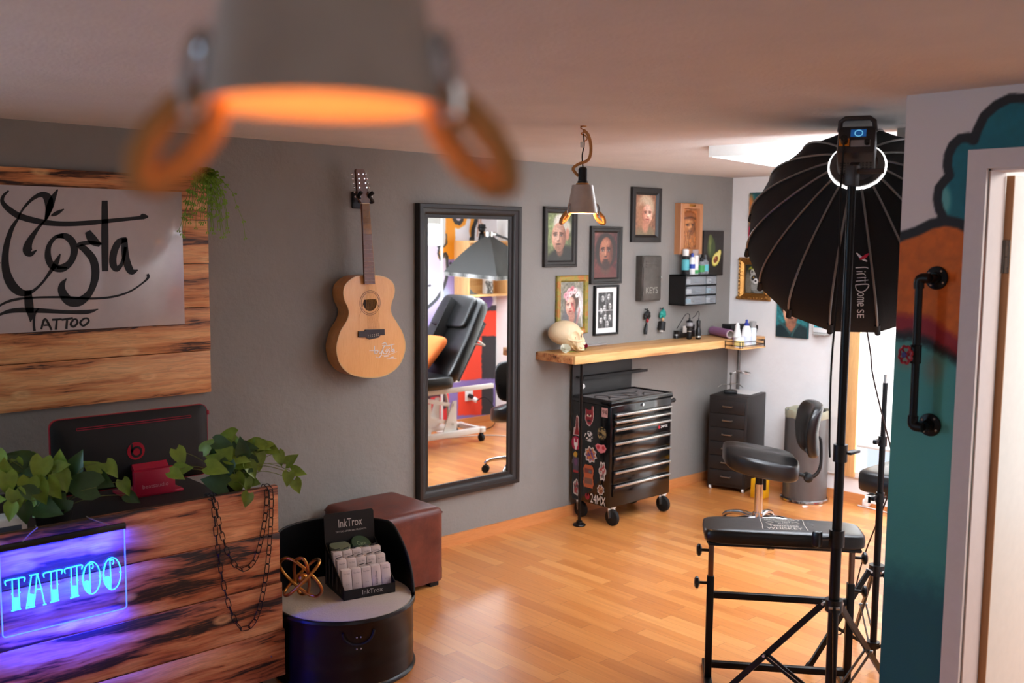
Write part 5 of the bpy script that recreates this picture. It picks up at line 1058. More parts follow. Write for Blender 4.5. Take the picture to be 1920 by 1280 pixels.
# ================================================================== SOFTBOX ON ITS STAND, SPARE STAND
def tripod(name, label, loc, zc, legs, tubes, topmat=None):
    t = thing(name, label, 'light stand', (loc[0], loc[1], 0))
    for i, (za, zb, r_) in enumerate(tubes): MB().cyl((0, 0, za), (0, 0, zb), r_, n=24).build('pole_section', M_BLACK, t)
    MB().cyl((0, 0, zc-.02), (0, 0, zc+.022), .030, n=24).build('leg_collar', M_PLAST, t); MB().cyl((0, 0, zc*.22-.012), (0, 0, zc*.22+.012), .026).build('spreader_collar', M_PLAST, t)
    for an, L in legs:
        d = Vector((math.cos(an), math.sin(an), 0)); a = d*.034+Vector((0, 0, zc)); b = d*L+Vector((0, 0, .008)); s_ = Vector((0, 0, 1)).cross(d)
        lg = MB().bar(a, b, .022, .010, s_).build('leg', M_BLACK, t); MB().bar(b-(b-a).normalized()*.03, b, .028, .016, s_).build('rubber_foot', M_RUB, lg)
        mid = a+(b-a)*.56; m = MB()
        for o_ in (-.012, .012): m.bar(d*.028+Vector((0, 0, zc*.22))+s_*o_, mid+s_*o_, .012, .004, s_)
        m.build('brace', M_BLACK, t); MB().cyl(mid-s_*.018, mid+s_*.018, .005).cyl(a-s_*.018, a+s_*.018, .005).build('rivet', M_ALU, lg)
    return t
PX, PYY = 3.112, 1.706
st1 = tripod('softbox_stand', 'tall black tripod light stand carrying the umbrella softbox behind the armrest', (PX, PYY), .46, ((math.radians(96), .42), (math.radians(3), .50), (math.radians(212), .47)), [(.09, .70, .0185), (.69, 1.02, .0165), (1.0, 1.905, .0145)])
for z, r_ in ((.70, .026), (1.0, .024)): MB().cyl((0, 0, z-.03), (0, 0, z+.03), r_).build('clamp', M_PLAST, st1)
MB().cyl((0, 0, .70), (-.045, .035, .70), .006).box(-.075, -.045, .025, .055, .672, .728, .008).build('clamp_knob', M_PLAST, st1)
MB().box(.01, .075, -.035, -.01, .995, 1.005, .003).build('clamp_lever', M_PLAST, st1)
RC = Vector((3.292, 1.787, 1.985)); TC = Vector((3.618, 1.945, 1.752)); AX = (TC-RC).normalized(); LB_ = (TC-RC).length
sxv = AX.cross(Vector((0, 0, 1))).normalized(); syv = sxv.cross(AX).normalized()
def SB(x, y, z): return RC+sxv*x+syv*y+AX*z
t = thing('umbrella_softbox', 'big black sixteen rod umbrella softbox with light head seen from behind', 'softbox', tuple(RC))
NR = 16; RB = lambda q: .0955+.3275*math.sin(min(q, 1)*PI/2)**.92
a_off = math.radians(-78)
def shell(off, sag, n=14, sub=6):
    L = []
    for i in range(n+1):
        q = i/n; row = []
        for k in range(NR*sub):
            a = a_off+2*PI*k/(NR*sub); f = abs((k % sub)/sub-.5)*2; cc = math.cos(PI/NR)
            rr = (RB(q)-off)*(1-(1-f*f)*(1-cc)*(1+sag*math.sin(q*PI))); row.append(SB(rr*math.cos(a), rr*math.sin(a), LB_*q-(.0 if off == 0 else -.002)))
        L.append(row)
    return L
SHL = shell(0, .7); M_SOFT = flat('softbox_fabric', (8, 8, 8), .8, bump=(220, .15))
fab = MB(world=True).loops(SHL+[[SB(*( (.423)*np.array([math.cos(a_off+2*PI*k/96), math.sin(a_off+2*PI*k/96)])*(math.cos(PI/NR)+(1-math.cos(PI/NR))*(abs((k % 6)/6-.5)*2)**2)), LB_+.03) for k in range(96)]]).build('fabric', M_SOFT, t, sharp=70)
MB(world=True).loops(shell(.006, .7)).build('lining', flat('silver_lining', (216, 216, 216), .3, .6), t, sharp=70)
MB(world=True).loops([[SB(.405*math.cos(a), .405*math.sin(a), LB_-.02) for a in np.linspace(0, 2*PI, 49)[:-1]]], cap0=True).build('diffuser', flat('glowing_diffuser', (250, 250, 250), .6, emit=25, ecol=(238, 245, 255)), t, smooth=False)
for k in range(NR):
    a = a_off+2*PI*k/NR; P = [SB((RB(q)+.003)*math.cos(a), (RB(q)+.003)*math.sin(a), LB_*q) for q in np.linspace(0, 1, 18)]
    rd = MB(world=True).tube(P, .0042, 8).build('rod', flat('grey_rod', (128, 124, 120), .3, .5), t)
    MB(world=True).cyl(SB(.418*math.cos(a), .418*math.sin(a), LB_-.025), SB(.430*math.cos(a), .430*math.sin(a), LB_+.024), .011).build('pocket', M_RUB, rd)
MB(world=True).lathe([(.070, -.012), (.092, -.010), (.094, .004), (.088, .010), (.070, .010), (.070, -.012)], 40, tuple(RC), tuple(AX)).build('speed_ring', flat('grey_ring', (110, 106, 104), .4, .7), t)
MB(world=True).lathe([(.0945, -.006), (.0985, -.004), (.0985, .006), (.0945, .006), (.0945, -.006)], 40, tuple(RC), tuple(AX)).build('glow_ring', flat('leaking_light', (255, 255, 255), .5, emit=3.5), t)
MB(world=True).lathe([(0, -.004), (.072, -.004), (.072, 0), (0, 0)], 40, tuple(RC), tuple(AX)).build('back_plate', flat('grey_plate', (150, 138, 134), .4, .5), t)
# lettering follows the fabric panel
from mathutils.bvhtree import BVHTree
_flat = [p for l in SHL for p in l]; _n = NR*6
BV = BVHTree.FromPolygons([tuple(p) for p in _flat], [(i*_n+k, i*_n+(k+1) % _n, (i+1)*_n+(k+1) % _n, (i+1)*_n+k) for i in range(14) for k in range(_n)])
def decal(px, py, o=.003):
    d = Vector(ray(px, py)).normalized(); h_ = BV.ray_cast(Vector(CO), d); return h_[0]-d*o
m = MB(world=True)
for P in ([(1604, 502, 1.6), (1622, 501, 1.6), (1628, 503, 1.2)], [(1606, 509, 1.2), (1617, 509, 1.2)], [(1621, 509, 1.6), (1623, 509, 1.6)], [(1606, 514, 1.2), (1619, 513, 1.2), (1623, 517, 1.2)], [(1607, 521, 1.2), (1624, 520, 1.4)], [(1605, 527, 1.2), (1628, 525, 1.4)], [(1622, 521, 1), (1622, 530, 1)], [(1604, 534, 1.4), (1628, 533, 1.8), (1624, 543, 1.6), (1615, 547, 1.6), (1606, 543, 1.4), (1604, 534, 1.4)]):
    m.stroke(P, decal, 4, .0003, tuple(-AX))
m.build('lettering', M_WPAINT, t, smooth=False)
def vtext(s_, px, py, lx, ly): return lambda x, z: decal(px+lx*(1-z)*-1+lx, py+ly*x)
m = MB(world=True)
for s_, y0_, L_ in (('ome', 548, 26), ('SE', 580, 16)):
    m.text(s_, 0, 0, 1, 1, (lambda y0_, L_: (lambda x, z: decal(1607+13*z, y0_+L_*x)))(y0_, L_))
m.build('lettering', M_WPAINT, t, smooth=False)
MB(world=True).stroke([(1606, 474, 2), (1616, 484, 5), (1626, 490, 2)], decal, 4, .0003, tuple(-AX)).build('emblem', M_WPAINT, t, smooth=False)
MB(world=True).stroke([(1612, 486, 3), (1622, 481, 6), (1629, 475, 2)], decal, 4, .0004, tuple(-AX)).build('emblem', flat('emblem_crimson', (190, 30, 60), .5), t, smooth=False)
# light head
hd = thing('light_head', 'dark grey studio light head with blue screen behind the softbox ring', 'studio light', tuple(RC))
Mh = Matrix.Translation(RC) @ Matrix((sxv, syv, AX)).transposed().to_4x4()
def hb(): m_ = MB(world=True); m_.M = Mh; return m_
M_HEAD = flat('light_head_grey', (66, 60, 58), .45, .4); HL = -.150
hb().box(-.062, .062, -.055, .060, HL, -.02, .010).build('housing', M_HEAD, hd)
m = hb()
for k in range(9):
    for j in range(5): m.box(-.052+.012*k, -.045+.012*k, -.0562, -.0548, -.095+.014*j, -.088+.014*j)
m.build('vent_holes', M_MATT, hd)
hb().tube([(-.058, .048, HL+.015), (-.054, .062, HL-.018), (-.04, .066, HL-.030), (.04, .066, HL-.030), (.054, .062, HL-.018), (.058, .048, HL+.015)], .0085, 10).build('grip', M_HEAD, hd)
sc_ = hb().box(-.020, .030, .012, .040, HL-.003, HL).build('screen', flat('blue_screen', (20, 60, 110), .3, emit=.35, ecol=(40, 110, 190)), hd)
hb().lathe([(.011, 0), (.014, 0), (.014, .001), (.011, .001), (.011, 0)], 24, (.006, .024, HL-.004)).build('dial_graphic', flat('screen_cyan', (120, 200, 240), .4, emit=.7, ecol=(120, 200, 240)), sc_)
hb().box(-.055, -.022, -.028, .004, HL-.004, HL, .002).build('power_socket', flat('orange_socket', (224, 130, 24), .4), hd)
hb().cyl((-.038, -.012, HL-.004), (-.038, -.016, HL-.03), .012).build('power_plug', M_PLAST, hd)
hb().box(-.018, .045, -.030, -.004, HL-.002, HL).build('label_plate', flat('label_grey', (150, 146, 144), .5), hd); hb().cyl((.035, -.018, HL-.002), (.035, -.018, HL-.014), .009).build('knob', M_PLAST, hd)
# yoke and mount belong to the head
P0 = Vector((PX, PYY, 1.905)); b0 = RC-AX*.10-syv*.075
m = MB(world=True).box(PX-.018, PX+.018, PYY-.018, PYY+.018, 1.906, 1.975, .004).bar((PX, PYY, 1.95), b0, .03, .03)
m.cyl(Vector((PX, PYY, 1.955)), Vector((PX, PYY, 1.955))+sxv*.10, .009).build('mount', M_HEAD, hd)
tag(MB(world=True).tube([SB(-.038, -.016, HL-.03), SB(-.040, -.09, HL+.02), (PX-.035, PYY+.02, 1.86), (PX-.022, PYY+.022, 1.6), (PX-.03, PYY+.03, 1.3), (PX-.030, PYY+.026, 1.06), (PX-.029, PYY+.022, .985)], .0035, 8, spl=8).build('power_cable', M_RUB), 'black power cable hanging down beside the softbox stand pole', 'cable')
p1, p2_, p3_ = atd(1622, 560, 3.66), atd(1636, 700, 3.74), atd(1672, 850, 3.9)
tag(MB(world=True).tube([decal(1621, 592, .006), p1+Vector((0, 0, -.06)), atd(1632, 660, 3.72), p2_, atd(1652, 770, 3.8), p3_, atd(1673, 905, 3.92), (3.86, 1.99, .4), (3.9, 2.1, .02), (4.2, 2.4, .006)], .003, 8, spl=6).build('hanging_cable', flat('brown_cable', (52, 32, 30), .5)), 'thin brown cable hanging from the softbox past the spare stand', 'cable')
st2 = tripod('spare_light_stand', 'shorter black tripod stand with bare silver spigot right of the softbox stand', (3.75, 1.875), .40, ((math.radians(152), .30), (math.radians(40), .34), (math.radians(262), .32)), [(.03, .72, .0135), (.70, .93, .0115), (.92, 1.165, .0095)])
MB().cyl((0, 0, 1.165), (0, 0, 1.20), .008).build('spigot', M_ALU, st2)
for z in (.70, .93): MB().cyl((0, 0, z-.02), (0, 0, z+.02), .017).box(-.05, -.012, .0, .018, z-.008, z+.010, .004).build('clamp', M_PLAST, st2)

# ================================================================== TREATMENT BED AND THE CORNER THE MIRROR SHOWS
t = thing('treatment_bed', 'black treatment bed with raised backrest on a white steel frame, also seen in the mirror', 'treatment bed', (5.0, 2.05, 0))
superpad(MB(world=True), (4.735, 2.05, .575), (.325, .30, .058), .28, .22, 52, 14).build('seat_pad', M_BLEA, t, sharp=80)
th = math.radians(58); ux = Vector((math.cos(th), 0, math.sin(th))); uz = Vector((-math.sin(th), 0, math.cos(th))); hp = Vector((5.01, 2.05, .60))
def bk(c, r, n1=.28, n2=.22): return superpad(MB(world=True), (0, 0, 0), r, n1, n2, 48, 14, lambda v: hp+ux*(c[0]+v.x)+Vector((0, 1, 0))*(c[1]+v.y)*(1-.14*max(0, (c[0]+v.x-.3)/.4))+uz*(c[2]+v.z))
bk((.36, 0, -.02), (.38, .30, .058)).build('back_pad', M_BLEA, t, sharp=80); bk((.58, 0, .052), (.15, .24, .028), .4, .3).build('head_cushion', M_BLEA, t, sharp=80)
MB(world=True).bar(hp+ux*.1-uz*.08, hp+ux*.66-uz*.08, .46, .014, (0, 1, 0)).build('back_board', M_MATT, t)
m = MB(world=True)
for y in (1.83, 2.27): m.box(4.42, 5.51, y-.018, y+.018, .478, .515, .003)
m.box(4.42, 4.46, 1.83, 2.27, .48, .513).box(5.05, 5.09, 1.83, 2.27, .48, .513); m.build('upper_frame', M_WLAC, t)
m = MB(world=True)
for y in (1.83, 2.12): m.box(4.45, 5.55, y-.022, y+.022, .075, .120, .003)
m.box(5.49, 5.535, 1.76, 2.15, .075, .118, .003).box(4.47, 4.515, 1.76, 2.15, .075, .118, .003); m.build('base_frame', M_WLAC, t)
for x in (4.95, 5.22):
    m = MB(world=True)
    for y in (1.86, 2.09): m.prism([(x-.10, .12), (x+.04, .12), (x+.04, .37), (x-.0, .37)], (0, .010, 0), (0, y, 0)).cyl((x+.01, y-.008, .34), (x+.01, y+.02, .34), .012).cyl((x+.01, y-.008, .18), (x+.01, y+.02, .18), .012)
    m.build('lift_plate', M_WLAC, t)
m = MB(world=True)
for y in (1.88, 2.07): m.bar((5.2, y, .34), (4.62, y, .47), .03, .03).bar((5.2, y, .19), (4.62, y, .32), .03, .03)
m.build('lift_arm', M_WLAC, t); MB(world=True).tube([hp+ux*.40-uz*.09+Vector((0, .28, 0)), hp+ux*.40-uz*.17+Vector((0, .28, 0)), hp+ux*.40-uz*.17+Vector((0, -.2, 0)), hp+ux*.40-uz*.09+Vector((0, -.2, 0))], .008, 8).build('rail', M_WLAC, t)
for x, y in ((5.51, 2.13), (5.51, 1.78), (4.49, 2.13), (4.49, 1.78)):
    MB(world=True).cyl((x-.013, y, .031), (x+.013, y, .031), .031).box(x-.016, x+.016, y-.012, y+.012, .035, .075, .004).build('caster', M_RUB, t)
MB(world=True).tube([(5.28, 1.9, .46), (5.31, 1.92, .30), (5.32, 1.92, .16), (5.36, 1.90, .06), (5.42, 1.86, .01)], .012, 10, spl=6).build('lift_hose', flat('grey_hose', (186, 182, 172), .5), t)
superpad(MB(world=True), (0, 0, 0), (.17, .17, .055), .75, .35, 36, 12, lambda v: Vector((4.93, 2.10, .79))+Vector((math.cos(.95)*v.x-math.sin(.95)*v.z, v.y*.8+v.x*.25, math.sin(.95)*v.x+math.cos(.95)*v.z))).build('orange_cushion', flat('orange_cotton', (240, 130, 66), .85, bump=(60, .2)))
tag(bpy.data.objects['orange_cushion'], 'orange cushion leaning on the backrest of the black treatment bed', 'cushion')
# pyramid softbox above the bed
t = thing('pyramid_softbox', 'square black pyramid softbox pointing down over the treatment bed in the mirror', 'softbox', (5.46, 2.16, 1.40))
cz, ca = Vector((5.55, 2.18, 1.43)), math.radians(33); R_ = .385; cor = [cz+Vector((R_*math.cos(ca+PI/2*k), R_*math.sin(ca+PI/2*k), .018*(1 if k in (2, 3) else -.5))) for k in range(4)]; ap = Vector((5.55, 2.17, 1.745))
L = []
for i in range(9):
    q = i/8; row = []; w_ = q**.92
    for k in range(4):
        for j in range(8):
            c = cor[k].lerp(cor[(k+1) % 4], j/8); b = ap.lerp(Vector((c.x, c.y, ap.z)), max(.09, w_)); z = ap.z+(c.z-ap.z)*q**1.35; row.append(Vector((b.x, b.y, z)))
    L.append(row)
L.append([p-Vector((0, 0, .03)) for p in L[-1]])
MB(world=True).loops(L).build('fabric', flat('charcoal_nylon', (50, 49, 46), .6, bump=(60, .15)), t, sharp=50)
MB(world=True).add([c.lerp(cz, .03)-Vector((0, 0, .026)) for c in cor], [(0, 1, 2, 3)]).build('diffuser', flat('glowing_diffuser_small', (250, 250, 250), .6, emit=16, ecol=(238, 245, 255)), t, smooth=False)
MB(world=True).add([c-Vector((0, 0, .031)) for c in cor]+[c.lerp(cz, .035)-Vector((0, 0, .031)) for c in cor]+[c-Vector((0, 0, .0)) for c in cor], [(k, (k+1) % 4, 4+(k+1) % 4, 4+k) for k in range(4)]+[(k, (k+1) % 4, 8+(k+1) % 4, 8+k) for k in range(4)]).build('white_hem', M_WPL, t, smooth=False)
MB(world=True).cyl(ap-Vector((0, 0, .02)), ap+Vector((0, 0, .035)), .03).cyl(ap+Vector((.02, 0, .02)), ap+Vector((.06, 0, .02)), .018).build('lamp_mount', M_ALU, t)
t = thing('boom_stand', 'black boom arm stand holding the pyramid softbox in the mirror', 'light stand', (6.12, 2.02, 0))
MB(world=True).tube([ap+Vector((.05, 0, .02)), (6.12, 2.02, 1.66)], .011, 10).build('boom_arm', M_BLACK, t); MB(world=True).cyl((6.12, 2.02, .02), (6.12, 2.02, 1.74), .015).build('pole', M_BLACK, t)
for a in (1.6, 3.6, 5.7): MB(world=True).bar((6.12, 2.02, .42), (6.12+.13*math.cos(a), 2.02+.16*math.sin(a), .01), .018, .010).build('leg', M_BLACK, t)
tag(MB(world=True).cyl((5.50, 1.60, 0), (5.50, 1.60, HC), .011).lathe([(0, 0), (.05, 0), (.05, .008), (.011, .014)], 24, (5.50, 1.60, 0)).build('white_pole', M_WLAC), 'thin white floor to ceiling pole before the spray painted wall in the mirror', 'pole')
# wooden wall box shelf on the painted wall
t = thing('wooden_box_shelf', 'open wooden box shelf on the spray painted wall, seen in the mirror', 'shelf', (6.0, 1.462, 1.20), PI)
for nm, b in (('side_panel', (5.752, 5.772, 1.20, 1.705)), ('side_panel', (6.238, 6.258, 1.20, 1.705))): MB(world=True).box(b[0], b[1], 1.462, 1.66, b[2], b[3], .002).build(nm, M_PINEZ, t)
MB(world=True).box(5.772, 6.238, 1.462, 1.66, 1.20, 1.22, .002).build('bottom_board', M_PINE, t); MB(world=True).box(5.772, 6.238, 1.462, 1.66, 1.685, 1.705, .002).build('top_board', M_PINE, t); MB(world=True).box(5.772, 6.238, 1.462, 1.470, 1.22, 1.685).build('back_board', M_PINE, t)
t = thing('white_canister', 'white canister printed 94 inside the wooden box shelf', 'canister', (6.08, 1.55, 1.2205)); MB().lathe([(0, 0), (.05, 0), (.05, .30), (.046, .305), (0, .305)], 28).build('body', M_WPL, t)
MB().text('94', 0, 0, 1, 1, lambda x, z: Vector((.05*math.sin(.9*(x-.5))*-1, .0505*math.cos(.9*(x-.5)), .19+.045*z))).build('lettering', M_INK, t, smooth=False)
t = thing('wire_ornament', 'tangled dark metal ornament in front of the canister on the box shelf', 'ornament', (6.03, 1.625, 1.2205)); r = random.Random(3)
m = MB(); [m.tube([(r.uniform(-.03, .03), r.uniform(-.015, .015), .004) if i == 0 else (r.uniform(-.035, .035), r.uniform(-.02, .02), r.uniform(.02, .12)) for i in range(4)], .004, 6, spl=5) for k in range(8)]; m.build('wire', flat('dull_steel', (120, 116, 110), .35, .9), t)
tag(MB(world=True).prism([(5.79, 1.2205), (5.92, 1.2205), (5.86, 1.235), (5.82, 1.27), (5.80, 1.33), (5.79, 1.33)], (0, .03, 0), (0, 1.58, 0)).build('metal_horn', flat('grey_metal', (84, 90, 88), .45, .5)), 'grey curved metal horn standing in the wooden box shelf', 'ornament')
t = thing('black_figurine', 'small black figurine with a broad hat on top of the wooden box shelf', 'figurine', (5.99, 1.57, 1.7055))
MB().lathe([(0, 0), (.034, .002), (.03, .03), (.024, .055), (.03, .062), (.012, .075), (0, .076)], 20).build('body', M_PLAST, t); MB().sph((0, 0, .105), (.033, .033, .034)).build('face', M_PLAST, t); MB().lathe([(.046, .112), (.034, .122), (.032, .145), (.024, .150), (0, .152)], 24).build('hat', M_MATT, t)
tag(MB(world=True).lathe([(0, 0), (.012, 0), (.014, .018), (.006, .03), (0, .034)], 14, (5.83, 1.60, 1.7055)).build('small_black_figure', M_PLAST), 'tiny black figure at the edge of the wooden box shelf top', 'figurine')
t = thing('wall_socket', 'white wall socket with black and white plugs low on the painted wall in the mirror', 'socket', (5.93, 1.462, .22), PI)
MB(world=True).box(5.885, 5.975, 1.461, 1.472, .22, .315, .003).build('plate', M_WPL, t); MB(world=True).cyl((5.925, 1.472, .27), (5.935, 1.51, .26), .020).build('black_plug', M_PLAST, t); MB(world=True).cyl((5.95, 1.51, .245), (5.965, 1.54, .225), .022).build('white_plug', M_WPL, t)
tag(MB(world=True).tube([(5.965, 1.54, .225), (6.02, 1.6, .26), (6.08, 1.66, .15), (6.02, 1.72, .02), (5.8, 1.8, .005)], .004, 8, spl=7).build('black_power_cable', M_RUB), 'black cable looping from the wall socket to the floor in the mirror', 'cable')
tag(MB(world=True).tube([(5.35, 1.86, .006), (5.75, 2.05, .006), (5.9, 2.6, .006), (5.98, 2.95, .006), (6.0, 3.15, .006)], .004, 8, spl=7).build('white_power_cable', M_WPL), 'white cable lying on the floor along the tall window', 'cable')
p = onZ(1650, 932, .02); tag(superpad(MB(), (6.02, 3.10, .03), (.03, .022, .028), .6, .6).build('cable_switch', M_WPL), 'small white plug lying by the baseboard under the tall window', 'plug')

# ================================================================== OTTOMAN, DRUM SEAT, DISPLAY
t = thing('leather_ottoman', 'brown leather cube ottoman against the grey wall under the mirror', 'ottoman', (2.815, 3.985, 0))
bm = bmesh.new(); bmesh.ops.create_cube(bm, size=1); bmesh.ops.subdivide_edges(bm, edges=bm.edges[:], cuts=20, use_grid_fill=True)
for v in bm.verts:
    x, y, z = v.co*2; bul = .006*(1-x*x)*(1-z*z)+.006*(1-y*y)*(1-z*z)
    top = max(0, z)**6; v.co = Vector((x*.215, y*.215, .215+z*.185)); v.co.z += (.014*(1-x*x)*(1-y*y) if z > .99 else 0)
    v.co += Vector((x*bul*(abs(x) > .99), y*bul*(abs(y) > .99), 0))
    for s_ in (0, 1):                      # rounded edges
        pass
    if z < -.7: v.co += Vector((x*.003, y*.003, 0))*math.sin(40*(x+y)+x*11)
    e = Vector((max(0, abs(x)-.86)/.14, max(0, abs(y)-.86)/.14, max(0, z-.84)/.16)); n = e.length
    if n > 1: k = 1/n; v.co.x -= math.copysign((e.x-e.x*k)*.14*.215, x); v.co.y -= math.copysign((e.y-e.y*k)*.14*.215, y); v.co.z -= (e.z-e.z*k)*.16*.185
m = MB(); bm.verts.index_update(); m.add([v.co.copy() for v in bm.verts], [[v.index for v in f.verts] for f in bm.faces]); bm.free()
m.build('cover', M_BROWN, t, sharp=70)
m = MB()
for s_ in (-1, 1): m.tube([(-.205, s_*.212, .372), (.205, s_*.212, .372)], .003, 6).tube([(s_*.212, -.205, .372), (s_*.212, .205, .372)], .003, 6)
m.build('seam', M_BROWN, t)
for sx in (-1, 1):
    for sy in (-1, 1): MB().box(sx*.17-.025, sx*.17+.025, sy*.17-.025, sy*.17+.025, 0, .033).build('foot', M_MATT, t)
DX, DY, DR, DH = 2.152, 3.32, .28, .28
t = thing('oil_drum_seat', 'black oil drum seat with cut-out back and grey cushion top', 'seat', (DX, DY, 0)); M_DRUM = flat('satin_black_drum', (13, 13, 15), .3, .2)
MB().lathe([(0, .004), (.272, .004), (.2835, 0), (.2865, .006), (.2835, .014), (.277, .018), (.277, .05), (.277, .075), (.2785, .085), (.277, .095), (.277, .14), (.2785, .15), (.277, .16), (.277, .245), (.2835, .262), (.2865, .270), (.2835, .279), (.276, .281), (.274, .27), (0, .265)], 72).build('drum', M_DRUM, t)
MB().lathe([(0, .264), (.270, .264), (.272, .272), (.268, .280), (.25, .283), (0, .284)], 64).build('cushion', flat('grey_felt', (184, 172, 158), .9, bump=(150, .3)), t)
def topz(a):               # a in degrees, height of the cut shell
    a = (a+180) % 360-180
    return float(np.interp(a, [-40, -28, -12, 8, 14, 60, 118, 170, 178, 179.9], [.283, .32, .41, .508, .522, .530, .530, .50, .30, .283])) if a > -41 else float(np.interp(a, [-180, -160, -145], [.47, .34, .283]))
L = [[], [], [], []]
A = np.radians(np.linspace(-38, 176, 90))
for a in A:
    d = Vector((math.cos(a), math.sin(a), 0)); z = topz(math.degrees(a)); L[0].append(d*.2835+Vector((0, 0, .27))); L[1].append(d*.2835+Vector((0, 0, z))); L[2].append(d*.2745+Vector((0, 0, z))); L[3].append(d*.2745+Vector((0, 0, .27)))
MB().loops(L, closed=False).build('back_shell', M_DRUM, t)
MB().tube([Vector((.279*math.cos(a), .279*math.sin(a), topz(math.degrees(a)))) for a in A], .0055, 8).build('edge_trim', M_RUB, t)
fa = math.radians(-112); fd = Vector((math.cos(fa), math.sin(fa), 0)); sd = Vector((-fd.y, fd.x, 0)); m = MB()
for k in range(13):
    pass
P = [fd*(.281+.004*math.sin(q*PI))+sd*(.062*math.cos(q*PI))+Vector((0, 0, .235-.050*math.sin(q*PI))) for q in np.linspace(0, 1, 15)]
P = [Vector((p.x, p.y, 0)).normalized()*.2795+Vector((0, 0, p.z)) for p in P]
MB().tube(P, .005, 8).build('latch_recess', M_RUB, t)
m = MB()
for x in (-.008, .008):
    for z in (.215, .170): p = (fd*.278+sd*x).normalized()*.2785; m.sph((p.x, p.y, z), .0035, 10, 6)
m.build('rivets', M_ALU, t)
# display of small cartons
da = math.radians(-13); dl = (2.222, 3.240, .2845)
t = thing('counter_display', 'black cardboard counter display of white cartons on the oil drum seat', 'display', dl, da); M_CARD = flat('black_card', (22, 21, 22), .45)
W2, DP = .110, .225
m = MB().box(-W2, W2, 0, DP, 0, .003)
m.prism([(0, 0), (DP, 0), (DP, .175), (.0, .045)], (.002, 0, 0), (-W2, 0, 0), (0, 1, 0), (0, 0, 1)).prism([(0, 0), (DP, 0), (DP, .175), (.0, .045)], (-.002, 0, 0), (W2, 0, 0), (0, 1, 0), (0, 0, 1))
m.box(-W2, W2, 0, .002, 0, .040).box(-W2, W2, DP-.002, DP, 0, .175); m.box(-W2+.002, W2-.002, .055, .057, 0, .05).box(-W2+.002, W2-.002, .11, .112, 0, .085).box(-W2+.002, W2-.002, .165, .167, 0, .115); m.build('tray', M_CARD, t)
rd = [(-W2, 0), (W2, 0)]+[(W2-.012+.012*math.cos(a), .108+.012*math.sin(a)) for a in np.linspace(0, PI/2, 6)]+[(-W2+.012-.012*math.sin(a), .108+.012*math.cos(a)) for a in np.linspace(0, PI/2, 6)]
MB().prism(rd, (0, .002, .0), (0, DP-.002, .172), (1, 0, 0), (0, .12, 1)).build('header_card', M_CARD, t)
m = MB(); hm = lambda x, z: Vector((x, DP-.0035+.12*(z-.172), z))
M_SILV = flat('silver_print', (200, 192, 188), .5)
m.text('InkTrox', -.048, .230, .105, .034, hm).text('TATTOO AFTERCARE PRODUCTS', -.062, .209, .136, .007, hm); m.build('lettering', M_SILV, t, smooth=False); MB().text('InkTrox', -.033, .013, .088, .019, lambda x, z: Vector((x, -.0008, z))).build('lettering', M_SILV, t, smooth=False)
for k, (y, h_) in enumerate(((.03, .05), (.07, .09), (.12, .12), (.16, .14), (.2, .16))): MB().box(-W2-.0026, -W2-.0022, y, y+.012, .02, h_-.015).build('side_stripe', flat('grey_print', (92, 86, 86), .6), t)
Wd_ = wmat(t); M_CART = flat('white_carton', (222, 206, 202), .5); M_TXT = flat('grey_carton_print', (120, 104, 110), .6)
ordn = ['leftmost', 'second from the left', 'middle', 'second from the right', 'rightmost']
def carton(x, y, z, h_, row, i):
    p = Wd_ @ Vector((x, y, z)); c = thing('carton', 'white aftercare carton, %s in the %s row of the counter display' % (ordn[i], row), 'carton', tuple(p), da, 'aftercare cartons in the display')
    k = .18; m = MB(); M_ = Matrix(((1, 0, 0, 0), (0, 1, k, 0), (0, 0, 1, 0), (0, 0, 0, 1))); m.M = M_; m.box(-.0198, .0198, 0, .026, 0, h_, .0008).build('box', M_CART, c)
    m = MB(); f = lambda a, b: M_ @ Vector((a, -.0006, b))
    if row == 'front' and i == 3: m.text('Easy Glow', 0, 0, 1, 1, lambda a, b: f(.006-.012*b, h_*(.32+.5*a)))
    else: m.text('Easy Glow', -.013, h_-.018, .026, .007, f).text('25 ml', -.006, h_*.45, .012, .003, f)
    m.build('lettering', M_TXT, c, smooth=False); m = MB(); m.M = M_; m.sph((.0, -.0004, h_*.2), (.0026, .0004, .003), 8, 6).build('drop_mark', flat('red_drop', (150, 30, 36), .5), c)
for row, y, z, h_ in (('front', .022, .0035, .105), ('middle', .072, .020, .115), ('rear', .122, .040, .115)):
    for i in range(5): carton(-.084+.042*i, y, z, h_, row, i)
r = random.Random(1); m = MB()
for y, z, n in ((.112, .1365, 5), (.066, .110, 2), (.160, .156, 5)):
    for i in range(n): x = -.084+.042*i+r.uniform(-.006, .006) if n > 2 else -.01+.03*i; a = r.uniform(-.3, .3); m.bar((x-.011, y, z+.004), (x+.011, y+.002, z+.006), .018, .002, (0, .5, 1))
m.build('leaflets', flat('leaflet_black', (40, 38, 38), .5), t)
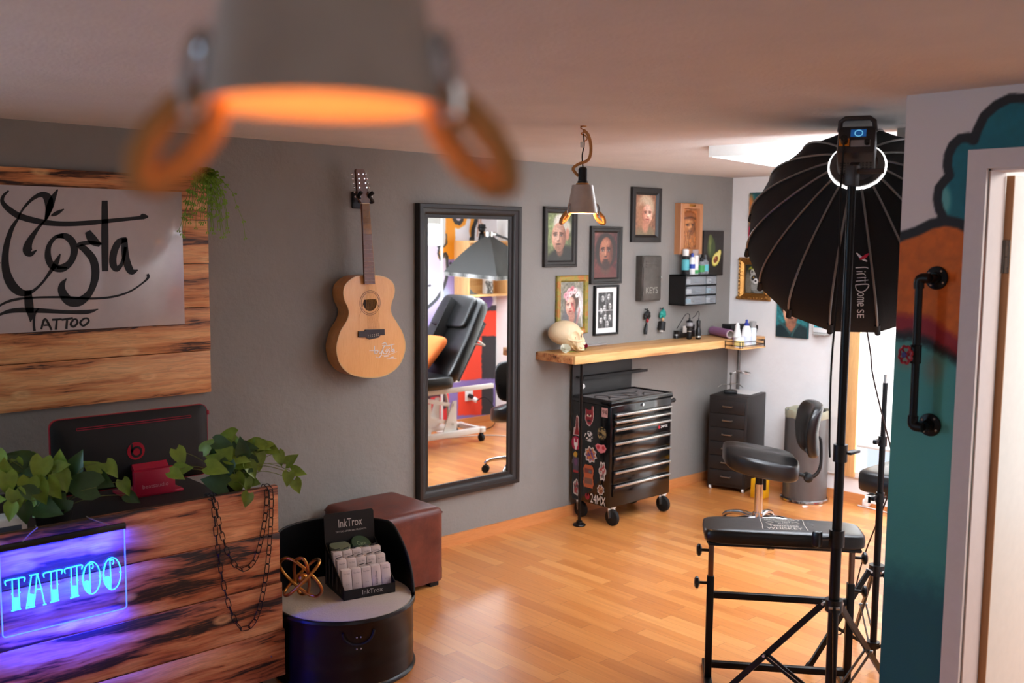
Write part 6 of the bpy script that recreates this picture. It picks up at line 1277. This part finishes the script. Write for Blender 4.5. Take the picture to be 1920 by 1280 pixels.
for i, (x, nm, cm, tilt) in enumerate(((-.055, 'pale green round tin lying at the left back of the counter display', flat('pale_green_tin', (104, 112, 92), .4), .15), (.035, 'dark green lidded round jar leaning at the right back of the counter display', flat('dark_green_lid', (30, 62, 38), .4), .55))):
    p = Wd_ @ Vector((x, .197, .150)); c = thing('balm_tin', nm, 'tin', tuple(p), da); ax = (.1*i, -math.sin(tilt), math.cos(tilt))
    MB().lathe([(0, -.03), (.042, -.03), (.044, -.026), (.044, .002), (.042, .006)], 28, (0, 0, .0), ax).build('jar', flat('tin_stripe', (176, 150, 140), .4) if i else cm, c); MB().lathe([(.045, .004), (.045, .012), (.042, .016), (0, .017)], 28, (0, 0, 0), ax).build('lid', cm, c)
    if i: 
        R = Vector((0, 0, 1)).rotation_difference(Vector(ax)).to_matrix(); MB().text('Care', -.02, -.012, .04, .022, lambda a, b: R @ Vector((a, b, .0178))).build('lettering', flat('pale_lettering', (120, 140, 110), .6), c, smooth=False)
# brass knot sculpture
SD = .2845; c0 = onZ(565, 1098, .33); t = thing('brass_knot_sculpture', 'brass knot sculpture of interlocking loops on the oil drum seat', 'sculpture', (c0.x, c0.y, SD))
def loop3(px, py, d, lx, ly, ang, out, tw):
    P = []
    for a in np.linspace(0, 2*PI, 41)[:-1]:
        ca, sa = math.cos(a), math.sin(a); x = lx*math.copysign(abs(ca)**.8, ca); y = ly*math.copysign(abs(sa)**.75, sa)
        X = x*math.cos(ang)-y*math.sin(ang); Y = x*math.sin(ang)+y*math.cos(ang); P.append(atd(px+X, py+Y, d+out*x/lx+tw*y/ly))
    return P
for px, py, lx, ly, ang, o_, tw in ((564, 1082, 48, 17, .72, .00, .03), (566, 1082, 46, 8, -.80, .02, -.05), (566, 1080, 34, 13, 1.45, .05, .03)):
    MB(world=True).tube(loop3(px, py, 3.80, lx, ly, ang, o_, tw), .0062, 10, True).build('loop', M_BRASS, t)
MB(world=True).sph(tuple(atd(568, 1084, 3.80)), .022, 16, 10).build('ball', M_BRASS, t)

# ================================================================== RECEPTION DESK
t = thing('reception_desk', 'reception desk clad in charred pine planks on the left', 'desk', (1.2, 3.5, 0))
YF = 3.282; zs = [.05, .235, .42, .615, .797]; rr = random.Random(5); m = MB(world=True)
for i, (a, b) in enumerate(zip(zs[:-1], zs[1:])): m.box(.30, 1.848+(.012, .004, -.004, -.008)[i], YF, YF+.024, a+.001, b-.001, .004)
m.build('front_planks', M_BURN, t); MB(world=True).box(.30, 1.81, YF+.0245, 4.20, .675, .700, .003).build('desktop', M_MATT, t)
MB(world=True).box(1.76, 1.79, YF+.05, 4.15, 0, .675).box(.30, .33, YF+.05, 4.15, 0, .675).build('side_panel', M_MATT, t); MB(world=True).box(.33, 1.76, YF+.025, YF+.05, 0, .675).build('plinth', M_MATT, t)
m = MB(world=True)
for z in (.14, .33, .52, .71): m.sph((1.80, YF-.0005, z), .0035, 8, 6)
m.build('screws', flat('dull_steel', (120, 116, 110), .35, .9), t)
# neon style sign
NY = 3.248; N = lambda x, y, o=0.: onY(x/4.922, 960+y/4.922, NY-o)
t = thing('tattoo_light_sign', 'glowing blue acrylic TATTOO light sign hung on the reception desk front', 'light sign', (1.05, NY, .48))
TL, TR, BR, BL = N(-30, 380), N(1148, 155), N(1193, 885), N(28, 1178)
x0, x1, z0, z1 = .862, 1.247, .479, .754
M_ACR = H('clear_acrylic'); _a = M_ACR; _tr = _a.n('ShaderNodeBsdfTransparent', {'Color': (.93, .94, 1, 1)}); _gl = _a.n('ShaderNodeBsdfGlossy', {'Roughness': .08}); _mx = _a.n('ShaderNodeMixShader', {'Fac': .05}); _a.t.links.new(_tr.outputs[0], _mx.inputs[1]); _a.t.links.new(_gl.outputs[0], _mx.inputs[2]); _a.t.links.new(_mx.outputs[0], _a.t.nodes['Material Output'].inputs[0])
MB(world=True).box(x0, x1, NY-.003, NY+.003, z0, z1).build('acrylic_panel', _a.m, t)
M_NEDGE = flat('glowing_blue_edge', (90, 110, 255), .4, emit=3.2, ecol=(70, 110, 255)); M_NEON = flat('glowing_letters', (120, 235, 255), .4, emit=2.6, ecol=(52, 205, 255))
MB(world=True).tube([(x0, NY, z1-.01), (x0, NY, z0+.008), (x0+.004, NY, z0+.002), (x0+.01, NY, z0), (x1-.01, NY, z0), (x1-.004, NY, z0+.002), (x1, NY, z0+.008), (x1, NY, z1)], .0017, 8).build('lit_edge', M_NEDGE, t)
MB(world=True).box(x0-.004, x1+.004, NY-.008, NY+.008, z1-.002, z1+.018, .002).build('light_bar', M_PLAST, t)
m = MB(world=True); nf = lambda x, y: N(x, y, .0036)
def T_(xa, ya, xb, yb, s0, s1, yt, ym, yb_):
    m.stroke([(xa+8, ya+45, 6), (xa, ya+18, 8.5), (xa+12, ya, 8.5), ((xa+xb)/2, (ya+yb)/2, 8.5), (xb-6, yb, 8.5), (xb+4, yb+14, 8.5), (xb-4, yb+40, 6)], nf, 4)
    dx = 10
    m.stroke([(s0, yt, 7.5), (s0+dx*.4, ym, 7.5), (s0+dx, yb_, 7.5)], nf, 3).stroke([(s1, yt-12, 7.5), (s1+dx*.4, ym-12, 7.5), (s1+dx, yb_-14, 7.5)], nf, 3)
    m.stroke([((s0+s1)/2+6, ym+22, s1-s0), ((s0+s1)/2+10, yb_-6, s1-s0+4)], nf, 2)
    m.stroke([(s0-8, yb_+8, 8.5), (s1+22, yb_-16, 8.5)], nf, 2).stroke([(s0-8, ym-10, 7), (s0+6, ym-12, 7)], nf, 2).stroke([(s1+2, ym-26, 7), (s1+16, ym-28, 7)], nf, 2)
T_(45, 632, 225, 600, 112, 172, 630, 765, 905); T_(400, 560, 570, 528, 470, 524, 550, 690, 825); T_(594, 520, 755, 486, 655, 708, 512, 655, 785)
m.stroke([(270, 584, 7.5), (356, 566, 7.5)], nf, 2).stroke([(290, 580, 7.5), (268, 730, 7.5), (244, 880, 7.5)], nf, 3).stroke([(340, 572, 7.5), (328, 720, 7.5), (308, 866, 7.5)], nf, 3).stroke([(345, 572, 7.5), (380, 700, 7.5), (412, 846, 7.5)], nf, 3)
m.stroke([(300, 755, 56), (280, 868, 62)], nf, 2).stroke([(236, 888, 8.5), (324, 868, 8.5)], nf, 2).stroke([(396, 854, 8.5), (428, 846, 8.5)], nf, 2).stroke([(322, 714, 7), (390, 706, 7)], nf, 2)
for cx_, cy_ in ((845, 606), (1034, 566)):
    m.stroke([(cx_+80*math.cos(a)*1.0, cy_-148*math.sin(a)-18*math.cos(a)*.3 , 7.5) for a in np.linspace(PI*.62, -PI*1.25, 16)], nf, 4)
    m.stroke([(cx_-22, cy_-140, 7), (cx_-14, cy_, 7), (cx_-12, cy_+140, 7)], nf, 3).stroke([(cx_-22, cy_-138, 7), (cx_-60, cy_-95, 7), (cx_-78, cy_+20, 7), (cx_-50, cy_+110, 7)], nf, 4).stroke([(cx_-20, cy_-120, 6), (cx_+10, cy_-130, 6), (cx_+12, cy_-95, 6), (cx_-2, cy_-88, 6)], nf, 4)
    m.stroke([(cx_-72, cy_+42, 3), (cx_-42, cy_+50, 58), (cx_-30, cy_+95, 44), (cx_-16, cy_+135, 6)], nf, 3).stroke([(cx_-88, cy_+14, 7), (cx_-70, cy_+12, 7)], nf, 2).stroke([(cx_+66, cy_-14, 8.5), (cx_+86, cy_-18, 8.5)], nf, 2)
m.build('letters', M_NEON, t, smooth=False)
m = MB(world=True); nr = (1.05, 3.282, .797)
for (xa, xb) in ((.93, .985), (1.20, 1.145)): m.tube([(xa, NY, z1+.018), ((xa+xb)/2, YF-.012, .785), (xb, YF-.003, .800), (xb, YF+.02, .801)], .0014, 6)
m.build('hanging_chain', M_ALU, t)
led = area('sign_led_strip', (1.055, NY+.008, z1-.006), (1.055, NY+.020, z0), .36, .006, 14, (.004, .012, 1))
area('sign_edge_glow', (1.055, NY+.004, z0-.004), (1.055, NY+.05, z0-.10), .36, .008, 8, (.004, .012, 1)); area('sign_panel_glow', (1.055, NY+.006, (z0+z1)/2), (1.055, NY+.2, (z0+z1)/2), .36, .25, 3.6, (.004, .012, 1))
# chains over the desk front
def chain(label, P, n, zoff=0):
    C_ = catmull(P, 14); C_ = [Vector(p) for p in C_]; s_ = [0]
    for a, b in zip(C_[:-1], C_[1:]): s_.append(s_[-1]+(b-a).length)
    m = MB(world=True); L_ = s_[-1]/n
    def at_(d): return Vector([np.interp(d, s_, [p[i] for p in C_]) for i in range(3)])
    for i in range(n):
        a, b = at_(i*L_), at_((i+1)*L_); d = (b-a).normalized(); c = (a+b)/2; nY = Vector((0, 1, 0)); nY = (nY-d*nY.dot(d)).normalized(); side = d.cross(nY)
        s2 = side if i % 2 == 0 else (nY*.85+side*.5).normalized(); hl = L_*.5+.002; hw = .0078
        m.tube([c+d*hl*.72*q+s2*hw*w_ for q, w_ in ((1, 1), (1.35, .45), (1.35, -.45), (1, -1), (-1, -1), (-1.35, -.45), (-1.35, .45), (-1, 1))], .0017, 6, True)
    return tag(m.build('hanging_chain', M_BLACK), label, 'chain', 'black chains on the desk front')
YC = YF-.010
cp = lambda *ps: [tuple(onY(x, y, YC)) for x, y in ps]
chain('short black link chain looped over the top of the desk front', [(1.570, YF+.012, .800), (1.568, YF-.004, .801)]+cp((402, 930), (412, 985), (428, 1038), (452, 1068), (478, 1050), (494, 990), (501, 930))+[(1.783, YF-.004, .801), (1.783, YF+.012, .800)], 24)
chain('long black link chain hanging lower on the desk front', [(1.558, YF+.012, .800), (1.556, YF-.004, .801)]+cp((399, 940), (406, 1010), (418, 1090), (435, 1150), (455, 1180), (480, 1160), (497, 1090), (506, 1010), (509, 930))+[(1.800, YF-.004, .801), (1.800, YF+.012, .800)], 33)
# monitor with red trim
MY = 3.86; t = thing('computer_monitor', 'black all-in-one computer with red trim seen from behind on the desk', 'computer', (1.53, MY, .70)); Q = lambda x, y, Y=MY: onY(x/4, 700+y/4, Y)
M_RED = flat('red_trim', (150, 18, 44), .35); M_MON = flat('monitor_black', (5, 5, 5), .6)
MZ0_, MZ1_, MX0_, MX1_ = .735, 1.033, 1.215, 1.842
def rrect(x0, x1, z0, z1, r_, y, n=6): return [Vector((cx_+r_*math.cos(a), y, cz_+r_*math.sin(a))) for cx_, cz_, a0 in ((x1-r_, z1-r_, 0), (x0+r_, z1-r_, PI/2), (x0+r_, z0+r_, PI), (x1-r_, z0+r_, 3*PI/2)) for a in np.linspace(a0, a0+PI/2, n)]
MB(world=True).loops([rrect(MX0_+.05, MX1_-.05, MZ0_+.04, MZ1_-.05, .03, MY-.022), rrect(MX0_+.012, MX1_-.012, MZ0_+.01, MZ1_-.012, .03, MY-.008), rrect(MX0_+.003, MX1_-.003, MZ0_+.003, MZ1_-.003, .03, MY), rrect(MX0_+.003, MX1_-.003, MZ0_+.003, MZ1_-.003, .03, MY+.022)], cap0=True, cap1=True).build('back_cover', M_MON, t)
MB(world=True).loops([rrect(MX0_, MX1_, MZ0_, MZ1_, .032, MY+.001), rrect(MX0_, MX1_, MZ0_, MZ1_, .032, MY+.014), rrect(MX0_+.006, MX1_-.006, MZ0_+.006, MZ1_-.006, .03, MY+.014), rrect(MX0_+.006, MX1_-.006, MZ0_+.006, MZ1_-.006, .03, MY+.001), rrect(MX0_, MX1_, MZ0_, MZ1_, .032, MY+.001)]).build('trim', M_RED, t)
a, b = Q(572, 440, MY-.022), Q(1436, 338, MY-.022); MB(world=True).loops([rrect(a.x, b.x, .985, .996, .005, MY-.0225, 4), rrect(a.x, b.x, .985, .996, .005, MY-.018, 4), rrect(a.x+.003, b.x-.003, .988, .993, .002, MY-.018, 4), rrect(a.x+.003, b.x-.003, .988, .993, .002, MY-.0225, 4), rrect(a.x, b.x, .985, .996, .005, MY-.0225, 4)]).build('vent_slot', M_RED, t)
c = Q(1020, 580, MY-.0225); ly = MY-.0228
m = MB(world=True); m.prism([(.035*math.cos(a), .035*math.sin(a)) for a in np.linspace(0, 2*PI, 49)[:-1]], (0, -.0006, 0), (c.x, ly, c.z)); m.build('logo_disc', flat('logo_red', (170, 18, 44), .4), t, smooth=False)
m = MB(world=True); lf = lambda x, z: Vector((c.x+x, ly-.0008, c.z+z))
m.stroke([(.0185*math.cos(a)+.002, .0185*math.sin(a)-.004, .009) for a in np.linspace(0, 2*PI, 25)], lf, 2, .0004).stroke([(-.0165, -.004, .009), (-.0165, .030, .009)], lf, 2, .0004); m.build('logo_letter', M_MATT, t, smooth=False)
MB(world=True).box(1.50, 1.665, MY-.075, MY-.045, .705, .807, .006).box(1.47, 1.70, MY-.07, MY+.08, .7005, .712, .003).bar((1.58, MY-.05, .79), (1.58, MY-.018, .82), .14, .02).build('stand', flat('stand_crimson', (168, 20, 52), .4), t)
MB(world=True).text('beatsaudio', 1.53, .735, .105, .016, lambda x, z: Vector((x, MY-.0758, z))).build('lettering', flat('pale_pink_print', (196, 130, 140), .5), t, smooth=False)
MB(world=True).box(1.838, 1.850, MY-.002, MY+.012, .985, 1.003, .002).build('side_clip', M_RED, t)
# plants behind the desk front
def pothos(label, c, pot_r, spots, nrand, box, seed):
    t = thing('pothos_plant', label, 'plant', c); r = random.Random(seed); c = Vector(c)
    MB().lathe([(0, 0), (pot_r*.78, 0), (pot_r, .10), (pot_r*1.04, .104), (pot_r*.96, .104), (pot_r*.9, .09), (0, .088)], 28).build('pot', M_MATT, t)
    mg, md, ms = MB(world=True), MB(world=True), MB(world=True); base = c+Vector((0, 0, .09)); L = list(spots)
    for k in range(nrand): L.append((r.uniform(*box[0]), r.uniform(*box[1]), r.uniform(*box[2]), r.uniform(20, 40), r.uniform(0, 2*PI), r.random() < .35))
    for x, y, Y, size, an, dk in L:
        p = onY(x, y, Y); d = p.y/ math.cos(.745); sz = size*d*.93/FPX
        dirv = Vector((math.cos(an)*.735-.25, -.35*r.uniform(.2, 1.6)+math.cos(an)*-.0, -math.sin(an))); dirv = Vector((math.cos(an)*.72, -math.cos(an)*.5-.35*r.random(), -math.sin(an)))
        up = Vector((r.uniform(-.6, -.1), r.uniform(-1, -.4), r.uniform(.1, .8)))
        b = p-dirv.normalized()*sz*.4
        leafmesh(md if dk else mg, b, dirv, up, sz, sz*.82, r.uniform(.12, .4), r.uniform(.0, .35), .32)
        mid = (base+b)/2+Vector((0, -.01, r.uniform(.02, .07))); ms.tube([base+Vector((r.uniform(-.03, .03), r.uniform(-.03, .03), 0)), mid, b], .0013, 5, spl=5)
    mg.build('leaves', M_LEAF, t, sharp=80); md.build('dark_leaves', M_LEAFD, t, sharp=80); ms.build('stems', flat('plant_stem', (110, 120, 60), .5), t)
Dn, Up, Rt, Lf = PI/2, -PI/2, 0., PI
pothos('dark leaved pothos plant on the left of the desk above the light sign', (1.10, 3.48, .7005), .062,
 [(112, 866, 3.47, 32, Up, False), (140, 875, 3.49, 42, Up+.2, True), (176, 878, 3.46, 32, Lf+.6, False), (208, 878, 3.45, 28, Rt+.9, False), (152, 908, 3.43, 54, Lf+.2, True), (188, 900, 3.45, 40, Rt+.4, True), (118, 900, 3.43, 32, Dn-.2, False), (234, 912, 3.43, 26, Dn-.3, False), (247, 933, 3.43, 24, Rt+.5, True), (52, 915, 3.43, 36, Dn+.2, False), (74, 920, 3.43, 38, Dn-.3, False), (30, 936, 3.42, 32, Dn, False), (90, 955, 3.43, 40, Rt+.3, True), (8, 880, 3.46, 30, Up, False), (36, 862, 3.5, 40, Lf+.3, True), (70, 870, 3.49, 34, Up-.3, False), (14, 905, 3.44, 34, Dn, False), (62, 888, 3.46, 36, Lf, True), (98, 915, 3.42, 34, Rt+1, False), (46, 960, 3.42, 30, Dn, True), (20, 958, 3.41, 26, Dn+.3, False)], 26, ((-10, 130), (865, 950), (3.42, 3.55)), 3)
pothos('bright green pothos plant on the desk behind the chains', (1.70, 3.42, .7005), .056,
 [(337, 855, 3.42, 30, Dn-.4, False), (343, 878, 3.40, 26, Rt-.1, False), (330, 889, 3.38, 26, Rt+.4, False), (388, 836, 3.44, 28, Up+.6, False), (428, 815, 3.44, 28, Lf, False), (408, 862, 3.38, 34, Lf+.3, False), (440, 842, 3.40, 34, Dn, False), (466, 838, 3.40, 34, Up+.4, False), (452, 868, 3.37, 34, Rt+.3, False), (404, 905, 3.36, 42, Lf+.2, True), (444, 905, 3.35, 36, Dn-.2, False), (464, 908, 3.35, 24, Dn, False), (463, 936, 3.272, 26, Dn+.4, False), (492, 834, 3.38, 32, Rt-.2, False), (508, 842, 3.38, 30, Rt+.4, False), (524, 858, 3.36, 26, Dn-.2, False), (545, 862, 3.34, 26, Up+.9, False), (540, 896, 3.32, 26, Dn+.3, False), (558, 884, 3.32, 26, Rt+.1, False), (556, 910, 3.32, 26, Dn-.3, False), (484, 862, 3.37, 34, Dn, False), (425, 880, 3.36, 34, Dn+.4, True), (470, 880, 3.36, 30, Dn-.4, False)], 24, ((395, 500), (830, 905), (3.34, 3.44)), 9)
t = thing('card_terminal', 'white device with a greenish screen at the far left of the desk', 'device', (.955, 3.46, .7005)); p = onY(12, 966, 3.44)
MB(world=True).box(.86, 1.005, 3.44, 3.53, .7005, .80, .010).build('body', M_WPL, t); MB(world=True).box(.87, .985, 3.4385, 3.4405, .715, .775, .002).build('screen', flat('dim_screen', (70, 84, 104), .3), t)

# ================================================================== PIPE HANDLE ON THE PAINTED WALL
t = thing('pipe_handle', 'black iron pipe handle with flanges on the painted wall by the door', 'handle', (3.022, 1.365, 1.16)); M_IRON = flat('black_iron', (20, 18, 18), .38, .5)
ft, fb = onX(1757, 521, 3.022), onX(1744, 796, 3.022); ox = 3.022-.062
for f in (ft, fb):
    MB(world=True).lathe([(0, 0), (.034, 0), (.036, .003), (.034, .007), (.019, .010), (.017, .022), (0, .022)], 32, (3.0215, f.y, f.z), (-1, 0, 0)).cyl((3.0215, f.y, f.z), (ox+.01, f.y, f.z), .0125).build('flange', M_IRON, t)
    m = MB(world=True)
    for a in (.6, 2.2, 3.7, 5.3): m.sph((3.0135, f.y+.026*math.cos(a), f.z+.026*math.sin(a)), .004, 8, 6)
    m.build('screw', M_ALU, t)
yo = .026; tt = Vector((ox, ft.y+yo, ft.z-.012)); tb = Vector((ox, fb.y+yo, fb.z+.012))
MB(world=True).tube([(ox, ft.y-.005, ft.z), (ox, ft.y+yo*.6, ft.z), (ox, ft.y+yo, ft.z-.008), tt-Vector((0, 0, .02))], .0155, 14, spl=4).build('elbow', M_IRON, t); MB(world=True).tube([(ox, fb.y-.005, fb.z), (ox, fb.y+yo*.6, fb.z), (ox, fb.y+yo, fb.z+.008), tb+Vector((0, 0, .02))], .0155, 14, spl=4).build('elbow', M_IRON, t)
MB(world=True).cyl(tt, tb, .0118).build('pipe', M_IRON, t)
vz = onX(1719, 664, ox).z; MB(world=True).cyl((ox, tt.y, vz-.028), (ox, tt.y, vz+.028), .0165).build('valve_tee', M_IRON, t)
vc = Vector((ox-.042, tt.y+.012, vz)); va = (-.9, .35, .05)
m = MB(world=True).tube([(ox, tt.y, vz), vc], .005, 10)
R = Vector((0, 0, 1)).rotation_difference(Vector(va)).to_matrix(); K_ = [vc+R @ Vector(((.025+.0022*math.cos(8*a))*math.cos(a), (.025+.0022*math.cos(8*a))*math.sin(a), 0)) for a in np.linspace(0, 2*PI, 49)[:-1]]
m.tube(K_, .0042, 8, True)
for k in range(4): a = k*PI/2+.4; m.tube([vc, vc+R @ Vector((.024*math.cos(a), .024*math.sin(a), 0))], .0034, 8)
vw = m.build('valve_wheel', flat('red_valve_paint', (150, 22, 40), .4), t); MB(world=True).lathe([(0, 0), (.009, 0), (.009, .004), (0, .005)], 16, tuple(vc+R @ Vector((0, 0, .003))), va).build('valve_cap', flat('blue_cap_disc', (70, 60, 120), .4), vw)
